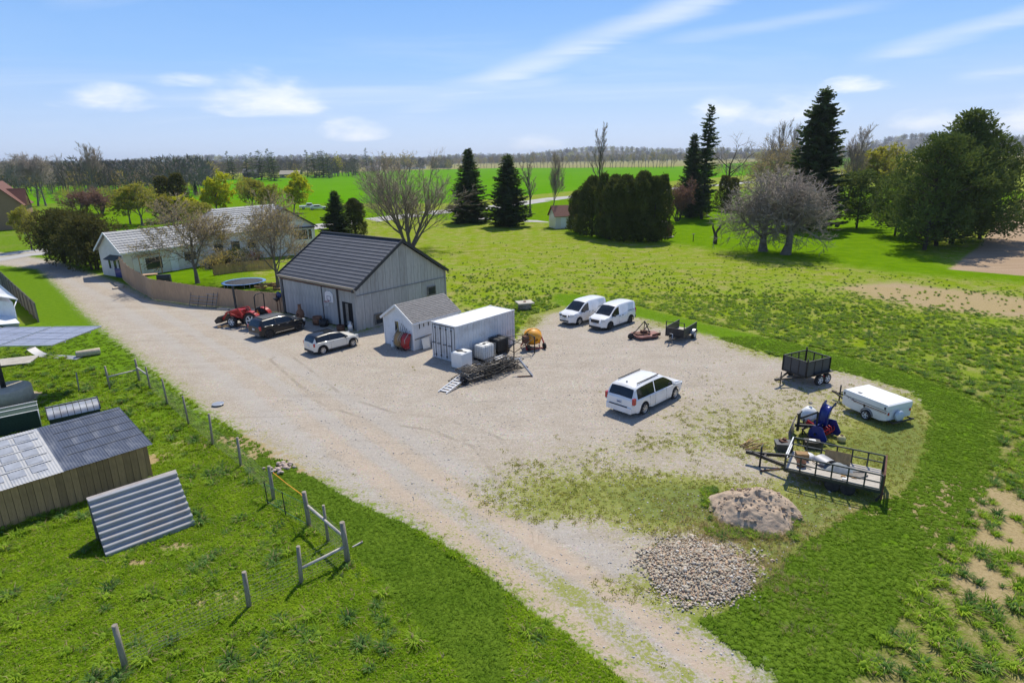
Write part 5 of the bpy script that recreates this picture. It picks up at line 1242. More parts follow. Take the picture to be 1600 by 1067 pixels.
# --- tan board fence round the garden
def board_fence(name, label, pts, hs, pitch, mat, bw=.15, post='wood_tan', jag=.02, rail=True):
    o = thing(name, label, 'fence', pts[0])
    for i in range(len(pts)-1):
        a, b = pts[i]-pts[0], pts[i+1]-pts[0]; L = (b-a).length; n = max(1, round(L/pitch)); d = (b-a)/L; nn = Vector((-d.y, d.x, 0))
        for k in range(n):
            u0, u1 = k/n, (k+1)/n; p, q = a+(b-a)*u0, a+(b-a)*u1; h0 = hs[i]+(hs[i+1]-hs[i])*u0; h1 = hs[i]+(hs[i+1]-hs[i])*u1
            w_ = (q-p).length; nb = max(2, int(w_/bw)); mb = MB()
            for j in range(nb):
                c = p+(q-p)*((j+.5)/nb); h = h0+(h1-h0)*(j+.5)/nb+random.uniform(-jag, jag); off = nn*random.uniform(-.008, .008)
                mb.box((c.x+off.x, c.y+off.y, h/2+.02), (w_/nb-.014, .022, h), rz=math.atan2(d.y, d.x))
            if rail:
                for z in (.4, h0-.35): mb.bar(p+nn*.04+Vector((0, 0, z)), q+nn*.04+Vector((0, 0, z)), .04, .09)
            mb.build('fence_panel', M[mat], o)
            pb_ = MB(); pb_.box((p.x+nn.x*.08, p.y+nn.y*.08, h0/2), (.10, .10, h0+.04), rz=math.atan2(d.y, d.x)); pb_.build('post', M[post], o)
    return o
FP = [gp(192, 437), gp(206, 449), gp(240, 468), gp(310, 477.5), gp(372, 481.5), gp(444, 489)]
board_fence('board_fence', 'long tan board fence between the gravel yard and the garden', FP, [2.75, 2.4, 2.15, 2.0, 1.8, 1.85], 2.4, 'wood_tan')
board_fence('board_fence', 'weathered grey board fence running beside the drive at the left edge', [gp(62, 504), gp(0, 425, 1.85)-Vector((0, 0, 1.85)), gp(-60, 404, 1.85)-Vector((0, 0, 1.85))], [1.8, 1.9, 1.9], 2.4, 'wood_grey', post='wood_grey', jag=.05)
gf = [gp(372, 404), gp(410, 420), gp(436, 424)]
board_fence('board_fence', 'low brown fence at the back of the garden behind the trampoline', [gp(335, 431), gp(385, 424), gp(428, 421)], [1.3, 1.3, 1.3], 2.4, 'wood_brown', post='wood_brown')
# garden things
tr = thing('trampoline', 'round trampoline with blue rim pad on the lawn behind the fence', 'trampoline', gp(382, 446.5, 0.0), scale=(1, 1, .6))
R_ = 2.35
mb = MB(); mb.lathe([(.01, .80), (R_-.32, .80)], 28, caps=False); mb.build('bed', M['plastic_black'], tr)
mb = MB(); mb.lathe([(R_-.32, .82), (R_-.05, .86), (R_+.04, .80), (R_-.3, .79)], 28, caps=False); mb.build('rim_pad', pm('blue_pad', (.10, .25, .52), .6), tr)
for k in range(6):
    a = 6.283*k/6; mb = MB(); mb.tube([(R_*math.cos(a-.12), R_*math.sin(a-.12), .8), (R_*math.cos(a-.12), R_*math.sin(a-.12), .04), (R_*math.cos(a+.12), R_*math.sin(a+.12), .04), (R_*math.cos(a+.12), R_*math.sin(a+.12), .8)], .025, 5); mb.build('leg', M['steel'], tr)
o = thing('wood_pile', 'jumbled pile of brown cut logs beside the barn corner in the garden', 'wood pile', gp(425, 452))
r = random.Random(4)
for k in range(16):
    mb = MB(); a = r.uniform(-.4, .4); c = Vector((r.uniform(-1.5, 1.5), r.uniform(-.5, .5), .14+.24*(k % 3))); d = Vector((math.cos(a), math.sin(a), r.uniform(-.1, .1)))*.55
    mb.tube([c-d, c+d], r.uniform(.08, .14), 7); mb.build('log', M['wood_brown'], o)
o = thing('metal_gate', 'grey-green metal farm gate leaning on the tan fence', 'gate', gp(303, 476.0), yaw_of(gp(303, 476.5), gp(343, 480)))
lw = 3.4; hh = 1.55
def lean_pt(x, z): return (x, -.55+.55*z/hh, z*.96+.03)
mb = MB()
for (p, q) in (((0, 0), (lw, 0)), ((0, hh), (lw, hh)), ((0, 0), (0, hh)), ((lw, 0), (lw, hh))): mb.tube([lean_pt(*p), lean_pt(*q)], .035, 6)
mb.build('frame', M['concrete_dark'], o)
for k in range(1, 5):
    mb = MB(); mb.tube([lean_pt(0, hh*k/5), lean_pt(lw, hh*k/5)], .025, 5); mb.build('bar', M['steel'], o)
for x in (1.1, 2.2, 2.9):
    mb = MB(); mb.bar(lean_pt(x, 0), lean_pt(x, hh), .05, .03); mb.build('brace', M['green_frame'], o)
o = thing('fence_post', 'black post leaning against the tan fence right of the metal gate', 'post', gp(371, 483)); mb = MB(); mb.bar((0, -.25, 0), (-.12, -.02, 2.3), .16); mb.build('shaft', M['black_frame'], o)
mb = MB(); mb.box((0, -.25, .03), (.3, .3, .06)); mb.build('foot', M['black_frame'], o)
o = thing('stone_slab', 'pale flat slabs lying along the foot of the tan fence', 'slab', gp(352, 483), R(-14))
for k in range(3): mb = MB(); mb.box((k*1.4, -.2+.1*k, .06), (1.25, .5, .10), rz=.05*k); mb.build('slab_piece', M['concrete'], o)
o = thing('flower_basket', 'dark hanging flower basket on the post at the right end of the fence', 'flower basket', gp(437, 489)+Vector((0, -.3, 0)))
mb = MB(); mb.bar((0, 0, 0), (0, 0, 1.9), .06); mb.bar((0, 0, 1.85), (-.3, -.1, 1.85), .03); mb.build('post', M['rust'], o)
mb = MB(); mb.lathe([(.05, 1.15), (.28, 1.4), (.34, 1.5), (.3, 1.52)], 12); mb.build('basket', M['plastic_black'], o)
o = thing('wall_plate', 'round dark blue plate hung on the fence beside the barn', 'sign', gp(437.5, 489)+Vector((.15, -.15, 1.75)), R(-20)); mb = MB(); mb.lathe([(.30, 0), (.30, .04), (.05, .06)], 18, M=Matrix.Rotation(R(90), 4, 'X')); mb.build('disc', M['ink_blue'], o)
mb = MB(); mb.bar((0, .03, -1.7), (0, .03, .1), .04); mb.build('stake', M['rust'], o)

# patio furniture between the house wing and the fence
for i, (px, py, rz, lb) in enumerate(((236, 438, .4, 'wooden garden table on the patio beside the low house wing'),)):
    o = thing('garden_table', lb, 'table', gp(px, py), rz); mb = MB(); mb.box((0, 0, .74), (1.6, .9, .05)); mb.build('tabletop', M['wood_tan'], o)
    for x in (-.7, .7):
        for y in (-.35, .35): mb = MB(); mb.box((x, y, .36), (.07, .07, .72)); mb.build('leg', M['wood_tan'], o)
o = thing('pergola', 'small wooden pergola frame against the low house wing', 'pergola', gp(222, 432), R(58))
for x in (0, 2.6):
    for y in (0, 1.8): mb = MB(); mb.box((x, y, 1.25), (.1, .1, 2.5)); mb.build('post', M['wood_tan'], o)
for y in (0, 1.8): mb = MB(); mb.box((1.3, y, 2.5), (3.0, .08, .14)); mb.build('beam', M['wood_tan'], o)
for k in range(6): mb = MB(); mb.box((.1+k*.5, .9, 2.62), (.06, 2.2, .1)); mb.build('rafter', M['wood_tan'], o)
o = thing('barbecue', 'grey covered barbecue on the patio left of the budding tree', 'barbecue', gp(258, 445), .3); mb = MB(); mb.prism([(-.35, .1), (.35, .1), (.35, .9), (.2, 1.2), (-.2, 1.2), (-.35, .9)], 'x', -.7, .7); mb.build('cover', M['mesh_grey'], o)
mb = MB(); [mb.box((x, 0, .06), (.12, .5, .12)) for x in (-.5, .5)]; mb.build('wheel', M['tyre'], o)
o = thing('concrete_step', 'low tan concrete kerb at the house corner, on the gravel', 'kerb', gp(186, 447), R(-45)); mb = MB(); mb.box((0, 0, .12), (2.6, .35, .25)); mb.build('kerb_stone', M['concrete'], o)
mb = MB(); mb.box((1.6, -.5, .08), (.6, 1.0, .16)); mb.build('step', M['concrete'], o)

# --- the pen: brown shed, ribbed shelter, green hut, solar tracker and more
EZ = 1.65
pe = gp(238, 693, EZ); pw = gp(0, 766, EZ); dirw = (pw-pe).normalized(); back = Vector((-dirw.y, dirw.x, 0))
if back.y < 0: back = -back
ryaw = math.atan2(-dirw.y, -dirw.x)          # x runs towards the right end
ws = thing('board_shed', 'low brown board shed with corrugated roof, half blue and half faded white', 'shed', (pe.x, pe.y, 0), ryaw)
wl = 10.5; wd = 4.3; bz = 2.15
mb = MB(); mb.prism([(.12, 0), (wd-.15, 0), (wd-.15, bz-.12), (.12, EZ-.06)], 'x', -wl+.1, -.25); mb.build('wall_core', M['dark_inside'], ws)
x = -wl; k = 0
while x < -.24:
    b_ = random.uniform(.20, .30); b2 = min(x+b_, -.2)
    link_mesh('board', board_mesh('board', b2-x-.012, EZ-.06-random.uniform(0, .03), .03, M['wood_brown']), ws, (x, .085-random.uniform(0, .02), random.uniform(0, .03))); x = b2
y = .12
while y < wd-.16:
    b2 = min(y+random.uniform(.22, .30), wd-.14); h0 = EZ-.06+(bz-EZ)*y/wd; h1 = EZ-.06+(bz-EZ)*b2/wd
    link_mesh('board', board_mesh('board', b2-y-.012, h0, .03, M['wood_brown'], h1), ws, (-.20+random.uniform(0, .015), y, 0), (0, 0, math.pi/2)); y = b2
M['roof_blue'] = pm('blue_grey_sheet', (0.055, 0.072, 0.112), 0.65, 0.0, var=.18, scale=1.5, rnd=.06, dirt=((.24, .25, .27), .4, 1.2))
M['roof_faded'] = pm('faded_white_sheet', (0.44, 0.44, 0.43), 0.55, var=.12, scale=2, rnd=.08, dirt=((.20, .24, .31), .7, 1.1))
sheet_w = .82; pitch = .102; ns_ = int(wl/sheet_w)+1
def sheet_mesh(name, w_, L, mat, rise):
    mb = MB(); n = int(w_/pitch)*4; vs = []; fs = []
    for i in range(n+1):
        x = -w_*i/n; h = .009*math.cos(2*math.pi*i/4*1.0)
        for j in range(5): u = j/4; vs.append((x, -.12+(L+.2)*u, (rise*((L+.2)*u-.12)/L)+h))
        if i:
            for j in range(4): fs.append(((i-1)*5+j, (i-1)*5+j+1, i*5+j+1, i*5+j))
    mb.add(vs, fs, 0, True); return mb.mesh(name, mat)
M['roof_patch'] = pm('clear_sheet_over_dark', (.31, .33, .365), .6, var=.2, scale=3)
split = (gp(115, 730, EZ)-pe).length
mblue = sheet_mesh('roof_sheet', sheet_w, wd, M['roof_blue'], bz-EZ); mfade = sheet_mesh('roof_sheet', sheet_w, wd, M['roof_faded'], bz-EZ)
for k in range(ns_):
    x = -.02-k*sheet_w*.985
    link_mesh('roof_sheet', mblue if -x < split-.2 else mfade, ws, (x, 0, EZ+.03+.006*(k % 2)+random.uniform(0, .004)))
for j in range(6):      # the purlins read through the old sheets as pale laps
    y = .35+j*.75; mb = MB(); mb.bar((-wl, y, EZ+.012+(bz-EZ)*y/wd-.06), (-.05, y, EZ+.012+(bz-EZ)*y/wd-.06), .08, .06); mb.build('purlin', M['wood_grey'], ws)
    if j:
        mb = MB(); mb.slab([(-wl, y-.05, EZ+.062+(bz-EZ)*(y-.05)/wd), (-split-.5, y-.05, EZ+.062+(bz-EZ)*(y-.05)/wd), (-split-.5, y+.05, EZ+.062+(bz-EZ)*(y+.05)/wd), (-wl, y+.05, EZ+.062+(bz-EZ)*(y+.05)/wd)], .008); mb.build('roof_batten', M['roof_faded'], ws)
        mb = MB(); mb.slab([(-split+.05, y-.02, EZ+.058+(bz-EZ)*(y-.02)/wd), (-.05, y-.02, EZ+.058+(bz-EZ)*(y-.02)/wd), (-.05, y+.02, EZ+.058+(bz-EZ)*(y+.02)/wd), (-split+.05, y+.02, EZ+.058+(bz-EZ)*(y+.02)/wd)], .004); mb.build('sheet_lap', M['mesh_grey'], ws)
        for q in range(9):
            xa = -split-.75-q*.70; z_ = lambda yy: EZ+.056+(bz-EZ)*yy/wd
            if xa-.5 > -wl: mb = MB(); mb.slab([(xa, y-.65, z_(y-.65)), (xa-.52, y-.65, z_(y-.65)), (xa-.52, y-.12, z_(y-.12)), (xa, y-.12, z_(y-.12))], .004); mb.build('roof_patch', M['roof_patch'], ws)
# ribbed shelter
bl = gp(170, 873); br = gp(302, 823); sv = (br-bl).normalized(); nv = Vector((-sv.y, sv.x, 0))
sh = thing('animal_shelter', 'lean-to animal shelter with one steep ribbed grey metal side', 'shelter', bl, math.atan2(sv.y, sv.x))
sL = 2.84; run = 1.6; rise = 1.7
mb = MB(); vs = []; fs = []; nr = 9
prof = []
for i in range(nr):
    for (u, h) in ((0, .0), (.10, .0), (.42, .115), (.54, .115)): prof.append(((i+u)/nr, h))
prof.append((1.0, 0))
sn = Vector((0, -rise, run)).normalized()
for (u, h) in prof:
    for x in (-.06, sL+.06): vs.append(Vector((x, run*u, rise*u+.04))+sn*h)
for i in range(len(prof)-1): fs.append((2*i, 2*i+1, 2*i+3, 2*i+2))
mb.add(vs, fs); M['rib_sheet'] = pm('galvanised_ribbed_sheet', (.34, .35, .37), .55, .2, var=.10, dirt=((.30, .24, .19), .45, 1.3)); mb.build('ribbed_sheet', M['rib_sheet'], sh)
mb = MB(); mb.slab([(-.08, run-.16, rise-.07), (sL+.08, run-.16, rise-.07), (sL+.08, run+.05, rise+.09), (-.08, run+.05, rise+.09)], .03); mb.build('ridge_flashing', pm('pale_flashing', (.48, .43, .39), .6, .2, var=.15, dirt=((.35, .28, .25), .5, 3)), sh)
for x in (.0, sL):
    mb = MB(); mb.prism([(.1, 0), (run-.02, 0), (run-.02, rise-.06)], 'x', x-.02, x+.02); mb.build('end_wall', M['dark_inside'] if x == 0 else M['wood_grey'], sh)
mb = MB(); mb.box((sL/2, run, rise/2), (sL, .05, rise)); mb.build('back_wall', M['wood_grey'], sh)
mb = MB(); mb.bar((-.03, run, 0), (-.03, run, rise), .09); mb.bar((-.03, .02, .04), (-.03, run, rise-.02), .07); mb.build('end_post', M['wood_grey'], sh)
# green hut with a curved metal roof
h0_, h1_ = gp(75, 655, 1.15), gp(157, 637, 1.15); dv = (h1_-h0_).normalized()
hut = thing('coop', 'dark green coop with a curved grey metal roof behind the brown shed', 'coop', (h0_.x, h0_.y, 0), math.atan2(dv.y, dv.x))
hl = (h1_-h0_).length; hd = 1.5
mb = MB(); mb.box((hl/2, hd/2, .55), (hl-.06, hd-.08, 1.08)); mb.build('wall', pm('dark_green_boards', (.018, .035, .026), .7, var=.25), hut)
n = 8; np_ = 9
for k in range(n):
    mb = MB(); vs = []; fs = []
    for i in range(np_):
        a = math.pi*(i/(np_-1)); y = hd/2-math.cos(a)*(hd/2+.08); z = 1.12+math.sin(a)*.38
        vs += [(hl*k/n+.012, y, z), (hl*(k+1)/n-.012, y, z)]
        if i: fs.append((2*i-2, 2*i-1, 2*i+1, 2*i))
    mb.add(vs, fs, 0, True); mb.build('roof_panel', M['steel'], hut)
mb = MB(); mb.tube([(-.03, hd/2, 1.52), (hl+.03, hd/2, 1.52)], .03, 6); mb.build('ridge_bar', M['green_frame'], hut)
mb = MB(); [mb.tube([(x, hd/2-math.cos(math.pi*i/10)*(hd/2+.09), 1.12+math.sin(math.pi*i/10)*.39) for i in range(11)], .025, 5) for x in (0, hl)]; mb.build('end_rim', M['dark_trim'], hut)
run_ = thing('animal_run', 'dark green netted run with white pipe rails at the left edge', 'pen', gp(66, 668), math.atan2(dv.y, dv.x))
mb = MB(); mb.add([(-5.5, 0, 0), (0, 0, 0), (0, 0, 1.0), (-5.5, 0, 1.0), (-5.5, 1.6, 0), (0, 1.6, 0), (0, 1.6, 1.0), (-5.5, 1.6, 1.0)], [(0, 1, 2, 3), (5, 4, 7, 6), (1, 5, 6, 2), (3, 2, 6, 7)]); mb.build('net', pm('dark_green_net', (.022, .05, .035), .8, var=.35, scale=14), run_)
for (y, z) in ((0, 1.03), (.8, 1.06), (1.6, 1.03)): mb = MB(); mb.tube([(-5.5, y, z), (.05, y, z)], .022, 6); mb.build('pipe', M['white_trim'], run_)
for x in (-5.5, -2.7, 0):
    for y in (-.02, 1.62): mb = MB(); mb.tube([(x, y, 0), (x, y, 1.03)], .02, 6); mb.build('upright', M['white_trim'], run_)
# solar tracker on its round concrete foot
base = gp(12, 628)
cf = thing('solar_plinth', 'round beige concrete base with a sandy skirt under the solar panels', 'base', base)
mb = MB(); mb.lathe([(1.32, 0), (1.30, .86), (1.24, .92), (.2, .93)], 30); mb.build('drum', M['concrete'], cf)
r = random.Random(3); mb = MB(); nn = 26; vs = [(0, 0, .10)]+[((1.75+.35*math.sin(3*6.283*i/nn+1)+r.uniform(-.1, .1))*math.cos(6.283*i/nn), (1.7+.3*math.sin(2*6.283*i/nn))*math.sin(6.283*i/nn), .012) for i in range(nn)]
mb.add(vs, [(0, 1+i, 1+(i+1) % nn) for i in range(nn)], 0, True); mb.build('sand_skirt', pm('pale_sand', (.44, .36, .25), .95, var=.2, bump=.3), cf)
PZ = 3.5
tipR = gp(158.8, 509.7, PZ+.12); tipN = gp(80.4, 539.6, PZ-.12)
sol = thing('solar_tracker', 'solar panel array on a single steel mast over the round concrete base', 'solar panels', (base.x, base.y, 0))
mb = MB(); mb.tube([(0, 0, .9), (0, 0, PZ-.25)], .13, 12); mb.build('mast', M['dark_steel'], sol)
ey = (tipR-tipN); eL = ey.length; ey = ey/eL
ex = Vector((-1, .012, 0)).normalized(); en = ey.cross(ex).normalized()
if en.z < 0: en = -en
o0 = tipN-Vector((base.x, base.y, 0))
M['pv'] = pm('sky_toned_solar_cells', (.36, .37, .43), .22, 0, var=.08, scale=1.2, spec=.5)  # pale lavender base carries the sky's reflection as painted colour
colw = 3.05
for c in range(4):
    for k in range(3):
        a0 = c*(colw+.16); a1 = a0+colw; b0, b1 = eL*k/3+.01, eL*(k+1)/3-.01
        q = [o0+ex*a+ey*b for (a, b) in ((a0, b0), (a1, b0), (a1, b1), (a0, b1))]
        mb = MB(); mb.slab([p_-en*.008 for p_ in q], .04); pnl = mb.build('solar_panel', M['pv'], sol)
        mb = MB()
        for i in range(4): mb.bar(q[i], q[(i+1) % 4], .035, .05, up=en)
        mb.build('frame', M['alu'], pnl)
        mb = MB(); [mb.bar(q[0].lerp(q[1], t)+en*.004, q[3].lerp(q[2], t)+en*.004, .014, .006, up=en) for t in (.333, .667)]; [mb.bar(q[0].lerp(q[3], t)+en*.004, q[1].lerp(q[2], t)+en*.004, .014, .006, up=en) for t in (.25, .5, .75)]; mb.build('cell_lines', M['steel'], pnl)
mb = MB()
for b in (.25, .75): mb.bar(o0+ey*eL*b-en*.1, o0+ey*eL*b+ex*12.6-en*.1, .08, .1, up=en)
for a in (1.5, 4.7, 8, 11): mb.bar(o0+ex*a-en*.2, o0+ex*a+ey*eL-en*.2, .06, .1, up=en)
mb.bar((0, 0, PZ-.3), o0+ex*4.7+ey*eL*.5-en*.25, .2); mb.build('rack', M['alu'], sol)
# pale building at the far left edge
ec = gp(26.8, 467, 2.5); lb_ = thing('outbuilding', 'pale outbuilding with a light grey roof cut off by the left edge', 'outbuilding', (ec.x, ec.y, 0))
def oq(x, y, z): return gp(x, y, z)-Vector((ec.x, ec.y, 0))
mb = MB(); mb.slab([oq(26.8, 467, 2.5), oq(-45, 457, 2.5), oq(-45, 428, 3.2), oq(-2, 443, 3.2)], .12); mb.build('roof', M['concrete_dark'] if False else M['container_top'], lb_)
w0, w1, w2, w3 = oq(20, 473, 2.35), oq(-50, 463, 2.35), oq(-50, 440, 2.35), oq(8, 462, 2.35); mb = MB()
mb.add([(q.x, q.y, z) for z in (0, 2.36) for q in (w0, w1, w2, w3)], [(0, 1, 5, 4), (1, 2, 6, 5), (2, 3, 7, 6), (3, 0, 4, 7)]); mb.build('wall', M['white_siding'], lb_)
g0 = oq(26.8, 467.5, 2.42); mb = MB(); mb.tube([oq(-45, 457.5, 2.42), g0], .06, 6); mb.tube([g0, w0*1.0+Vector((0, 0, -.4)), Vector((w0.x, w0.y, .1))], .045, 6); mb.build('gutter', M['white_trim'], lb_)
wt = thing('white_canopy', 'low white sheet canopy at the left edge behind the solar panels', 'canopy', gp(0, 520)); c0 = wt.location
mb = MB(); mb.slab([gp(31, 504.5, 1.0)-c0, gp(20, 493, 1.0)-c0, gp(-40, 490, 1.0)-c0, gp(-40, 510, 1.0)-c0], .05); mb.build('sheet', M['white_trim'], wt)
for q in (gp(28, 505, 1.0), gp(-38, 509, 1.0), gp(18, 494.5, 1.0), gp(-38, 491, 1.0)): mb = MB(); q = q-c0; mb.bar((q.x, q.y, 0), (q.x, q.y, .98), .07); mb.build('post', M['steel'], wt)
# bits lying in the grass below the panels
o = thing('metal_sheet', 'curled pale metal sheet lying in the grass below the solar panels', 'metal sheet', gp(86, 558), R(-12)); mb = MB(); vs = []; fs = []
for i in range(13):
    u = i/12; x = -2.0+4.2*u; z = .03+.55*max(0, (.32-u)/.32)**2; vs += [(x, -.32, z), (x, .32, z+.05)]
    if i: fs.append((2*i-2, 2*i, 2*i+1, 2*i-1))
mb.add(vs, fs, 0, True); mb.build('sheet', M['rib_sheet'], o)
mb = MB(); mb.tube([(-2.0, -.3, .5), (-2.25, -.3, .3), (-2.1, -.3, .03)], .03, 5); mb.build('rolled_edge', M['plastic_black'], o)
o = thing('concrete_pipe', 'short pale concrete pipe lying on the grass beside the drive', 'pipe', gp(139, 556), R(35)); mb = MB(); mb.lathe([(.22, -.75), (.25, -.7), (.25, .7), (.22, .75)], 14, M=Matrix.Translation((0, 0, .25)) @ Matrix.Rotation(R(90), 4, 'Y')); mb.build('barrel', M['concrete'], o)
mb = MB(); mb.lathe([(.17, -.76), (.17, -.75)], 12, M=Matrix.Translation((0, 0, .25)) @ Matrix.Rotation(R(90), 4, 'Y')); mb.build('bore', M['dark_inside'], o)
o = thing('low_platform', 'weathered low platform at the left edge behind the metal sheet', 'platform', gp(14, 568), R(20)); 
for k in range(6): mb = MB(); mb.box((0, -.9+.32*k, .16), (3.2, .29, .06)); mb.build('plank', M['plywood'], o)
mb = MB(); mb.box((0, 0, .06), (3.0, 1.7, .12)); mb.build('frame', M['wood_brown'], o)
# brick house at the far left
o = thing('brick_house', 'brown brick house with a red-brown roof at the left edge', 'house', gp(43, 358), R(118))
mb = MB(); mb.prism([(0, 0), (9, 0), (9, 5.6), (4.5, 10.2), (0, 5.6)], 'x', 0, 11); mb.build('wall', M['brick'], o)
for s_, y0 in ((1, -.5), (-1, 9.5)): mb = MB(); mb.slab([(-.5, y0, 5.2), (11.5, y0, 5.2), (11.5, 4.5, 10.4), (-.5, 4.5, 10.4)], .15); mb.build('roof', M['red_roof'], o)
mb = MB(); mb.prism([(2.0, 5.4), (6.4, 5.4), (4.2, 8.6)], 'y', -.4, 4); mb.build('gable', M['brick'], o)
for q in ([(1.6, -.6, 5.2), (1.6, 4, 5.2), (4.2, 4, 8.8), (4.2, -.6, 8.8)], [(6.8, -.6, 5.2), (6.8, 4, 5.2), (4.2, 4, 8.8), (4.2, -.6, 8.8)]): mb = MB(); mb.slab(q, .14); mb.build('roof', M['red_roof'], o)
for (x, z) in ((4.2, 6.0), (2.2, 2.2), (6.0, 2.2), (9, 2.2)):
    mb = MB(); mb.box((x, -.45 if z > 5 else -.04, z), (1.5, .08, 1.6)); wo = mb.build('window', M['window_glass'], o); mb = MB(); [mb.box((x+s_*.8, -.48 if z > 5 else -.07, z), (.14, .12, 1.8)) for s_ in (-1, 0, 1)]; mb.build('window_frame', M['wood_brown'], wo)
mb = MB(); mb.box((-.04, 4.5, 6.4), (.08, 1.4, 1.6)); mb.build('window', M['window_glass'], o)
# white roofed shed beyond
o = thing('garden_shed', 'shed with a bright white metal roof beyond the junipers', 'shed', gp(184, 327), R(20))
mb = MB(); mb.prism([(0, 0), (5, 0), (5, 2.6), (2.5, 3.9), (0, 2.6)], 'x', 0, 6.2); mb.build('wall', M['wood_grey'], o)
for y0 in (-.3, 5.3): mb = MB(); mb.slab([(-.3, y0, 2.5), (6.5, y0, 2.5), (6.5, 2.5, 4.1), (-.3, 2.5, 4.1)], .08); mb.build('roof', M['container_top'], o)
# small outbuilding by the cedar clump
o = thing('garden_shed', 'small cream shed with a red-brown roof tucked behind the cedars', 'shed', gp(868, 358), R(15))
mb = MB(); mb.prism([(0, 0), (4, 0), (4, 2.6), (2, 4.2), (0, 2.6)], 'x', 0, 5.2); mb.build('wall', M['cream_paint'], o)
for y0 in (-.3, 4.3): mb = MB(); mb.slab([(-.3, y0, 2.4), (5.5, y0, 2.4), (5.5, 2, 4.4), (-.3, 2, 4.4)], .1); mb.build('roof', M['red_roof'], o)
mb = MB(); mb.box((1.6, -.03, 1.2), (1.0, .05, 2.0)); mb.build('door', M['white_trim'], o)
# ------------------------------------------------------------------ vehicles
def interp(keys, x):
    if x <= keys[0][0]: return keys[0][1]
    for (a, b), (c, d) in zip(keys, keys[1:]):
        if x <= c:
            t = (x-a)/(c-a) if c > a else 0; return b+(d-b)*t
    return keys[-1][1]
def spline(keys, x):
    """smooth curve through keys (monotone Catmull-Rom)"""
    n = len(keys)
    if x <= keys[0][0]: return keys[0][1]
    if x >= keys[-1][0]: return keys[-1][1]
    for i in range(n-1):
        if x <= keys[i+1][0]:
            x0, y0 = keys[i]; x1, y1 = keys[i+1]; h = x1-x0
            def sl(k):
                if k <= 0 or k >= n-1: return 0 if n < 3 else (keys[min(k+1, n-1)][1]-keys[max(k-1, 0)][1])/max(1e-6, keys[min(k+1, n-1)][0]-keys[max(k-1, 0)][0])
                a = (keys[k][1]-keys[k-1][1])/(keys[k][0]-keys[k-1][0]); b = (keys[k+1][1]-keys[k][1])/(keys[k+1][0]-keys[k][0])
                return 0 if a*b <= 0 else 2*a*b/(a+b)
            m0, m1 = sl(i), sl(i+1); t = (x-x0)/h
            return (2*t**3-3*t*t+1)*y0+(t**3-2*t*t+t)*h*m0+(-2*t**3+3*t*t)*y1+(t**3-t*t)*h*m1
def wheel_parts(o, x, y, rad, wid, rim='rim', spokes=5, name='wheel'):
    sg = 1 if y > 0 else -1
    Mx = Matrix.Translation((x, y, rad)) @ Matrix.Rotation(-sg*math.pi/2, 4, 'X')
    h = wid/2
    mb = MB(); mb.lathe([(rad*.66, -h), (rad*.93, -h), (rad, -h*.6), (rad, h*.6), (rad*.93, h), (rad*.66, h), (rad*.62, h*.6)], 22, M=Mx); wo = mb.build(name, M['tyre'], o)
    mb = MB(); mb.M = Mx
    mb.lathe([(rad*.68, h*.98), (rad*.64, h*1.0), (rad*.60, h*.45), (.02, h*.40)], 22, caps=False)
    for k in range(spokes):
        a = 6.283*k/spokes; c, s_ = math.cos(a), math.sin(a)
        mb.bar((c*rad*.10, s_*rad*.10, h*.78), (c*rad*.62, s_*rad*.62, h*.86), rad*.16, .03)
    mb.lathe([(rad*.16, h*.4), (rad*.16, h*.86), (.01, h*.9)], 10)
    mb.build('rim', M[rim], wo)
    return wo
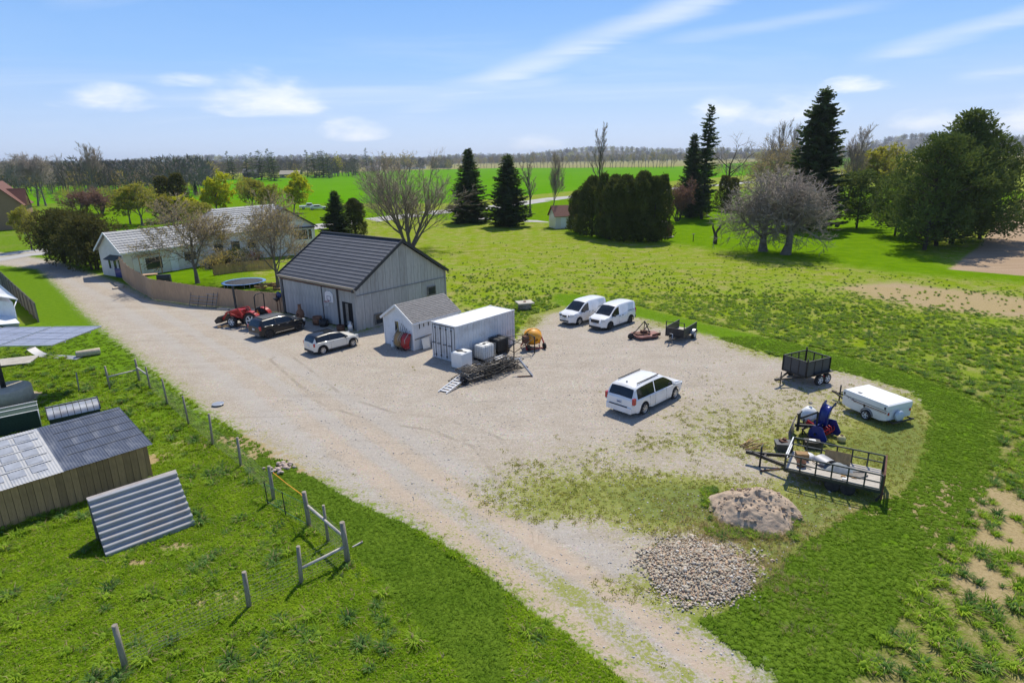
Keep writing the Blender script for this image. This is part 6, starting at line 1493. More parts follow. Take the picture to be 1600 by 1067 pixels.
def vehicle(o, sp):
    """body lofted along x (front at +x); wheel arches, glass and doors come out of the loft as parts of their own"""
    xs = set(sp['xs'])
    for (xc, ra) in sp['arches']:
        for k in range(-6, 7): xs.add(round(xc+ra*math.sin(k*math.pi/12), 3))
    xs = sorted(xs); rows = []
    for x in xs:
        zb = sp['sill'] if sp['x0']+.35 < x < sp['x1']-.35 else sp['sill']+.06
        for (xc, ra) in sp['arches']:
            if abs(x-xc) < ra: zb = max(zb, sp['rad']+math.sqrt(max(0, ra*ra-(x-xc)**2)))
        zbelt = spline(sp['belt'], x); zt = spline(sp['top'], x); w_ = spline(sp['half'], x); wt = spline(sp['roofhalf'], x)
        zt = max(zt, zbelt+.015)
        hgl = zt-zbelt
        wr = w_*.94+(wt-w_*.94)*min(1, hgl/(sp['roofz']-zbelt+1e-6))
        zm = zb+(zbelt-zb)*.5
        rows.append([(w_*.955, zb), (w_, zb+(zbelt-zb)*.28), (w_*1.0, zb+(zbelt-zb)*.62), (w_*.985, zbelt-.05*min(1, (zbelt-zb))), (w_*.945, zbelt),
                     (w_*.945+(wr-w_*.945)*.86, zbelt+hgl*.84), (wr*.90+.0, zbelt+hgl*.965), (wr*.62, zt-.004), (0, zt+sp.get('crown', .02))])
    nr = len(rows[0]); body = MB(); vs = []
    for x, rw in zip(xs, rows):
        for (y, z) in rw: vs.append((x, -y, z))
        for (y, z) in rw[-2::-1]: vs.append((x, y, z))
    ring = 2*nr-1
    groups = {}
    def put_face(key, f): groups.setdefault(key, []).append(f)
    for i in range(len(xs)-1):
        xm = (xs[i]+xs[i+1])/2
        for j in range(ring-1):
            jj = j if j < nr-1 else ring-2-j
            f = (i*ring+j, i*ring+j+1, (i+1)*ring+j+1, (i+1)*ring+j); side = 0 if j < nr-1 else 1
            key = 'body'
            if jj == 4:
                for k, (a, b, m_) in enumerate(sp['side_glass']):
                    if a <= xm <= b: key = ('side_window', side, k)
            if jj >= 5:
                for nm, (a, b) in sp['end_glass'].items():
                    if a <= xm <= b and jj >= (6 if nm else 6): key = (nm,)
                if sp.get('roof_black') and sp['roof_black'][0] <= xm <= sp['roof_black'][1] and key == 'body': key = ('roof',)
            if jj == 5 and key == 'body' and sp.get('pillar_black') and sp['pillar_black'][0] <= xm <= sp['pillar_black'][1]: key = ('roof',)
            if jj == 4 and key == 'body' and sp.get('pillar_black') and sp['pillar_black'][0] <= xm <= sp['pillar_black'][1]: key = ('roof',)
            put_face(key, f)
    n = len(xs)
    put_face('body', tuple(range(ring))[::-1]); put_face('body', tuple((n-1)*ring+j for j in range(ring)))
    bm_ = None
    for key, fs in groups.items():
        used = sorted({i for f in fs for i in f}); mp_ = {u: k for k, u in enumerate(used)}
        nm = key if isinstance(key, str) else key[0]
        mat = sp['paint'] if nm == 'body' else ('glass' if nm != 'roof' else 'black_paint')
        mb = MB(); mb.add([vs[u] for u in used], [tuple(mp_[i] for i in f) for f in fs], 0, True)
        ob = mb.build(nm, M[mat], o)
        if nm == 'body':
            bm_ = ob
            for pgn in ob.data.polygons:
                if len(pgn.vertices) > 4: pgn.use_smooth = False
            ob.data.set_sharp_from_angle(angle=R(38))
    # underside
    mb = MB(); wmin = min(spline(sp['half'], sp['x0']+.3), spline(sp['half'], sp['x1']-.3))
    mb.box(((sp['x0']+sp['x1'])/2, 0, sp['sill']+.20), (sp['x1']-sp['x0']-.5, 2*(wmin-.30), .36)); mb.build('underbody', M['plastic_black'], o)
    for (xc, ra) in sp['arches']:
        for s_ in (-1, 1): wheel_parts(o, xc, s_*(spline(sp['half'], xc)-sp.get('inset', .12)), sp['rad'], .21, sp.get('rim', 'rim'), sp.get('spokes', 5))
        for s_ in (-1, 1):
            lip = MB(); pts = [(xc+ra*1.02*math.cos(t*math.pi/12), s_*(spline(sp['half'], xc)*1.0-.003), sp['rad']+ra*1.02*math.sin(t*math.pi/12)) for t in range(-1, 14)]
            if sp.get('arch_lip'): lip.tube(pts, sp['arch_lip'], 5); lip.build('arch_trim', M['plastic_black'], o)
    return bm_
def lens(o, name, mat, c, d, rz=0.0, rot=None):
    mb = MB(); mb.box(c, d, rz, rot=rot)
    me = mb.mesh(name, M[mat]); ob = link_mesh(name, me, o)
    return ob
def mirrors(o, x, y, z, mat):
    for s_ in (-1, 1):
        mb = MB(); mb.lathe([(.02, -.06), (.085, -.02), (.09, .03), (.05, .07)], 8, M=Matrix.Translation((x, s_*(y+.10), z)) @ Matrix.Rotation(R(90), 4, 'Y') @ Matrix.Scale(1.25, 4, (0, 1, 0))); mb.bar((x, s_*y, z-.05), (x, s_*(y+.1), z-.02), .05); mb.build('wing_mirror', M[mat], o)
def handles(o, spots, mat):
    for (x, y, z) in spots:
        for s_ in (-1, 1): lens(o, 'door_handle', mat, (x, s_*y, z), (.16, .04, .035))
def seams(o, xs_, y, z0, z1, mat='plastic_grey'):
    """shut lines of the doors, a hair proud"""
    mb = MB()
    for x in xs_:
        for s_ in (-1, 1): mb.bar((x, s_*y, z0), (x, s_*(y-.012), z1), .012, .008, up=(1, 0, 0))
    mb.build('door_seam', M[mat], o)

# --- white minivan (rear towards the camera)
a, b = gp(1004.1, 647), gp(1053.6, 621.8); yw = yaw_of(a, b); rt = Vector((math.sin(yw), -math.cos(yw), 0)); mid = (a+b)/2-rt*.86
mv = thing('minivan', 'white minivan with dark rear windows alone in the middle of the yard', 'minivan', mid, yw)
XR, XF = -1.54, 1.54
vehicle(mv, dict(paint='white_paint', x0=-2.60, x1=2.55, sill=.24, rad=.335, roofz=1.74, arches=[(XR, .42), (XF, .42)], arch_lip=.0, spokes=7,
    xs=[-2.60, -2.57, -2.52, -2.45, -2.38, -2.30, -2.2, -2.05, -1.95, -1.2, -.8, -.62, -.55, -.1, .3, .42, .5, .75, .95, 1.10, 1.25, 1.38, 1.5, 1.7, 2.0, 2.2, 2.36, 2.46, 2.52, 2.55],
    belt=[(-2.60, .98), (-2.45, 1.03), (-1, 1.02), (.8, .99), (1.25, .97), (1.9, .90), (2.3, .80), (2.55, .62)],
    top=[(-2.60, 1.00), (-2.52, 1.12), (-2.28, 1.60), (-2.15, 1.68), (-1.5, 1.73), (-.3, 1.75), (.35, 1.71), (.55, 1.62), (1.42, 1.09), (1.6, 1.04), (2.1, .95), (2.4, .83), (2.55, .66)],
    half=[(-2.60, .80), (-2.5, .90), (-2.2, .965), (-1, .985), (1, .985), (1.8, .965), (2.2, .90), (2.45, .76), (2.55, .62)],
    roofhalf=[(-2.6, .76), (-2, .74), (0, .73), (.8, .72), (2.5, .7)],
    side_glass=[(-2.18, -.62, 0), (-.55, .45, 0), (.45, 1.20, 0)], end_glass={'rear_window': (-2.53, -2.26), 'windscreen': (.5, 1.40)}))
for s_ in (-1, 1):
    lens(mv, 'tail_light', 'lamp_red', (-2.50, s_*.885, .98), (.18, .14, .34)); lens(mv, 'reversing_light', 'lamp_clear', (-2.53, s_*.86, .78), (.13, .12, .06))
    lens(mv, 'headlight', 'lamp_clear', (2.33, s_*.74, .72), (.26, .24, .15), s_*-.5)
    mb = MB(); mb.bar((-1.9, s_*.60, 1.775), (.15, s_*.60, 1.79), .045, .05); mb.build('roof_rail', M['dark_steel'], mv)
lens(mv, 'number_plate', 'plate', (-2.612, 0, .82), (.03, .33, .17)); q = lens(mv, 'plate_letters', 'ink_blue', (-2.63, 0, .82), (.008, .24, .06))
lens(mv, 'bumper_step', 'plastic_black', (-2.60, .05, .60), (.12, 1.15, .05)); lens(mv, 'bumper', 'white_paint', (-2.52, 0, .44), (.30, 1.62, .30))
lens(mv, 'grille', 'plastic_black', (2.56, 0, .55), (.04, .9, .16))
mb = MB(); mb.bar((-2.54, -.05, 1.16), (-2.42, .35, 1.30), .02); mb.build('rear_wiper', M['plastic_black'], mv)
mb = MB(); mb.lathe([(.05, 1.755), (.03, 1.80), (.005, 1.81)], 8, M=Matrix.Translation((-1.95, 0, 0))); mb.build('aerial', M['plastic_black'], mv)
mirrors(mv, 1.12, .96, 1.06, 'white_paint'); handles(mv, [(-.35, .985, .9), (-.68, .985, .9)], 'white_paint'); seams(mv, [-1.66+.55, -.58, .50], .989, .32, .98)

# --- small white hatchback with a black roof
a, b = gp(505.3, 553.4), gp(551.3, 541.6); yw = yaw_of(a, b); rt = Vector((math.sin(yw), -math.cos(yw), 0)); mid = (a+b)/2-rt*.76
hb_ = thing('hatchback', 'small cream-white hatchback with black roof parked before the barn', 'hatchback', mid, yw)
vehicle(hb_, dict(paint='cream_paint', x0=-1.92, x1=1.92, sill=.22, rad=.31, roofz=1.41, arches=[(-1.25, .385), (1.25, .385)], arch_lip=.035, spokes=8,
    xs=[-1.92, -1.89, -1.84, -1.77, -1.70, -1.6, -1.45, -.75, -.62, -.55, -.1, .3, .45, .6, .72, .9, 1.0, 1.4, 1.6, 1.75, 1.85, 1.92],
    belt=[(-1.92, .86), (-1.7, .93), (-.5, .92), (.6, .90), (1.2, .84), (1.6, .76), (1.92, .58)],
    top=[(-1.92, .88), (-1.86, .98), (-1.66, 1.30), (-1.5, 1.37), (-.6, 1.42), (.1, 1.40), (.32, 1.33), (.86, .98), (1.0, .93), (1.4, .89), (1.7, .80), (1.92, .62)],
    half=[(-1.92, .66), (-1.8, .78), (-1.5, .855), (0, .865), (1.3, .855), (1.65, .78), (1.92, .55)], roofhalf=[(-1.9, .62), (-1, .60), (.5, .60), (1.9, .6)],
    side_glass=[(-1.5, -.62, 0), (-.55, .72, 0)], end_glass={'rear_window': (-1.87, -1.64), 'windscreen': (.30, .85)}, roof_black=(-1.66, .32), pillar_black=(-1.72, .80)))
for s_ in (-1, 1):
    lens(hb_, 'tail_light', 'lamp_red', (-1.84, s_*.70, .78), (.12, .13, .24)); lens(hb_, 'headlight', 'lamp_clear', (1.72, s_*.58, .72), (.2, .24, .22), s_*-.4)
    mb = MB(); mb.bar((-1.2, s_*.45, 1.445), (.0, s_*.45, 1.45), .03, .04); mb.build('roof_rail', M['black_paint'], hb_)
lens(hb_, 'number_plate', 'plate', (-1.925, 0, .70), (.03, .32, .15)); lens(hb_, 'bumper', 'plastic_black', (-1.87, 0, .28), (.14, 1.3, .16)); lens(hb_, 'sunroof', 'glass', (-.35, 0, 1.425), (.7, .7, .04))
lens(hb_, 'side_sill', 'plastic_black', (0, -.85, .26), (1.7, .06, .10)); lens(hb_, 'side_sill', 'plastic_black', (0, .85, .26), (1.7, .06, .10))
mirrors(hb_, .58, .83, .96, 'black_paint'); handles(hb_, [(-.42, .865, .82)], 'chrome'); seams(hb_, [-.58, .70], .868, .32, .88)

# --- dark compact wagon
a, b = gp(421, 528.5), gp(468, 516.5); yw = yaw_of(a, b); rt = Vector((math.sin(yw), -math.cos(yw), 0)); mid = (a+b)/2-rt*.80
bk = thing('wagon', 'black boxy wagon parked between the red tractor and the barn', 'wagon', mid, yw)
vehicle(bk, dict(paint='black_paint', x0=-2.15, x1=2.12, sill=.26, rad=.335, roofz=1.57, arches=[(-1.33, .41), (1.33, .41)], arch_lip=.04, rim='rim_dark',
    xs=[-2.15, -2.12, -2.06, -1.98, -1.90, -1.8, -1.7, -.85, -.7, -.62, -.05, .1, .35, .55, .7, .9, 1.05, 1.5, 1.75, 1.95, 2.05, 2.12],
    belt=[(-2.15, .98), (-1.9, 1.04), (-.5, 1.03), (.8, 1.0), (1.4, .95), (1.8, .86), (2.12, .66)],
    top=[(-2.15, 1.0), (-2.08, 1.12), (-1.88, 1.46), (-1.72, 1.53), (-.6, 1.57), (.2, 1.55), (.42, 1.48), (1.0, 1.10), (1.15, 1.04), (1.6, 1.0), (1.9, .90), (2.12, .70)],
    half=[(-2.15, .78), (-2.0, .87), (-1.6, .91), (0, .915), (1.4, .905), (1.8, .84), (2.12, .62)], roofhalf=[(-2.1, .68), (-1, .66), (.5, .66), (2, .66)],
    side_glass=[(-1.75, -.70, 0), (-.62, .1, 0), (.1, .85, 0)], end_glass={'rear_window': (-2.09, -1.86), 'windscreen': (.40, .98)}))
for s_ in (-1, 1):
    lens(bk, 'tail_light', 'lamp_red', (-2.07, s_*.80, .92), (.14, .15, .30)); lens(bk, 'headlight', 'lamp_clear', (1.93, s_*.66, .80), (.2, .24, .2), s_*-.4)
    mb = MB(); mb.bar((-1.6, s_*.56, 1.61), (.1, s_*.56, 1.62), .035, .05); mb.build('roof_rail', M['chrome'], bk)
    lens(bk, 'sill_strip', 'chrome', (0, s_*.925, .36), (1.7, .03, .04))
lens(bk, 'number_plate', 'plate', (-2.165, 0, .80), (.03, .32, .15)); lens(bk, 'bumper', 'plastic_grey', (-2.09, 0, .42), (.16, 1.5, .22)); lens(bk, 'roof_panel', 'mesh_grey', (-.6, 0, 1.592), (1.9, .95, .012))
mirrors(bk, .72, .89, 1.08, 'black_paint'); handles(bk, [(-.5, .915, .92), (.3, .915, .92)], 'chrome')

# --- two white cargo vans
def cargo_van(label, wheel_px, heading, style):
    fw = gp(*wheel_px); yw = heading; lf = Vector((-math.sin(yw), math.cos(yw), 0)); fd = Vector((math.cos(yw), math.sin(yw), 0))
    mid = fw-lf*.76-fd*1.46
    v = thing('cargo_van', label, 'van', mid, yw, 'white cargo vans parked side by side')
    vehicle(v, dict(paint='white_paint', x0=-2.20, x1=2.45, sill=.26, rad=.315, roofz=1.86, arches=[(-1.46, .40), (1.46, .40)], arch_lip=(.0 if style == 0 else .03), rim=('rim' if style == 0 else 'rim_dark'), inset=.11,
        xs=[-2.20, -2.18, -2.13, -2.05, -1.95, -1.8, -1.0, -.4, .0, .22, .3, .55, .75, .95, 1.1, 1.22, 1.36, 1.5, 1.7, 1.95, 2.15, 2.3, 2.40, 2.45],
        belt=[(-2.2, 1.08), (-1, 1.08), (.3, 1.06), (1.2, 1.02), (1.7, 1.00), (2.1, .93), (2.45, .70)],
        top=[(-2.20, 1.10), (-2.16, 1.70), (-2.05, 1.82), (-1.4, 1.87), (-.3, 1.87), (.35, 1.82), (.58, 1.74), (1.46, 1.14), (1.6, 1.08), (1.95, 1.02), (2.25, .92), (2.45, .74)],
        half=[(-2.2, .80), (-2.12, .85), (-1.8, .865), (0, .865), (1.4, .86), (1.9, .82), (2.25, .70), (2.45, .50)], roofhalf=[(-2.2, .72), (0, .70), (.8, .68), (2.4, .66)],
        side_glass=[(.26, 1.22, 0)], end_glass={'windscreen': (.56, 1.44)}))
    for s_ in (-1, 1):
        lens(v, 'headlight', 'lamp_clear', (2.20, s_*.64, .88), (.30, .20, .18), s_*-.62); lens(v, 'tail_light', 'lamp_red', (-2.17, s_*.80, 1.0), (.08, .10, .40))
        mb = MB(); mb.bar((-1.95, s_*.868, 1.16), (-.95, s_*.868, 1.16), .03, .035); mb.build('slide_rail', M['plastic_grey'], v)
    if style == 0:
        lens(v, 'grille', 'plastic_black', (2.425, 0, .82), (.08, .42, .15)); lens(v, 'grille_slot', 'plastic_black', (2.36, .42, .86), (.08, .18, .10), -.5); lens(v, 'grille_slot', 'plastic_black', (2.36, -.42, .86), (.08, .18, .10), .5)
        lens(v, 'lower_grille', 'plastic_black', (2.46, 0, .42), (.05, .92, .10))
    else:
        lens(v, 'grille', 'plastic_black', (2.415, 0, .80), (.09, .78, .26)); lens(v, 'lower_bumper', 'plastic_black', (2.36, 0, .32), (.22, 1.1, .16)); lens(v, 'rear_bumper', 'plastic_black', (-2.16, 0, .50), (.2, 1.66, .24))
    lens(v, 'number_plate', 'plate', (2.475, .0, .58), (.03, .31, .15))
    lens(v, 'bumper', 'white_paint', (2.36, 0, .55), (.16, 1.05, .22))
    mb = MB(); mb.bar((1.44, -.55, 1.16), (1.36, .0, 1.20), .02); mb.bar((1.44, .05, 1.16), (1.36, .55, 1.20), .02); mb.build('wiper', M['plastic_black'], v)
    mirrors(v, 1.02, .85, 1.12, 'plastic_black'); handles(v, [(.16, .868, .95), (-.25, .868, .95)], 'plastic_black'); seams(v, [.22, -.95, 1.3], .868, .32, 1.02)
    return v
vh = yaw_of(gp(984.3, 504.1), gp(952.3, 515.3))
cargo_van('left cargo van by the grass, white with small dark grille slots', (904.5, 507.8), vh-.03, 0)
cargo_van('right cargo van by the grass, white with a large black grille', (952.3, 515.5), vh, 1)

# --- red compact tractor with a front loader
tp = gp(383, 512.3); ty = R(164)
tr_ = thing('tractor', 'red compact tractor with a raised front loader beside the black wagon', 'tractor', tp+Vector((.1, .75, 0)), ty, scale=(1.2, 1.2, 1.2))
for s_ in (-1, 1):
    wheel_parts(tr_, -.75, s_*.62, .58, .34, 'rim_white', 6, 'rear_wheel'); wheel_parts(tr_, .95, s_*.58, .38, .24, 'rim_white', 6, 'front_wheel')
    mb = MB(); pts = [(-.75+.68*math.cos(t), .60+.66*math.sin(t)) for t in [R(q) for q in range(10, 161, 15)]]; ppl = pts+[(x*.96, z*.955) for x, z in pts[::-1]]
    mb.prism(ppl, 'y', s_*.46, s_*.82); mb.build('mudguard', M['red_paint'], tr_)
    mb = MB(); mb.bar((.05, s_*.46, .75), (.35, s_*.50, 1.25), .10, .12); mb.bar((.35, s_*.50, 1.25), (1.35, s_*.50, 1.02), .09, .12); mb.bar((1.35, s_*.50, 1.02), (1.85, s_*.50, .42), .09, .12); mb.bar((.35, s_*.50, .72), (1.2, s_*.50, .98), .06, .07); mb.build('loader_arm', M['red_paint'], tr_)
mb = MB(); mb.prism([(.15, .62), (1.25, .58), (1.32, .80), (1.25, 1.10), (.20, 1.22)], 'y', -.28, .28); mb.build('bonnet', M['red_paint'], tr_)
mb = MB(); mb.box((0, 0, .60), (2.1, .34, .34)); mb.box((.95, 0, .40), (.14, 1.1, .14)); mb.box((-.75, 0, .60), (.2, 1.1, .2)); mb.build('chassis', M['dark_steel'], tr_)
mb = MB(); mb.box((-.62, 0, .95), (.46, .46, .12)); mb.box((-.86, 0, 1.18), (.10, .44, .42)); mb.build('seat', M['plastic_black'], tr_)
mb = MB(); mb.tube([(.0+.15*math.cos(6.283*i/14)*.6, .15*math.sin(6.283*i/14), 1.28+.15*math.cos(6.283*i/14)*.6) for i in range(14)], .016, 5, closed=True); mb.bar((.18, 0, 1.05), (.0, 0, 1.28), .04); mb.build('steering_wheel', M['plastic_black'], tr_)
mb = MB(); mb.tube([(-1.05, -.5, .9), (-1.1, -.5, 2.25), (-1.1, -.3, 2.4), (-1.1, .3, 2.4), (-1.1, .5, 2.25), (-1.05, .5, .9)], .04, 6); mb.build('roll_bar', M['orange_paint'] if False else M['dark_steel'], tr_)
mb = MB(); mb.prism([(1.75, .30), (2.25, .18), (2.38, .40), (2.0, .72), (1.82, .72)], 'y', -.72, .72); mb.build('bucket', M['dark_steel'], tr_)
mb = MB(); mb.prism([(-.22, 0), (.22, 0), (0, .38)], 'x', -1.18, -1.16); mb.build('warning_triangle', M['orange_lens'], tr_, loc=(0, .45, .95))
mb = MB(); mb.tube([(.7, .22, 1.15), (.7, .22, 1.62)], .035, 6); mb.build('exhaust', M['dark_steel'], tr_)
for s_ in (-1, 1): lens(tr_, 'headlight', 'lamp_clear', (1.31, s_*.16, .92), (.05, .14, .10))
o = thing('loader_forks', 'long dark steel forks lying on the gravel in front of the tractor', 'forks', gp(364, 510.5), R(20)); mb = MB(); mb.bar((-1.2, 0, .10), (.7, .1, .12), .16, .10); mb.build('tine', M['wood_brown'], o)
mb = MB(); mb.tube([(-.2, -.5, .03), (.1, -.62, .22), (.4, -.55, .05)], .05, 5); mb.build('hook', M['dark_steel'], o)

# ------------------------------------------------------------------ trailers and implements on the right
def trailer_frame_at(near, far_): return near, yaw_of(near, far_)
# black utility trailer, open at the back; the front board faces the camera
fr_ = gp(1053, 533); bkp = gp(1078, 513); yw = yaw_of(gp(1069, 517, .95), gp(1088.8, 503.3, 1.05))
L_ = (gp(1069, 517, .95)-gp(1088.8, 503.3, 1.05)).length
cl_ = gp(1041, 513.3, .95); cr_ = gp(1069, 516.9, .95); W_ = (cl_-cr_).length; W_ = min(max(W_, 1.4), 1.9)
bt = thing('utility_trailer', 'black utility trailer with plain board sides and an open tail', 'trailer', (cr_.x, cr_.y, 0), yw)
# local: x back along the right-hand side, y towards the left-hand side
L_ = min(max(L_, 2.4), 3.2)
for y in (.0, W_): mb = MB(); mb.box((L_/2, y, .74), (L_, .05, .62 if y else .62)); mb.bar((0, y, 1.06), (L_, y, 1.06), .06, .04); mb.build('side_panel', M['black_frame'], bt)
mb = MB(); mb.box((0, W_/2, .70), (.05, W_-.06, .55)); mb.build('front_panel', M['black_frame'], bt)
for y in (0, W_): mb = MB(); mb.bar((-.03, y, .35), (-.03, y, 1.52), .06); mb.build('corner_post', M['black_frame'], bt)
mb = MB(); mb.bar((-.03, 0, 1.5), (-.03, W_, 1.5), .04); mb.bar((-.03, 0, 1.0), (-.03, W_, 1.0), .05); mb.build('front_rail', M['dark_steel'], bt)
mb = MB(); mb.box((L_/2, W_/2, .45), (L_-.06, W_-.06, .05)); mb.build('floor', M['plywood'], bt)
mb = MB(); [mb.bar((0, y, .38), (L_, y, .38), .07, .09) for y in (.1, W_-.1)]; [mb.bar((x, 0, .38), (x, W_, .38), .07) for x in (.1, L_-.1)]; mb.build('chassis', M['dark_steel'], bt)
mb = MB(); mb.bar((.3, .25, .36), (-1.15, W_/2, .36), .08); mb.bar((.3, W_-.25, .36), (-1.15, W_/2, .36), .08); mb.box((-1.22, W_/2, .38), (.22, .12, .10)); mb.build('tongue', M['dark_steel'], bt)
mb = MB(); mb.tube([(-.75, W_/2-.12, 0.02), (-.75, W_/2-.12, .78)], .032, 6); mb.bar((-.75, W_/2-.12, .78), (-.75, W_/2+.1, .80), .03); mb.build('jack', M['steel'], bt)
for y in (-.18, W_+.18):
    wheel_parts(bt, L_*.62, y, .32, .2, 'rim_white', 5)
    mb = MB(); pts = [(L_*.62+.42*math.cos(R(q)), .36+.40*math.sin(R(q))) for q in range(15, 166, 15)]; mb.prism(pts+[(x*1.0, z-.03) for x, z in pts[::-1]], 'y', y-.14, y+.14); mb.build('mudguard', M['steel'], bt)
# red rotary mower
mo = thing('rotary_mower', 'faded red rotary mower deck with a black hitch frame between the vans and the trailer', 'mower', gp(1007, 527), R(18))
mb = MB(); mb.prism([(-.95, -.5), (-.75, -.78), (.6, -.78), (1.15, -.25), (1.15, .35), (.6, .78), (-.75, .78), (-.95, .5)], 'z', .16, .29); mb.build('deck', pm('faded_red', (.25, .105, .085), .8, var=.3, dirt=((.34, .24, .2), .8, 3)), mo)
mb = MB(); mb.prism([(-.8, -.36), (.3, -.36), (.3, .36), (-.8, .36)], 'z', .292, .37); mb.box((-.1, 0, .46), (.4, .36, .22)); mb.build('gearbox', M['rust'], mo)
mb = MB(); [mb.bar((.2, y, .45), (-.05, 0, 1.30), .06) for y in (-.45, .45)]; mb.bar((.2, -.45, .5), (.2, .45, .5), .07); mb.bar((-.05, 0, 1.3), (-.85, 0, .5), .05); mb.bar((.2, .45, .45), (.6, .45, .9), .05); mb.bar((.6, .45, .9), (.2, .45, 1.0), .05); mb.build('hitch_frame', M['dark_steel'], mo)
mb = MB(); mb.lathe([(.10, -.06), (.24, -.06), (.24, .06), (.10, .06)], 14, M=Matrix.Translation((-1.25, -.1, .24)) @ Matrix.Rotation(R(90), 4, 'X')); mb.bar((-1.25, 0, .24), (-.85, 0, .55), .07); mb.build('tail_wheel', M['tyre'], mo)
mb = MB(); mb.bar((.2, -.78, .3), (1.1, -.5, .3), .02, .24); mb.build('skirt', M['rust'], mo)
# mesh-sided tandem trailer
n_ = gp(1262, 582); tz = 1.55
c0 = gp(1262, 566.5, tz); c1 = gp(1298, 558.4, tz); c2 = gp(1220.3, 555.6, tz); yw = yaw_of(c0, c1); Lm = (c1-c0).length; Wm = (c2-c0).length
mt = thing('mesh_trailer', 'black tandem-axle trailer with tall grey mesh sides', 'trailer', (c0.x, c0.y, 0), yw)
vdir = Vector((math.cos(yw), math.sin(yw), 0)); ldir = Vector((-vdir.y, vdir.x, 0)); skew = (c2-c0).dot(vdir); Wm = abs((c2-c0).dot(ldir))
print('mesh trailer', Lm, Wm, skew)
for (p, q) in (((0, 0), (Lm, 0)), ((0, Wm), (Lm, Wm)), ((0, 0), (0, Wm)), ((Lm, 0), (Lm, Wm))):
    mb = MB(); mb.bar((*p, .62), (*q, .62), .07, .10); mb.bar((*p, tz), (*q, tz), .06); n = max(2, int(round(math.hypot(q[0]-p[0], q[1]-p[1])/.62)))
    for k in range(n+1):
        u = k/n; x, y = p[0]+(q[0]-p[0])*u, p[1]+(q[1]-p[1])*u; mb.bar((x, y, .6), (x, y, tz), .05 if k % n else .08)
    if p == (0, Wm) or q == (Lm, Wm) and p != (Lm, 0): pass
    fr2 = mb.build('side_frame', M['black_frame'], mt)
    mb = MB(); d = Vector((q[0]-p[0], q[1]-p[1], 0)); LL = d.length; d /= LL
    if p == (0, 0):      # solid grey sheets towards the camera
        mb.bar((p[0], p[1], 1.08), (q[0], q[1], 1.08), .012, .84); mb.build('mesh_sheet', M['mesh_grey'], fr2)
    else:
        for k in range(int(LL/.09)+1): a = Vector((p[0], p[1], .66))+d*(k*.09); mb.bar(a, a+Vector((0, 0, tz-.7)), .012)
        for k in range(10): mb.bar((p[0], p[1], .66+k*.09), (q[0], q[1], .66+k*.09), .012)
        mb.build('mesh_wire', M['dark_steel'], fr2)
mb = MB(); mb.box((Lm/2, Wm/2, .58), (Lm-.1, Wm-.1, .06)); mb.build('floor', M['plywood'], mt)
mb = MB(); mb.bar((0, -.02, .95), (0, -.02, 1.75), .07); mb.bar((Lm, Wm, .6), (Lm, Wm, 1.75), .07); mb.build('corner_post', M['black_frame'], mt)
mb = MB(); mb.bar((.2, .3, .5), (-1.35, Wm/2, .45), .09); mb.bar((.2, Wm-.3, .5), (-1.35, Wm/2, .45), .09); mb.box((-1.45, Wm/2, .47), (.24, .14, .12)); mb.build('tongue', M['dark_steel'], mt)
mb = MB(); mb.tube([(-1.1, Wm/2, 0.02), (-1.1, Wm/2, .9)], .035, 6); mb.build('jack', M['dark_steel'], mt)
for x in (Lm*.50, Lm*.82):
    for y in (-.16, Wm+.16): wheel_parts(mt, x, y, .33, .2, 'rim_white', 5)
mb = MB(); mb.bar((Lm*.28, -.16, .75), (Lm*1.02, -.16, .75), .24, .04); mb.bar((Lm*.28, Wm+.16, .75), (Lm*1.02, Wm+.16, .75), .24, .04); mb.build('mudguard', M['black_frame'], mt)
mb = MB(); mb.box((Lm*.66, -.16, .5), (.12, .1, .12)); mb.build('side_marker', M['lamp_red'], mt)
# folded camper
cz = 1.16
k0 = gp(1318.8, 608, cz); k1 = gp(1388, 634.4, cz); k2 = gp(1340.3, 595, cz); k3 = gp(1411.6, 620.3, cz)
yw = yaw_of(k0, k1); Lc = (k1-k0).length; ex_ = Vector((math.cos(yw), math.sin(yw), 0)); ey_ = Vector((-ex_.y, ex_.x, 0)); Wc = abs((k2-k0).dot(ey_))
print('camper', Lc, Wc, (k2-k0).dot(ex_))
cm = thing('camper_trailer', 'white folded camper trailer with a spare wheel on its tail', 'camper', (k0.x, k0.y, 0), yw)
mb = MB(); mb.box((Lc/2, Wc/2, .60), (Lc, Wc, .50)); mb.prism([(0, .34), (Lc, .34), (Lc-.35, .24), (.35, .24)], 'y', .02, Wc-.02); mb.build('body', M['white_paint'], cm)
mb = MB(); mb.box((Lc/2, Wc/2, 1.0), (Lc+.03, Wc+.03, .26)); mb.prism([(-.015, 1.13), (Lc+.015, 1.13), (Lc-.06, 1.18), (.06, 1.18)], 'y', .0, Wc); mb.build('roof_lid', pm('white_lid', (.82, .82, .80), .4, var=.03, dirt=((.6, .58, .5), .3, 1.5)), cm)
mb = MB(); mb.box((Lc/2, -.004, .865), (Lc+.02, .03, .035)); mb.box((Lc/2, Wc+.004, .865), (Lc+.02, .03, .035)); mb.build('lid_seal', M['plastic_grey'], cm)
mb = MB(); mb.box((Lc*.60, -.006, .76), (Lc*.78, .012, .035)); mb.box((Lc*.62, -.006, .70), (Lc*.74, .012, .02)); mb.build('stripe', M['terracotta'], cm)
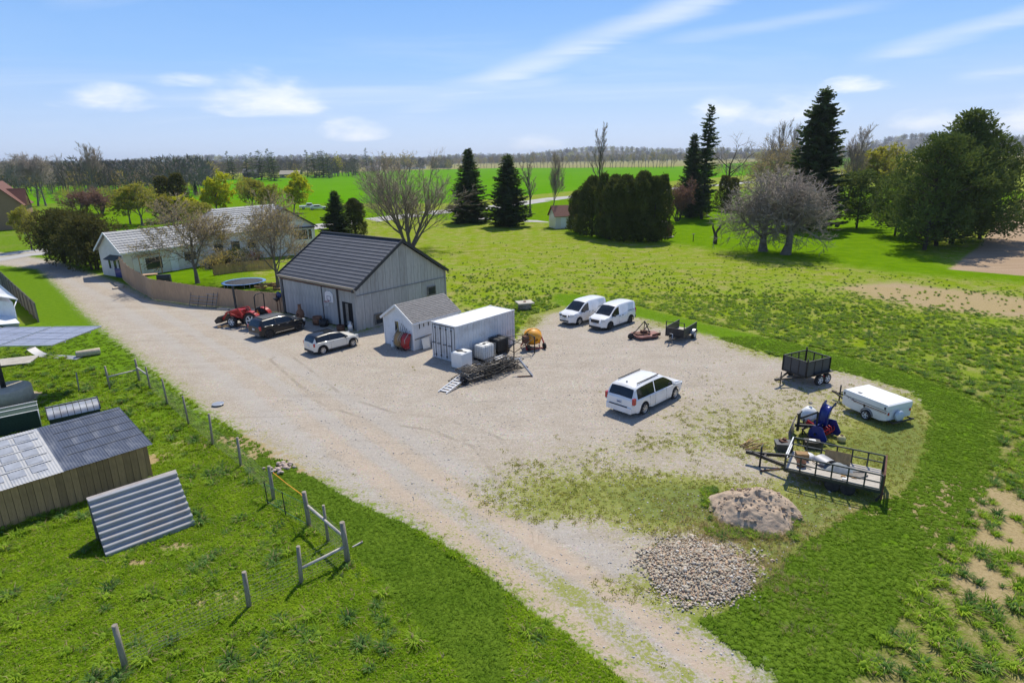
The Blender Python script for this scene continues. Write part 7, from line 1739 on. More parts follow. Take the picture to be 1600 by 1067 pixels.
# script lettering on the flank: only strokes can be made out
mb = MB(); pts = []
for i in range(40): u = i/39; pts.append((.20+.62*u, -.012, .86-.11*u+.05*math.sin(u*21)*(1-.3*u)))
mb.tube(pts, .012, 4); mb.build('script_lettering', M['ink_blue'], cm)
for (x, z) in ((.10, .98), (Lc*.51, .70), (Lc-.12, .98)): mb = MB(); mb.box((x, -.02, z), (.07, .05, .12)); mb.build('latch', M['plastic_black'], cm)
lens(cm, 'roof_vent', 'plastic_grey', (Lc*.30, Wc*.14, 1.19), (.2, .14, .03))
mb = MB(); mb.bar((0, Wc/2-.45, .34), (-1.2, Wc/2, .40), .08); mb.bar((0, Wc/2+.45, .34), (-1.2, Wc/2, .40), .08); mb.box((-1.28, Wc/2, .42), (.25, .12, .1)); mb.build('tongue', M['dark_steel'], cm)
mb = MB(); mb.tube([(-.9, Wc/2, .02), (-.9, Wc/2, .95)], .04, 6); mb.tube([(-.9, Wc/2-.3, .5), (-.9, Wc/2+.3, .5)], .03, 6); mb.build('jack', M['black_frame'], cm)
for y in (-.02, Wc+.02): wheel_parts(cm, Lc*.58, y, .27, .18, 'rim_white', 5)
mb = MB(); pts = [(Lc*.58+.36*math.cos(R(q)), .30+.34*math.sin(R(q))) for q in range(0, 181, 15)]; mb.prism(pts+[(Lc*.58+.31*math.cos(R(q)), .30+.29*math.sin(R(q))) for q in range(180, -1, -15)], 'y', -.03, -.005); mb.build('wheel_arch', M['plastic_grey'], cm)
mb = MB(); mb.lathe([(.10, -.08), (.26, -.08), (.29, -.03), (.29, .03), (.26, .09), (.02, .10)], 18, M=Matrix.Translation((Lc+.14, Wc*.42, .55)) @ Matrix.Rotation(R(90), 4, 'Y')); mb.build('spare_wheel', pm('pale_blue_cover', (.55, .62, .66), .5, var=.06), cm)
for y in (.1, Wc-.1): lens(cm, 'tail_light', 'lamp_red', (Lc+.012, y, .70), (.03, .10, .14))
mb = MB(); mb.bar((Lc, .2, .3), (Lc+.3, .2, .3), .06); mb.bar((Lc, Wc-.2, .3), (Lc+.3, Wc-.2, .3), .06); mb.bar((Lc+.28, .1, .3), (Lc+.28, Wc-.1, .3), .07); mb.build('rear_bumper', M['dark_steel'], cm)
# blue and white snow blower
bl_ = thing('snow_blower', 'blue and white tractor snow blower with a tall curved blue chute', 'snow blower', gp(1291, 686), R(-53), scale=(.9, .72, .95))
# local: x points to the intake mouth (towards the camera)
def sheet(mb, pts, y0, y1, t=.03):
    mb.prism(pts+[(x-t, z-t) for x, z in pts[::-1]], 'y', y0, y1)
mb = MB(); pts = [(-.30-.33*math.cos(R(q)), .42+.40*math.sin(R(q))) for q in range(-70, 91, 16)]
sheet(mb, pts, -.95, .95); mb.build('intake_housing', M['blue_paint'], bl_)
for y in (-.95, .95): mb = MB(); mb.prism([(-.6, .05), (.30, .05), (.38, .30), (.05, .86), (-.35, .84), (-.62, .55)], 'y', y-.02, y+.02); mb.build('side_plate', M['blue_paint'], bl_)
mb = MB(); pts = [(-.15+.20*math.cos(t*.9), -.9+1.8*t/36, .38+.20*math.sin(t*.9)) for t in range(37)]; mb.tube(pts, .035, 5); mb.tube([(-.15, -.9, .38), (-.15, .9, .38)], .05, 6); mb.build('auger', M['red_paint'], bl_)
mb = MB(); mb.lathe([(.42, -.12), (.42, .12), (.05, .13)], 16, M=Matrix.Translation((-.62, .0, .46)) @ Matrix.Rotation(R(90), 4, 'Y')); mb.build('fan_drum', M['blue_paint'], bl_)
def chute(mb, y0, w_, path):
    vs = []; fs = []
    for i, (x, z, d) in enumerate(path):
        a = R(d); nx, nz = -math.sin(a), math.cos(a)
        vs += [(x, y0-w_, z), (x+nx*.16, y0-w_, z+nz*.16), (x+nx*.22, y0, z+nz*.22), (x+nx*.16, y0+w_, z+nz*.16), (x, y0+w_, z)]
        if i:
            for j in range(4): fs.append((5*(i-1)+j, 5*(i-1)+j+1, 5*i+j+1, 5*i+j))
    mb.add(vs, fs, 0, True)
mb = MB(); mb.M = Matrix.Translation((-.30, -.62, -.25)) @ Matrix.Rotation(R(-90), 4, 'Z') @ Matrix.Scale(1.28, 4); chute(mb, .0, .20, [(-.35, .75, 95), (-.40, 1.05, 100), (-.50, 1.32, 118), (-.70, 1.55, 140), (-.98, 1.66, 172), (-1.2, 1.62, 195)]); mb.M = None; mb.build('chute', M['blue_paint'], bl_)
mb = MB(); mb.lathe([(.02, .42), (.28, .39), (.44, .22), (.49, -.02), (.44, -.26), (.28, -.36)], 18, M=Matrix.Translation((-1.15, .05, .98)) @ Matrix.Rotation(R(-50), 4, 'Y') @ Matrix.Scale(1.12, 4, (0, 1, 0))); mb.build('white_tank', M['poly_white'], bl_)
mb = MB(); mb.box((-.80, -.55, .72), (.35, .26, .30), rot=(0, .4, .3)); mb.build('gear_case', M['red_paint'], bl_)
mb = MB(); mb.box((-1.15, .15, 1.62), (.16, .20, .05), rot=(0, .1, 0)); mb.build('tank_cap', M['mesh_grey'], bl_)
mb = MB()
for (p, q) in (((-.4, -.75, .2), (-.4, -1.25, .15)), ((-.4, -1.25, .15), (-.9, -1.25, .55)), ((-.9, -1.25, .55), (-.8, -.7, .7)), ((.2, -.95, .1), (.1, -1.3, .12)), ((.1, -1.3, .12), (-.45, -1.28, .15)), ((-1.1, -.6, .3), (-1.1, .7, .3)), ((-.6, .95, .5), (-1.3, .9, .6)), ((-1.3, .9, .6), (-1.5, .5, 1.2)), ((-.6, .95, .7), (-.9, 1.3, .75)), ((-1.1, .6, .1), (-1.3, .9, .6)), ((-1.1, -.6, .0), (-1.1, -.6, .9)), ((-1.1, .6, 0), (-1.1, .6, .9))): mb.bar(p, q, .06)
mb.build('hitch_frame', M['dark_steel'], bl_)
for y in (-.85, .85): mb = MB(); mb.box((-.25, y, .03), (.6, .12, .05)); mb.build('skid', M['steel'], bl_)
# grader blade on a hitch frame
gb_ = thing('scraper_blade', 'grey curved scraper blade with a black hitch frame left of the snow blower', 'scraper blade', gp(1236, 680), R(58), scale=(.85, -1.05, 1.15))
mb = MB(); vs = []; fs = []
for i in range(7):
    a = R(-30+i*11); x, z = -.55*math.cos(a)+.50, .10+.55*(math.sin(a)+.5)
    vs += [(-1.0, x, z), (.85, x, z), (-1.0, x+.03, z+.01), (.85, x+.03, z+.01)]
    if i: b_ = 4*(i-1); fs += [(b_, b_+1, b_+5, b_+4), (b_+2, b_+6, b_+7, b_+3), (b_, b_+4, b_+6, b_+2), (b_+1, b_+3, b_+7, b_+5)]
mb.add(vs, fs, 0, True); mb.build('blade', pm('worn_blade_steel', (.26, .23, .23), .5, .4, var=.2), gb_)
mb = MB()
for (p, q, w_) in (((0, .1, .5), (.1, 1.0, .6), .12), ((.1, 1.0, .1), (.1, 1.0, 1.25), .09), ((.1, 1.0, 1.25), (-.1, .25, .85), .07), ((-.35, 1.0, .35), (.55, 1.0, .35), .08), ((.1, 1.0, .6), (.45, .2, .5), .07), ((-.1, .25, .3), (-.1, .25, 1.15), .12), ((-.3, .2, 1.1), (.15, .3, 1.15), .08)): mb.bar(p, q, w_)
mb.build('hitch_frame', M['black_frame'], gb_)
# flatbed trailer with rails
a0 = gp(1228.5, 742.6, .15); 
fz = .58
q0 = gp(1228.5, 709.6, 1.25); q1 = gp(1380, 742.6, 1.25); q2 = gp(1241.6, 683, 1.25); q3 = gp(1385.3, 709.4, 1.25)
yw = yaw_of(q0, q1); Lf = (q1-q0).length; ex_ = Vector((math.cos(yw), math.sin(yw), 0)); ey_ = Vector((-ex_.y, ex_.x, 0)); Wf = abs((q2-q0).dot(ey_)); print('flatbed', Lf, Wf, (q2-q0).dot(ex_), (q3-q0).dot(ex_))
ft = thing('flatbed_trailer', 'dark green railed flatbed trailer with a weathered deck', 'trailer', (q0.x, q0.y, 0), yw)
Lf = min(Lf, 5.6)
mb = MB(); npl = 9
for k in range(npl):
    y0 = .06+(Wf-.12)*k/npl; pb_ = MB(); pb_.box((Lf/2, y0+(Wf-.12)/npl/2, fz+.02+random.uniform(0, .008)), (Lf-.12, (Wf-.12)/npl-.012, .04)); pb_.build('deck_plank', M['plywood'], ft)
mb = MB(); [mb.bar((0, y, fz-.07), (Lf, y, fz-.07), .07, .13) for y in (.03, Wf-.03)]; [mb.bar((x, .05, fz-.07), (x, Wf-.05, fz-.07), .06, .10) for x in (.04, Lf*.25, Lf*.5, Lf*.75, Lf-.04)]; mb.build('chassis', M['green_frame'], ft)
for y in (0, Wf):
    mb = MB(); mb.bar((0, y, 1.24), (Lf, y, 1.24), .05); mb.bar((0, y, .92), (Lf, y, .92), .045); mb.build('side_rail', M['green_frame'], ft)
    for k in range(7): mb = MB(); x = Lf*k/6; mb.bar((x, y, fz-.1), (x, y, 1.24), .06 if k % 6 else .08); mb.build('rail_post', M['green_frame'], ft)
mb = MB(); mb.bar((0, 0, 1.24), (0, Wf, 1.24), .05); mb.bar((0, 0, .95), (0, Wf, .95), .05); mb.build('front_rail', M['steel'], ft)
mb = MB(); mb.bar((Lf+.06, 0, .2), (Lf+.06, 0, 1.28), .07); mb.bar((Lf+.06, Wf, .5), (Lf+.06, Wf, 1.28), .07); mb.bar((Lf+.06, 0, 1.26), (Lf+.06, Wf, 1.26), .06); mb.bar((Lf+.06, 0, .62), (Lf+.06, Wf, .62), .06); mb.bar((Lf+.06, Wf*.5, .62), (Lf+.06, Wf*.5, 1.26), .05); mb.bar((Lf+.06, 0, 1.0), (Lf+.06, Wf, 1.0), .04); mb.build('ramp_gate', M['rust'], ft)
mb = MB(); mb.bar((.2, .35, .5), (-1.5, Wf/2, .5), .10, .14); mb.bar((.2, Wf-.35, .5), (-1.5, Wf/2, .5), .10, .14); mb.box((-1.62, Wf/2, .5), (.3, .14, .14)); mb.bar((-.95, .7, .50), (-.95, Wf-.7, .5), .08); mb.build('tongue', M['dark_steel'], ft)
mb = MB(); mb.tube([(-1.1, Wf/2-.2, .02), (-1.1, Wf/2-.2, 1.0)], .045, 6); mb.bar((-1.1, Wf/2-.2, 1.0), (-1.1, Wf/2+.12, 1.0), .04); mb.build('jack', M['dark_steel'], ft)
for x in (Lf*.52, Lf*.68):
    for y in (.12, Wf-.12): wheel_parts(ft, x, y, .29, .2, 'rim_white', 5)
mb = MB(); mb.bar((Lf-.1, .1, .06), (Lf+.1, .0, .5), .08); mb.bar((Lf-.1, Wf-.1, .06), (Lf+.1, Wf, .5), .08); mb.build('stand', M['dark_steel'], ft)
def ft_pt(x, y, z): return Matrix.Translation((q0.x, q0.y, 0)) @ Matrix.Rotation(yw, 4, 'Z') @ Vector((x, y, z))
fyw = yw; dz = fz+.05
# junk on and beside the trailer
o = thing('scrap_board', 'brown warped board leaning along the far rail of the flatbed', 'board', ft_pt(Lf*.52, Wf*.72, dz), fyw); mb = MB(); mb.box((0, .12, .28), (1.0, .03, .5), rot=(-.35, 0, 0)); mb.build('board', M['wood_brown'], o); mb = MB(); mb.bar((-.5, .02, .05), (.5, .02, .05), .05); mb.build('batten', M['wood_grey'], o)
o = thing('scrap_sheet', 'curled grey metal sheet in the middle of the flatbed deck', 'metal sheet', ft_pt(Lf*.40, Wf*.60, dz), fyw+.9, scale=(.75, .9, .5)); mb = MB(); vs = []; fs = []
for i in range(9):
    a = R(200-i*26); x, z = .42*math.cos(a), .30+.30*math.sin(a); vs += [(x, -.28, max(.01, z)), (x*1.1, .34, max(.01, z*1.1))]
    if i: fs.append((2*i-2, 2*i, 2*i+1, 2*i-1))
mb.add(vs, fs, 0, True); mb.build('sheet', M['rib_sheet'], o); mb = MB(); mb.tube([(-.45, -.3, .1), (-.5, .35, .12)], .03, 5); mb.build('rolled_edge', M['rust'], o)
o = thing('tarpaulin', 'crumpled bluish tarpaulin heaped on the flatbed deck', 'tarpaulin', ft_pt(Lf*.56, Wf*.52, dz-.01), fyw); r = random.Random(9); mb = MB(); vs = []; fs = []; n = 12
for i in range(n+1):
    for j in range(7):
        u, v = i/n-.5, j/6-.5; vs.append((u*1.3+r.uniform(-.03, .03), v*.7+r.uniform(-.03, .03), max(0.01, .26*(1-(2*u)**2)*(1-(2*v)**2)+r.uniform(-.03, .04))))
for i in range(n):
    for j in range(6): fs.append((i*7+j, (i+1)*7+j, (i+1)*7+j+1, i*7+j+1))
mb.add(vs, fs, 0, True); mb.build('cloth', pm('blue_grey_tarp', (.17, .20, .22), .6, var=.25), o)
r = random.Random(21)
for k, (x, y, c, lb) in enumerate(((.16, .25, 'rust', 'rusty tub near the front rail of the flatbed'), (.14, .62, 'wood_brown', 'brown wooden crate at the far front corner of the flatbed'), (.74, .42, 'concrete_dark', 'flat grey debris piece at the rear of the flatbed'), (.20, .78, 'white_trim', 'white plastic sack at the front of the flatbed'))):
    o = thing('scrap_piece', lb, 'scrap', ft_pt(Lf*x, Wf*y, dz), fyw+r.uniform(-1, 1)); mb = MB()
    if k == 0: mb.lathe([(.16, 0), (.20, .22), (.18, .22), (.15, .03)], 12)
    elif k == 1: mb.box((0, 0, .15), (.5, .35, .28))
    elif k == 2: mb.prism([(-.4, -.2), (.1, -.3), (.45, .0), (.3, .25), (-.2, .18)], 'z', .0, .06)
    else: mb.lathe([(.26, 0), (.30, .07), (.2, .16), (.05, .2)], 10)
    mb.build('body', M[c], o); mb = MB(); mb.bar((-.3, .1, .05), (.35, .2, .09), .04); mb.build('stick', M['wood_grey'], o)
    if k == 2:
        for q in range(7): mb = MB(); mb.prism([(-.1, -.05), (.08, -.07), (.1, .06), (-.05, .08)], 'z', 0, .03); mb.build('fragment', M['white_trim'] if q % 2 else M['wood_brown'], o, loc=(r.uniform(-.9, .7), r.uniform(-.5, .5), .005))
o = thing('steel_bin', 'dark square scrap bin just behind the flatbed front corner', 'bin', gp(1223, 702), R(-10), scale=(.62, .62, .62)); mb = MB(); mb.prism([(-.45, 0), (.45, 0), (.6, .62), (-.6, .62)], 'y', -.5, .5); mb.build('bin', M['mesh_grey'], o); mb = MB(); mb.box((0, .1, .66), (.6, .4, .10), rot=(.1, .2, .3)); mb.box((.1, .25, .74), (.3, .2, .18), rot=(.4, .1, .8)); mb.build('scrap', M['rust'], o)
o = thing('steel_bin', 'black square crate behind the far rail of the flatbed', 'bin', gp(1268, 699), R(-14), scale=(.7, .7, .6)); mb = MB(); mb.box((0, 0, .3), (1.0, .7, .6)); mb.build('bin', M['dark_steel'], o); mb = MB(); mb.box((0, 0, .63), (.4, .3, .06)); mb.build('lid', M['white_trim'], o)
o = thing('yellow_pot', 'small round yellow-white pot on the grass right of the snow blower', 'pot', gp(1314, 690)); mb = MB(); mb.lathe([(.12, 0), (.20, .1), (.20, .22), (.12, .32), (.05, .34)], 12); mb.build('body', pm('pale_yellow', (.60, .52, .25), .6), o); mb = MB(); mb.tube([(.06*math.cos(6.283*i/10), .06*math.sin(6.283*i/10), .35) for i in range(10)], .02, 4, closed=True); mb.build('rim', M['rust'], o)
o = thing('branches', 'bundle of brown branches on the gravel left of the flatbed tongue', 'branches', gp(1171, 699), .3); r = random.Random(5)
for k in range(7):
    mb = MB(); a = r.uniform(-.6, .6); p = Vector((r.uniform(-.5, .1), r.uniform(-.3, .3), .05)); d = Vector((math.cos(a), math.sin(a), r.uniform(0, .12)))
    mb.tube([p, p+d*.5+Vector((0, 0, .05)), p+d*1.1], [.035, .028, .015], 5); mb.build('branch', M['wood_brown'], o)
o = thing('stick', 'single dark pole lying on the grass left of the flatbed', 'pole', gp(1203, 736), R(3)); mb = MB(); mb.tube([(-.45, 0, .04), (.5, .08, .05)], .03, 6); mb.build('pole', M['rust'], o)
# dirt mound and stone heap
dm = gp(1178, 800); r = random.Random(17); mb = MB(); n, m_ = 110, 48; vs = []; fs = []
from mathutils import noise as mnoise
def mound_z(u, a):
    x, y = u*math.cos(a), u*math.sin(a)
    h = .84*max(0, 1-u**2.1)*(1+.12*math.sin(2*a+1))
    nz = mnoise.fractal(Vector((x*2.6, y*2.6, 3.1)), 1.0, 2.1, 5)
    cl = mnoise.noise(Vector((x*9, y*9, 7)))
    return max(-.03, h+nz*.19*(1-u*.6)*min(1, u*3)+(cl*.07+.035*mnoise.noise(Vector((x*21, y*21, 2)))-.07*max(0, mnoise.noise(Vector((x*5, y*5, 11)))))*(1 if math.sin(a) < .45 else .45))
for j in range(m_+1):
    u = j/m_
    for i in range(n):
        a = 6.283*i/n; rr = 1.0+.06*math.sin(3*a)+.05*math.sin(5*a+2); vs.append((1.75*u*rr*math.cos(a), 1.55*u*rr*math.sin(a), mound_z(u, a)))
for j in range(m_):
    for i in range(n): i2 = (i+1) % n; fs.append((j*n+i, (j+1)*n+i, (j+1)*n+i2, j*n+i2))
mb.add(vs, fs, 0, True); M['dirt'] = pm('sandy_dirt', (.45, .345, .245), .95, var=.2, scale=3, bump=.7, bscale=9, dirt=((.30, .215, .155), .5, 2.2))
o = thing('dirt_mound', 'tan mound of sandy soil with rough lumps near the flatbed', 'mound', dm); mb.build('soil', M['dirt'], o)
cl_pts = []
for k in range(230):
    u = math.sqrt(r.random())*1.04; a = r.uniform(0, 6.283); cl_pts.append((1.75*u*math.cos(a), 1.55*u*math.sin(a), mound_z(min(1, u), a)+.01))
def stone_mesh(seed, mat):
    r = random.Random(seed); mb = MB(); vs = []; prof = [(-1, 0), (-.6, .75), (.05, 1), (.65, .7), (1, 0)]; n = 7; fs = []
    sx_, sy_, sz_ = r.uniform(.75, 1.25), r.uniform(.75, 1.25), r.uniform(.5, .85)
    vs.append((0, 0, -sz_*.9))
    for (z, rr) in prof[1:4]:
        for i in range(n): a = 6.283*i/n; q = rr*r.uniform(.85, 1.12); vs.append((q*math.cos(a)*sx_, q*math.sin(a)*sy_, z*sz_))
    vs.append((0, 0, sz_*.95))
    for i in range(n):
        i2 = (i+1) % n; fs.append((0, 1+i2, 1+i))
        for k in range(2): fs.append((1+k*n+i, 1+k*n+i2, 1+(k+1)*n+i2, 1+(k+1)*n+i))
        fs.append((1+2*n+i, 1+2*n+i2, 1+3*n))
    mb.add(vs, fs, 0, True); return mb.mesh('stone', mat)
CLODS = [stone_mesh(30+q_, M['dirt']) for q_ in range(4)]
for k, p in enumerate(cl_pts):
    s_ = r.uniform(.025, .085); link_mesh('clod', CLODS[k % 4], o, p, (r.uniform(-.6, .6), r.uniform(-.6, .6), r.uniform(0, 6)), (s_, s_, s_))
def stonemat():
    m = D.materials.new('field_stones'); m.use_nodes = True; t = NT(m.node_tree); p = t.n['Principled BSDF']; rr = t.node('ShaderNodeObjectInfo').outputs['Random']
    cr = t.node('ShaderNodeValToRGB', {'Fac': rr}); e = cr.color_ramp.elements
    cols = [(0, (.24, .195, .14)), (.2, (.52, .44, .32)), (.4, (.37, .32, .25)), (.55, (.56, .47, .33)), (.7, (.44, .29, .19)), (.82, (.64, .59, .50)), (1, (.30, .265, .22))]
    e[0].position = 0; e[0].color = (*cols[0][1], 1); e[1].position = 1; e[1].color = (*cols[-1][1], 1)
    for q, c in cols[1:-1]: x = e.new(q); x.color = (*c, 1)
    co = t.node('ShaderNodeTexCoord').outputs['Object']; t.set(p.inputs['Base Color'], t.mix(.35, cr.outputs[0], t.node('ShaderNodeTexNoise', {'Vector': co, 'Scale': 2.5, 'Detail': 3}).outputs['Color'], 'SOFT_LIGHT')); p.inputs['Roughness'].default_value = .85
    return m
M['stone'] = stonemat(); STONES = [stone_mesh(s_, M['stone']) for s_ in range(6)]
sc_ = gp(1092, 889); so_ = thing('stone_heap', 'low heap of mixed field stones beside the drive', 'stone heap', sc_)
def heap_z(x, y): u = math.hypot(x/1.95, y/1.75); return max(0, .30*(1-u**1.4))+.035*math.sin(x*5)*math.cos(y*4)
allp = []
for k in range(3900):
    u = math.sqrt(r.random())*(1+abs(r.gauss(0, .16))); a = r.uniform(0, 6.283); e_ = 1+.10*math.sin(3*a+1)+.07*math.sin(5*a); x, y = 1.85*u*e_*math.cos(a), 1.65*u*e_*math.sin(a); x += y*.12
    allp.append((x, y, heap_z(x, y)+r.uniform(0, .035), r.uniform(.018, .046)*(1.7 if r.random() < .08 else 1)))
mb = MB(); vs = []; fs = []
for j in range(13):
    for i in range(28): u = j/12; a = 6.283*i/28; x, y = 1.8*u*math.cos(a), 1.6*u*math.sin(a); x += y*.12; vs.append((x, y, heap_z(x, y)-.02-.04*(j == 12)))
for j in range(12):
    for i in range(28): i2 = (i+1) % 28; fs.append((j*28+i, (j+1)*28+i, (j+1)*28+i2, j*28+i2))
mb.add(vs, fs, 0, True); mb.build('heap_bed', M['dirt'], so_)
allp.sort(key=lambda q: -q[3]+.004*q[1])
for k, (x, y, z, s_) in enumerate(allp[:299]): link_mesh('stone', STONES[k % 6], so_, (x, y, z+.012), (r.uniform(-.5, .5), r.uniform(-.5, .5), r.uniform(0, 6)), (s_, s_, s_))
rest = allp[299:]
scatter('small_stones', [(x, y, z) for x, y, z, s_ in rest], STONES, [q[3] for q in rest], tilt=.5, parent=so_)
# ------------------------------------------------------------------ round the container
tk = thing('plastic_tank', 'plain milky-white cube tank without a cage, at the container corner', 'tank', gp(722, 573), .854+.10)
def rbox(mb, sx_, sy_, z0, z1, bev, taper=0.0):
    prof = [(0, z0+bev), (bev*.4, z0), (0, 0)]
    rings = [(-bev, z0), (0, z0+bev), (0, z1-bev), (-bev, z1)]; vs = []; fs = []
    for (d, z) in rings:
        x, y = sx_/2+d, sy_/2+d; c = bev
        vs += [(x, -y+c, z), (x, y-c, z), (x-c, y, z), (-x+c, y, z), (-x, y-c, z), (-x, -y+c, z), (-x+c, -y, z), (x-c, -y, z)]
    for k in range(3):
        for i in range(8): i2 = (i+1) % 8; fs.append((8*k+i, 8*k+i2, 8*k+8+i2, 8*k+8+i))
    fs += [tuple(range(8))[::-1], tuple(24+i for i in range(8))]
    mb.add(vs, fs)
mb = MB(); rbox(mb, 1.12, 1.0, .02, 1.12, .07); mb.build('body', M['poly_white'], tk)
mb = MB(); mb.lathe([(.22, 1.12), (.22, 1.16), (.10, 1.17)], 14, M=Matrix.Translation((-.05, .12, 0))); mb.build('lid', M['plastic_black'], tk)
mb = MB(); mb.box((-.05, .0, 1.125), (.16, .9, .025)); mb.build('moulded_groove', M['mesh_grey'], tk)
def ibc(label, c, yaw, tank, cage, pal):
    o = thing('caged_tank', label, 'tank', c, yaw); mb = MB(); rbox(mb, 1.12, .94, .16, 1.10, .06); mb.build('body', M[tank], o)
    mb = MB(); mb.lathe([(.12, 1.10), (.12, 1.14), (.04, 1.15)], 12); mb.build('lid', M['plastic_black'], o)
    mb = MB(); [mb.box((0, y, .08), (1.2, .12, .12)) for y in (-.42, 0, .42)]; [mb.box((x, 0, .145), (.12, 1.0, .02)) for x in (-.5, -.17, .17, .5)]; mb.build('pallet', M[pal], o)
    mb = MB(); X, Y = .60, .51
    for k in range(7):
        z = .17+.155*k; mb.tube([(X, -Y, z), (X, Y, z), (-X, Y, z), (-X, -Y, z)], .013, 5, closed=True)
    for i in range(7): x = -X+2*X*i/6; [mb.tube([(x, y, .16), (x, y, 1.12)], .013, 5) for y in (-Y, Y)]
    for i in range(1, 6): y = -Y+2*Y*i/6; [mb.tube([(x, y, .16), (x, y, 1.12)], .013, 5) for x in (-X, X)]
    [mb.tube([(x, -Y, 1.12), (x, Y, 1.12)], .018, 5) for x in (-.3, .3)]; mb.build('cage', M[cage], o)
    return o
ibc('white caged liquid tank in front of the container, middle one of the three tanks', gp(757, 561), .854, 'poly_white', 'steel', 'plastic_black')
ibc('black caged liquid tank, rightmost of the three tanks by the container', gp(780, 550), .854, 'poly_black', 'dark_steel', 'plastic_black')
# cement mixer with an orange drum
cmx = thing('cement_mixer', 'cement mixer with a big orange drum right of the container', 'cement mixer', gp(833, 543), R(112), scale=(1.25, 1.25, 1.15))
Md = Matrix.Translation((.05, 0, .72)) @ Matrix.Rotation(R(82), 4, 'Y')
mb = MB(); mb.lathe([(.10, -.52), (.34, -.46), (.53, -.12), (.55, .10), (.50, .16), (.34, .52), (.31, .52), (.45, .12), (.30, -.40), (.02, -.44)], 24, M=Md, caps=False); mb.build('drum', M['orange_paint'], cmx)
mb = MB(); mb.tube([Md @ Vector((.545*math.cos(6.283*i/24), .545*math.sin(6.283*i/24), .0)) for i in range(24)], .035, 5, closed=True); mb.build('ring_gear', M['orange_paint'], cmx)
mb = MB(); [mb.bar((x, y, .05), (0, y*.9, .66), .06) for x in (-.45, .45) for y in (-.6, .6)]; mb.bar((-.45, -.6, .08), (-.45, .6, .08), .05); mb.bar((0, -.58, .66), (0, .58, .66), .06); mb.build('stand', M['red_paint'], cmx)
mb = MB(); mb.box((-.30, .62, .72), (.34, .30, .44)); mb.build('motor_box', M['rust'], cmx)
for y in (-.5, .5): mb = MB(); mb.lathe([(.06, -.05), (.2, -.05), (.2, .05), (.06, .05)], 14, M=Matrix.Translation((-.5, y, .2)) @ Matrix.Rotation(R(90), 4, 'X')); mb.build('wheel', M['tyre'], cmx)
# scaffold frames standing and the tangle of metal frames
def scaffold(label, c, yaw, w_=1.5, d_=1.2, h=1.5):
    o = thing('scaffold_frame', label, 'scaffold', c, yaw)
    for x in (-w_/2, w_/2):
        for y in (-d_/2, d_/2): mb = MB(); mb.tube([(x, y, 0), (x, y, h)], .042, 6); mb.build('upright', M['dark_steel'], o)
    for x in (-w_/2, w_/2):
        for z in (.35, h-.05): mb = MB(); mb.tube([(x, -d_/2, z), (x, d_/2, z)], .032, 5); mb.build('rung', M['dark_steel'], o)
    for y in (-d_/2, d_/2):
        mb = MB(); mb.tube([(-w_/2, y, .3), (w_/2, y, h-.1)], .026, 5); mb.tube([(w_/2, y, .3), (-w_/2, y, h-.1)], .018, 5); mb.build('brace', M['dark_steel'], o)
    mb = MB(); mb.tube([(-w_/2, -d_/2, h-.05), (w_/2, -d_/2, h-.05)], .022, 5); mb.tube([(-w_/2, d_/2, h-.05), (w_/2, d_/2, h-.05)], .022, 5); mb.build('top_rail', M['dark_steel'], o)
    return o
scaffold('open black scaffold frame standing between the frame heap and the orange mixer', gp(814, 552), .5, 1.7, 1.0, 1.25)
h0_, h1_ = gp(722, 604), gp(826, 572); hy = yaw_of(h0_, h1_); hL = (h1_-h0_).length
fh = thing('frame_heap', 'long tangled heap of dark metal frames and bars on the gravel before the tanks', 'scrap heap', h0_, hy)
r = random.Random(33)
for k in range(36):
    x = .7+(hL-1.5)*((k*.618) % 1); y = r.uniform(.1, 1.2); z = .06+.75*(k/36)*(1-abs(y-.6)/1.6); a = r.gauss(0, .16)+(1.57 if r.random() < .12 else 0); w_, l_ = r.uniform(.7, 1.15), r.uniform(1.1, 1.8); mb = MB()
    ml = Matrix.Translation((x, y, z)) @ Euler((r.uniform(-.55, .25), r.uniform(-.2, .2), a)).to_matrix().to_4x4()
    c_ = [ml @ Vector(p) for p in ((-l_/2, -w_/2, 0), (l_/2, -w_/2, 0), (l_/2, w_/2, 0), (-l_/2, w_/2, 0))]
    for p in c_: p.z = max(.03, p.z)
    mb.tube(c_, .030, 5, closed=True)
    nq = r.randint(4, 6)
    for q in range(1, nq): u = q/nq; mb.tube([c_[0].lerp(c_[1], u), c_[3].lerp(c_[2], u)], .019, 4)
    for q in (1, 2): u = q/3; mb.tube([c_[0].lerp(c_[3], u), c_[1].lerp(c_[2], u)], .014, 4)
    mb.build('frame', M['dark_steel'] if r.random() < .82 else M['concrete_dark'], fh)
for k in range(10):
    x = r.uniform(.2, hL-.2); y = r.uniform(0, 1.3); z = r.uniform(.1, .7)*(1-abs(y-.6)/1.4); a = r.uniform(-.35, .35); l_ = r.uniform(.6, 1.6); d = Vector((math.cos(a), math.sin(a), r.uniform(-.15, .15)))*l_/2; p = Vector((x, y, z+.05)); mb = MB()
    q0_, q1_ = p-d, p+d; q0_.z = max(.03, q0_.z); q1_.z = max(.03, q1_.z); mb.tube([q0_, q1_], r.choice((.018, .025, .032)), 5); mb.build('bar', M['dark_steel'] if k % 4 else M['steel'], fh)
o = thing('steel_prop', 'leaning dark T-shaped prop at the right end of the frame heap', 'prop', gp(822, 586), R(-8)); mb = MB(); mb.bar((.45, -.25, .03), (-.5, .3, 1.0), .10); mb.build('leg', M['steel'], o); mb = MB(); mb.bar((.45, -.25, .05), (-.5, -.45, .05), .06); mb.build('foot', M['rust'], o)
mb = MB(); mb.bar((-.75, .15, 1.0), (-.3, .45, 1.02), .07); mb.build('head', M['steel'], o)
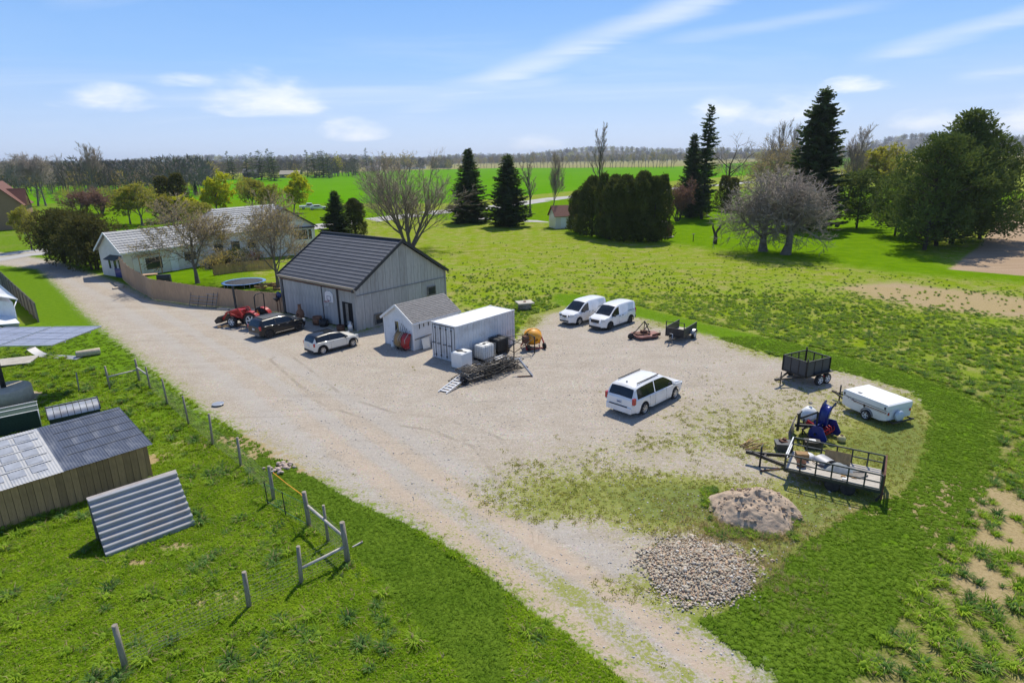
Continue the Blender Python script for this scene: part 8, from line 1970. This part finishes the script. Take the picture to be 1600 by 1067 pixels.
o = thing('tyre', 'dark rubber tyre leaning on the left end of the frame heap', 'tyre', gp(726, 601), hy); mb = MB(); mb.lathe([(.17, -.09), (.28, -.10), (.32, -.04), (.32, .04), (.28, .10), (.17, .09), (.16, 0)], 18, M=Matrix.Translation((0, 0, .31)) @ Matrix.Rotation(R(76), 4, 'X'), caps=False); mb.build('tread', M['tyre'], o); mb = MB(); mb.lathe([(.17, .0), (.03, .03)], 12, M=Matrix.Translation((0, 0, .31)) @ Matrix.Rotation(R(76), 4, 'X')); mb.build('hub', M['dark_steel'], o)
# aluminium ladder propped on the heap
a, b = gp(691, 614.5), gp(732, 582, .45); lad = thing('ladder', 'wide white aluminium ladder section propped on the left end of the heap', 'ladder', a)
d = b-a; n_l = Vector((-d.y, d.x, 0)).normalized()*.30
for s_ in (-1, 1): mb = MB(); mb.bar(n_l*s_+Vector((0, 0, .03)), d+n_l*s_, .06, .10); mb.build('rail', M['alu'], lad)
for k in range(1, 10): mb = MB(); c = d*(k/10)+Vector((0, 0, .02)); mb.bar(c-n_l, c+n_l, .16, .04); mb.build('rung', M['alu'], lad)
# white pipes
o = thing('pipe_bundle', 'two long white plastic pipes lying between the tanks and the frame heap', 'pipes', gp(742, 572)); e = gp(785, 556)-gp(742, 572)
for k in range(2): mb = MB(); s0 = Vector((.25*k, -.25*k, .06)); mb.tube([s0+e*.08*k, s0+e], .055, 8); mb.build('pipe', M['white_trim'], o)
# tools leaning on the shed
for k, (y, mt, lb) in enumerate(((.45, 'red_paint', 'red wheelbarrow tipped up against the shed front corner'), (1.20, 'wood_brown', 'brown wheelbarrow tipped up beside the red one against the shed'))):
    o = thing('wheelbarrow', lb, 'wheelbarrow', shed_pt(-.45, y), .863); mb = MB()
    vs = []; fs = []
    for (z, w_, dx) in ((.12, .20, .10), (.45, .34, -.12), (.95, .38, .0), (1.25, .30, .16)):
        vs += [(dx+.22, -w_, z), (dx-.10, -w_*.8, z), (dx-.18, 0, z), (dx-.10, w_*.8, z), (dx+.22, w_, z)]
    for i in range(3):
        for j in range(4): fs.append((5*i+j, 5*i+j+1, 5*i+5+j+1, 5*i+5+j))
    fs.append((0, 1, 2, 3, 4)); fs.append((15, 16, 17, 18, 19)); mb.add(vs, fs, 0, True); mb.build('tray', M[mt], o)
    mb = MB(); mb.lathe([(.06, -.045), (.18, -.045), (.2, 0), (.18, .045), (.06, .045)], 14, M=Matrix.Translation((.0, 0, .2)) @ Matrix.Rotation(R(90), 4, 'X')); mb.build('wheel', M['tyre'], o)
    for s_ in (-1, 1): mb = MB(); mb.tube([(-.05, s_*.12, .15), (-.25, s_*.28, .9), (.30, s_*.30, 1.5)], .025, 6); mb.build('handle', M['rail_wood'], o)
o = thing('garden_tools', 'long-handled tools leaning in the shed corner behind the wheelbarrows', 'tools', shed_pt(-.30, .85), .863)
for k in range(4): mb = MB(); mb.tube([(-.45+.03*k, -.3+.22*k, .03), (.22, -.25+.18*k, 1.6+.1*k)], .018, 5); mb.build('handle', M['wood_grey'] if k % 2 else M['plastic_black'], o)
o = thing('water_jug', 'small white jug on the ground under the shed window', 'jug', shed_pt(-.35, 1.95), .863); mb = MB(); mb.lathe([(.14, 0), (.16, .05), (.16, .30), (.06, .40), (.06, .45)], 10); mb.build('body', M['poly_white'], o); mb = MB(); mb.lathe([(.05, .45), (.05, .5), (.01, .5)], 8); mb.build('cap', M['ink_blue'], o)
o = thing('garden_roller', 'pale sheet and round roller lying along the shed side', 'roller', shed_pt(2.1, -.45), .863); mb = MB(); mb.lathe([(.20, -.5), (.22, -.45), (.22, .45), (.20, .5)], 14, M=Matrix.Translation((0, 0, .22)) @ Matrix.Rotation(R(90), 4, 'Y')); mb.build('drum', M['concrete_dark'], o); mb = MB(); mb.box((-1.2, .12, .42), (.7, .04, .8), rot=(-.2, 0, 0)); mb.build('sheet', M['poly_white'], o)
mb = MB(); mb.box((.1, 0, .47), (.9, .4, .04)); mb.build('plank', M['plywood'], o)
# concrete slab on a block
o = thing('well_cover', 'square concrete lid on a dark stone ring in the grass behind the container', 'well cover', gp(820, 484), R(15)); mb = MB(); mb.lathe([(.62, 0), (.60, .62), (.05, .62)], 16); mb.build('ring', M['concrete_dark'], o); mb = MB(); mb.box((0, 0, .69), (1.5, 1.3, .12)); mb.build('lid', M['plywood'], o); mb = MB(); mb.lathe([(.14, .75), (.12, .83), (.03, .84)], 10); mb.build('knob', M['terracotta'], o)
# puddle patch of spilled grey stone on the gravel
# parked pickups across the road
for k, (x, y, lb) in enumerate(((483, 327, 'white pickup truck parked across the road, left of the pair'), (497, 328, 'silver car parked across the road, right of the pickup'))):
    o = thing('pickup' if k == 0 else 'parked_car', lb, 'pickup' if k == 0 else 'car', gp(x, y), R(20)); mb = MB()
    mb.prism([(-2.7, .5), (2.6, .5), (2.65, .95), (1.4, 1.1), (.9, 1.75), (-.6, 1.75), (-.8, 1.1), (-2.7, 1.1)] if k == 0 else [(-2.2, .4), (2.2, .4), (2.2, .8), (1.2, .95), (.5, 1.45), (-1.2, 1.45), (-2.0, 1.0), (-2.2, .9)], 'y', -.95, .95); mb.build('body', M['white_paint'] if k == 0 else M['alu'], o)
    mb = MB(); mb.box((.15, 0, 1.42) if k == 0 else (-.3, 0, 1.2), (1.35, 1.92, .45) if k == 0 else (1.5, 1.92, .35)); mb.build('window', M['glass'], o)
    for xx in (-1.6, 1.6):
        for s_ in (-1, 1): wheel_parts(o, xx, s_*.85, .38 if k == 0 else .32, .22)
# tree stump
o = thing('dead_stump', 'forked dead tree stump standing on the lawn right of the cedars', 'stump', gp(1117, 381)); mb = MB(); mb.tube([(0, 0, -.1), (.05, 0, 1.0), (-.1, 0, 1.9)], [.34, .30, .22], 9); mb.build('trunk', M['bark_dark'], o)
for p in ([(-.1, 0, 1.5), (-.5, .1, 2.6), (-.45, .1, 3.0)], [(0, 0, 1.6), (.45, 0, 2.4), (.8, 0, 3.1)], [(.3, 0, 2.2), (.75, .1, 2.5)]): mb = MB(); mb.tube(p, [.2, .14, .08][:len(p)], 7); mb.build('limb', M['bark_dark'], o)
o = thing('bird_table', 'small dark post with a top on the lawn left of the forked stump', 'post', gp(1083, 377)); mb = MB(); mb.tube([(0, 0, 0), (0, 0, 1.1)], .06, 6); mb.build('post', M['bark_dark'], o); mb = MB(); mb.box((0, 0, 1.15), (.4, .4, .08)); mb.build('top', M['concrete_dark'], o)
o = thing('lawn_slab', 'pale slab lying on the lawn at the right end of the cedar clump', 'slab', gp(1041, 371)); mb = MB(); mb.box((0, 0, .1), (2.4, 1.2, .18)); mb.build('slab', M['concrete'], o)
o = thing('hut', 'dark wooden hut peeping out at the right end of the cedar clump', 'hut', gp(1031, 372), R(10)); mb = MB(); mb.prism([(0, 0), (2.2, 0), (2.2, 2.0), (1.1, 2.7), (0, 2.0)], 'y', 0, 2.5); mb.build('wall', M['red_roof'], o); mb = MB(); mb.slab([(-.2, -.2, 1.95), (-.2, 2.7, 1.95), (1.1, 2.7, 2.85), (1.1, -.2, 2.85)], .08); mb.slab([(2.4, -.2, 1.95), (2.4, 2.7, 1.95), (1.1, 2.7, 2.85), (1.1, -.2, 2.85)], .08); mb.build('roof', M['shingle'], o)

# ------------------------------------------------------------------ pen fence along the drive
POSTS = [(118, 612, 588, .045), (172, 607, 572, .07), (218, 595, 561, .08), (235, 608, 572, .06), (262, 633, 592, .06), (295, 663, 618, .06), (333, 697, 646, .065), (377, 731, 683, .07), (428, 782, 727, .085)]
POSTS2 = [(484, 824, 767, .10), (513, 846, 788, .065), (544, 879, 815, .11), (471, 913, 854, .08), (390, 950, 892, .085), (197, 1047, 975, .09)]
M['wire'] = pm('dull_fence_wire', (.22, .22, .20), .7, var=.2)
def leaning_post(mb, p, h, rad, r):
    lx, ly = r.uniform(-.04, .04)*h, r.uniform(-.04, .04)*h
    mb.tube([p+Vector((0, 0, -.05)), p+Vector((lx*.5, ly*.5, h*.5)), p+Vector((lx, ly, h))], [rad*.9, rad*.84, rad*.8], 9)
def wire_fence(name, label, plist, links, rails, seed):
    r = random.Random(seed); B0 = gp(*plist[0][:2]); o = thing(name, label, 'fence', B0); P = []
    for (x, y, t, rad) in plist:
        p = gp(x, y)-B0; h = min(1.75, hgt(x, y, t)); P.append((p, h)); mb = MB(); leaning_post(mb, p, h, rad, r); mb.build('post', M['post_wood'], o)
    for (i, j, hi_) in rails: mb = MB(); mb.tube([P[i][0]+Vector((0, 0, P[i][1]*hi_)), P[j][0]+Vector((0, 0, P[j][1]*hi_*.98))], [.055, .05], 8); mb.build('brace_rail', M['rail_wood'], o)
    for (i, j) in links:
        mb = MB(); a, b = P[i][0], P[j][0]; L = (b-a).length; n = int(L/.16)
        for z in [.06, .16, .26, .36, .48, .62, .78, .96, 1.12]: mb.bar(a+Vector((0, 0, z)), b+Vector((0, 0, z)), .004)
        for k in range(n): c = a.lerp(b, (k+.5)/n); mb.bar(c+Vector((0, 0, .05)), c+Vector((0, 0, 1.12)), .003)
        mb.build('wire_mesh', M['wire'], o)
    return o
# one post stands apart in the grass near the green coop
o = thing('fence_post', 'lone thin post in the grass behind the green coop', 'post', gp(124, 612)); mb = MB(); leaning_post(mb, Vector((0, 0, 0)), 1.25, .05, random.Random(2)); mb.build('shaft', M['post_wood'], o); mb = MB(); mb.tube([(0, 0, .9), (.06, .02, .92)], .02, 5); mb.build('staple', M['steel'], o)
wire_fence('wire_fence', 'wire fence of thin posts along the drive, from the braced corner to the gateway', POSTS[1:], [(0, 1), (1, 2), (2, 3), (3, 4), (4, 5), (5, 6), (6, 7)], [(0, 1, .52), (1, 2, .62)], 3)
wire_fence('wire_fence', 'wire fence with stout braced corner posts in the near pasture', POSTS2, [(0, 1), (1, 2), (2, 3), (3, 4), (4, 5)], [(0, 2, .62), (2, 3, .42)], 4)
# continue the near fence out of the frame
# green net gate in the gateway
ga_, gb2 = gp(416, 790), gp(481, 829); g_ = thing('net_gate', 'low green netted gate standing in the fence gateway', 'gate', ga_); d = gb2-ga_
M['green_net'] = pm('green_net_cord', (.015, .12, .065), .6, var=.2)
mb = MB(); [mb.bar(Vector((0, 0, z)), d+Vector((0, 0, z*1.12)), .014) for z in (.25, 1.05)]; mb.build('net_edge', M['green_net'], g_)
mb = MB()
for k in range(22): c = d*(k/21); mb.bar(c+Vector((0, 0, .05)), c+Vector((0, 0, 1.05)), .0035)
for k in range(7): z = .15+k*.14; mb.bar(Vector((0, 0, z)), d+Vector((0, 0, z*1.1)), .0035)
mb.build('netting', M['green_net'], g_)
for u in (.06, .5): mb = MB(); mb.bar(d*u, d*u+Vector((-.03, 0, 1.15)), .03); mb.build('stake', M['black_frame'], g_)
o = thing('strap', 'orange strap stretched from the gatepost across the gateway', 'strap', gp(430, 783)); e = gp(482, 824)-gp(430, 783); mb = MB(); mb.tube([Vector((.05, 0, 1.35)), e*.35+Vector((.1, .2, 1.05)), e*.75+Vector((.1, .15, 1.1)), e+Vector((0, 0, 1.25))], .016, 5); mb.build('webbing', M['orange_paint'], o); mb = MB(); mb.box((.05, 0, 1.35), (.08, .05, .08)); mb.build('hook', M['steel'], o)
# pale heap of broken stone at the gateway
o = thing('rubble_heap', 'small heap of pale pinkish rubble by the gatepost', 'rubble', gp(443, 730)); r = random.Random(8); rubm = pm('pale_rubble', (.48, .38, .31), .9, var=.25, rnd=.2); rub = [stone_mesh(50+k, rubm) for k in range(3)]
for k in range(34): s_ = r.uniform(.05, .14); link_mesh('stone', rub[k % 3], o, (r.gauss(0, .32), r.gauss(0, .22), s_*.4+.10*r.random()), (r.uniform(-.5, .5), r.uniform(-.5, .5), r.uniform(0, 6)), (s_, s_, s_))
o = thing('timber_scrap', 'short pale timber lying in the grass beside the corner post', 'timber', gp(559, 853), R(40)); mb = MB(); mb.bar((-.2, 0, .05), (.2, 0, .10), .05); mb.build('timber', M['rail_wood'], o)
mb = MB(); mb.bar((.12, -.03, .12), (.2, .05, .14), .02); mb.build('nail_strip', M['rust'], o)
o = thing('tin_lid', 'pale dish lying on the drive edge by the fence', 'dish', gp(341, 633)); mb = MB(); mb.lathe([(.02, .03), (.26, .04), (.34, .10), (.33, .11)], 16); mb.build('dish', M['steel'], o); mb = MB(); mb.tube([(.33*math.cos(6.283*i/16), .33*math.sin(6.283*i/16), .10) for i in range(16)], .012, 4, closed=True); mb.build('rim', M['alu'], o)
# ------------------------------------------------------------------ grass, weeds and loose stone
def val(P, name):
    if name == 'weed': return gauss(P, WEEDS)
def clear(P, extra=()):
    """leave out what stands on the grass"""
    m = np.ones(len(P), bool)
    foot = [(sh.location, sh.rotation_euler.z, -.1, sL+.1, -.05, run+.1), (ws.location, ws.rotation_euler.z, -wl, -.1, .05, wd), (hut.location, hut.rotation_euler.z, 0, hl, 0, hd), (run_.location, run_.rotation_euler.z, -5.5, 0, 0, 1.6)]
    for (l, a, x0, x1, y0, y1) in foot:
        dx, dy = P[:, 0]-l.x, P[:, 1]-l.y; x = dx*math.cos(a)+dy*math.sin(a); y = -dx*math.sin(a)+dy*math.cos(a)
        m &= ~((x > x0) & (x < x1) & (y > y0) & (y < y1))
    for (c, rr) in ((base, 1.6), (dm, 1.5), (sc_, 1.7)):
        m &= np.hypot(P[:, 0]-c.x, P[:, 1]-c.y) > rr
    return m
P0 = np.concatenate([sample_region(210000, -42, 6, 8, 50), sample_region(150000, -22, 6, 8, 26)])
P0 = P0[in_view(P0, 140)]
g_ = sdf(P0, GRAVEL); mw = np.minimum(np.minimum(sdf(P0, MOWN), sdf(P0, MOWN2)), sdf(P0, VERGE)); left = (P0[:, 1] < 24-1.6*P0[:, 0]+14) & (P0[:, 0] < 3.5)
dist = np.hypot(P0[:, 0], P0[:, 1])
past = P0[(g_ > .15) & left & clear(P0) & (rng.random(len(P0)) < np.clip(24/np.maximum(dist, 1), .12, 1)*.42)]
sd_m = np.minimum(np.minimum(sdf(past, MOWN), sdf(past, MOWN2)), sdf(past, VERGE))
dn = vnoise(past, 1.6, 3)+.7*vnoise(past, 4.5, 5)
sg = gauss(past, [(350, 930, 1.6, .9, .9), (460, 745, 1.6, 1.2, 1), (420, 720, 1.3, 1.2, 1), (235, 720, .8, .8, 1), (210, 880, 1.1, .3, 1), (270, 855, 1.4, .3, 1)])
pm_ = sd_m > 0.0
A_ = past[pm_ & (rng.random(len(past)) > sg)]; dA = dn[pm_ & True][:len(A_)] if False else (vnoise(A_, 1.6, 3)+.7*vnoise(A_, 4.5, 5))
clumps = [tuft_mesh('grass_clump', M['grass_pasture'], 24, .17, .12, 1.1, .020, s_, M['straw'], .05, dome=.6) for s_ in range(5)]
big = dA > .16
scatter('pasture_grass', np.c_[A_, np.zeros(len(A_))], clumps, np.clip(.72+.45*dA+rng.normal(0, .15, len(A_)), .35, 1.6), tilt=.12, sclz=1.0)
# thicker darker tufts dotted over the pasture
T_ = sample_region(9000, -40, 6, 8, 48); T_ = T_[in_view(T_, 140)]
T_ = T_[(sdf(T_, GRAVEL) > .4) & (np.minimum(sdf(T_, MOWN), sdf(T_, VERGE)) > .1) & (T_[:, 0] < 3) & (T_[:, 1] < 34-1.6*T_[:, 0]) & clear(T_)]
T_ = T_[(vnoise(T_, 1.1, 9)+rng.normal(0, .25, len(T_))) > .05]
tus = [tuft_mesh('tussock', M['grass_tussock'], 72, .32, .17, .95, .022, 20+s_, M['straw'], .07, dome=.6) for s_ in range(5)]
blu = [tuft_mesh('tussock', M['grass_blue'], 72, .34, .17, .95, .022, 120+s_, M['straw'], .07, dome=.6) for s_ in range(3)]
scatter('pasture_tufts', np.c_[T_, np.zeros(len(T_))], tus+blu, rng.uniform(.45, 1.15, len(T_)), tilt=.12)
# mown strips: short dense sward
Mn = np.concatenate([past[~pm_], sample_region(120000, -4, 40, 9, 45)]); Mn = Mn[in_view(Mn, 140)]
Mn = Mn[(np.minimum(np.minimum(sdf(Mn, MOWN), sdf(Mn, MOWN2)), sdf(Mn, VERGE)) < .25) & (sdf(Mn, GRAVEL) > .1) & clear(Mn)]
dM = np.hypot(Mn[:, 0], Mn[:, 1]); Mn = Mn[rng.random(len(Mn)) < np.clip(20/dM, .2, 1)]
short = [tuft_mesh('short_clump', M['grass_mown'], 22, .065, .13, 1.4, .020, 40+s_, dome=.7) for s_ in range(4)]
scatter('mown_grass', np.c_[Mn, np.zeros(len(Mn))], short, rng.uniform(.6, 1.35, len(Mn)), tilt=.12)
# the tussocky field on the right and beyond
F_ = np.concatenate([sample_region(60000, 0, 90, 9, 60), sample_region(46000, -10, 110, 40, 105)]); F_ = F_[in_view(F_, 140)]
F_ = F_[(sdf(F_, GRAVEL) > .2) & (np.minimum(sdf(F_, MOWN2), sdf(F_, LAWN)) > .15) & (sdf(F_, PLOUGH) > .3)]
F_ = F_[F_[:, 1] > 22-1.2*(F_[:, 0]-2)]
F_ = F_[~((F_[:, 0] < -6.5) & (F_[:, 1] < 66))]
bare = (sdf(F_, BARE) < rng.normal(0, .9, len(F_))) | (gauss(F_, [(1530, 820, 1.6, 1.8, .8), (1560, 780, 1.8, 1.8, .7), (1500, 900, 1.3, 1.3, .6), (1590, 900, 2, 3, .8)]) > rng.uniform(.25, .9, len(F_)))
dF = np.hypot(F_[:, 0], F_[:, 1])
keep = (rng.random(len(F_)) < np.where(bare, np.where(F_[:, 1] < 40, .5, .15), 1)*np.clip(dF/42, .75, 1)*np.clip((88-dF)/42, .04, 1)) & ((vnoise(F_, 1.6, 13)+rng.normal(0, .45, len(F_))) > -.3)
F_ = F_[keep]
scatter('field_tussocks', np.c_[F_, np.zeros(len(F_))], tus+blu[:2], rng.uniform(.4, 1.15, len(F_))*np.clip(1.25-np.hypot(F_[:, 0], F_[:, 1])/110, .55, 1.1), tilt=.12, sclz=.95)
# weeds creeping over the gravel
Wd = np.concatenate([sample_region(150000, -12, 26, 12, 52), sample_region(16000, -46, 0, 30, 80)]); Wd = Wd[in_view(Wd, 100)]
sdw = sdf(Wd, GRAVEL); wv = gauss(Wd, WEEDS)+np.clip(1+sdw/1.4, 0, 1)*.5*(sdw < 0); wv = wv+.45*vnoise(Wd, 2.2, 31)+.35*vnoise(Wd, 6, 32)
Wd = Wd[(sdw < .3) & clear(Wd) & (wv+rng.normal(0, .16, len(Wd)) > .78) & (rng.random(len(Wd)) < .42)]
weeds_ = [tuft_mesh('weed_clump', M['weed'], 14, .06, .09, 1.0, .022, 60+s_, M['straw'], .2) for s_ in range(4)]
scatter('yard_weeds', np.c_[Wd, np.zeros(len(Wd))], weeds_, rng.uniform(.4, 1.15, len(Wd)), tilt=.15)
# loose stones over the gravel, thickest beside the drive
Gs = sample_region(60000, -14, 14, 11, 45); Gs = Gs[in_view(Gs, 60)]; Gs = Gs[(sdf(Gs, GRAVEL) < -.1)]
dens = np.clip(.30+.5*vnoise(Gs, .8, 41), .05, 1)*np.clip(22/np.hypot(Gs[:, 0], Gs[:, 1]), .1, 1)
Gs = Gs[rng.random(len(Gs)) < dens]
M['pebble'] = pm('yard_pebbles', (.50, .465, .42), .9, var=.2, rnd=.3); peb = [stone_mesh(80+k, M['pebble']) for k in range(3)]
scatter('gravel_stones', np.c_[Gs, np.full(len(Gs), .004)], peb, rng.gamma(3, .005, len(Gs))+.006, tilt=.4)
# dry stalks round the mound and heap
Ds = np.concatenate([rng.normal((gp(1120, 830).x, gp(1120, 830).y), (.9, .7), (160, 2)), rng.normal((gp(1180, 835).x, gp(1180, 835).y), (1.4, .5), (160, 2)), rng.normal((gp(1210, 900).x, gp(1210, 900).y), (.6, 1.2), (120, 2))])
stk = [tuft_mesh('dry_clump', M['straw'], 16, .28, .14, .8, .010, 90+s_) for s_ in range(3)]
scatter('dry_stalks', np.c_[Ds, np.zeros(len(Ds))], stk, rng.uniform(.4, 1.0, len(Ds)), tilt=.2)
mw_ = [(gp(random.uniform(1108, 1250), random.uniform(806, 842))) for _ in range(120)]+[gp(random.uniform(1098, 1120), random.uniform(765, 800)) for _ in range(40)]
scatter('mound_weeds', [(q.x, q.y, 0) for q in mw_], tus+blu, [random.uniform(.25, .75) for _ in mw_], tilt=.15)
# thin spring haze over the whole plain
hz_ = MB(); hz_.box((0, 0, 64), (19400, 19400, 132)); M['haze'] = D.materials.new('haze'); M['haze'].use_nodes = True; t = NT(M['haze'].node_tree); t.n.clear()
pv = t.node('ShaderNodeVolumePrincipled', {'Color': (.80, .88, 1.0), 'Density': HAZE, 'Anisotropy': .35}); t.l.new(pv.outputs[0], t.node('ShaderNodeOutputMaterial').inputs['Volume'])
tagp(hz_.build('haze', M['haze']), kind='stuff')
print('objects', len(S.objects), 'meshes', len(D.meshes), 'tris', sum(len(m.polygons) for m in D.meshes))
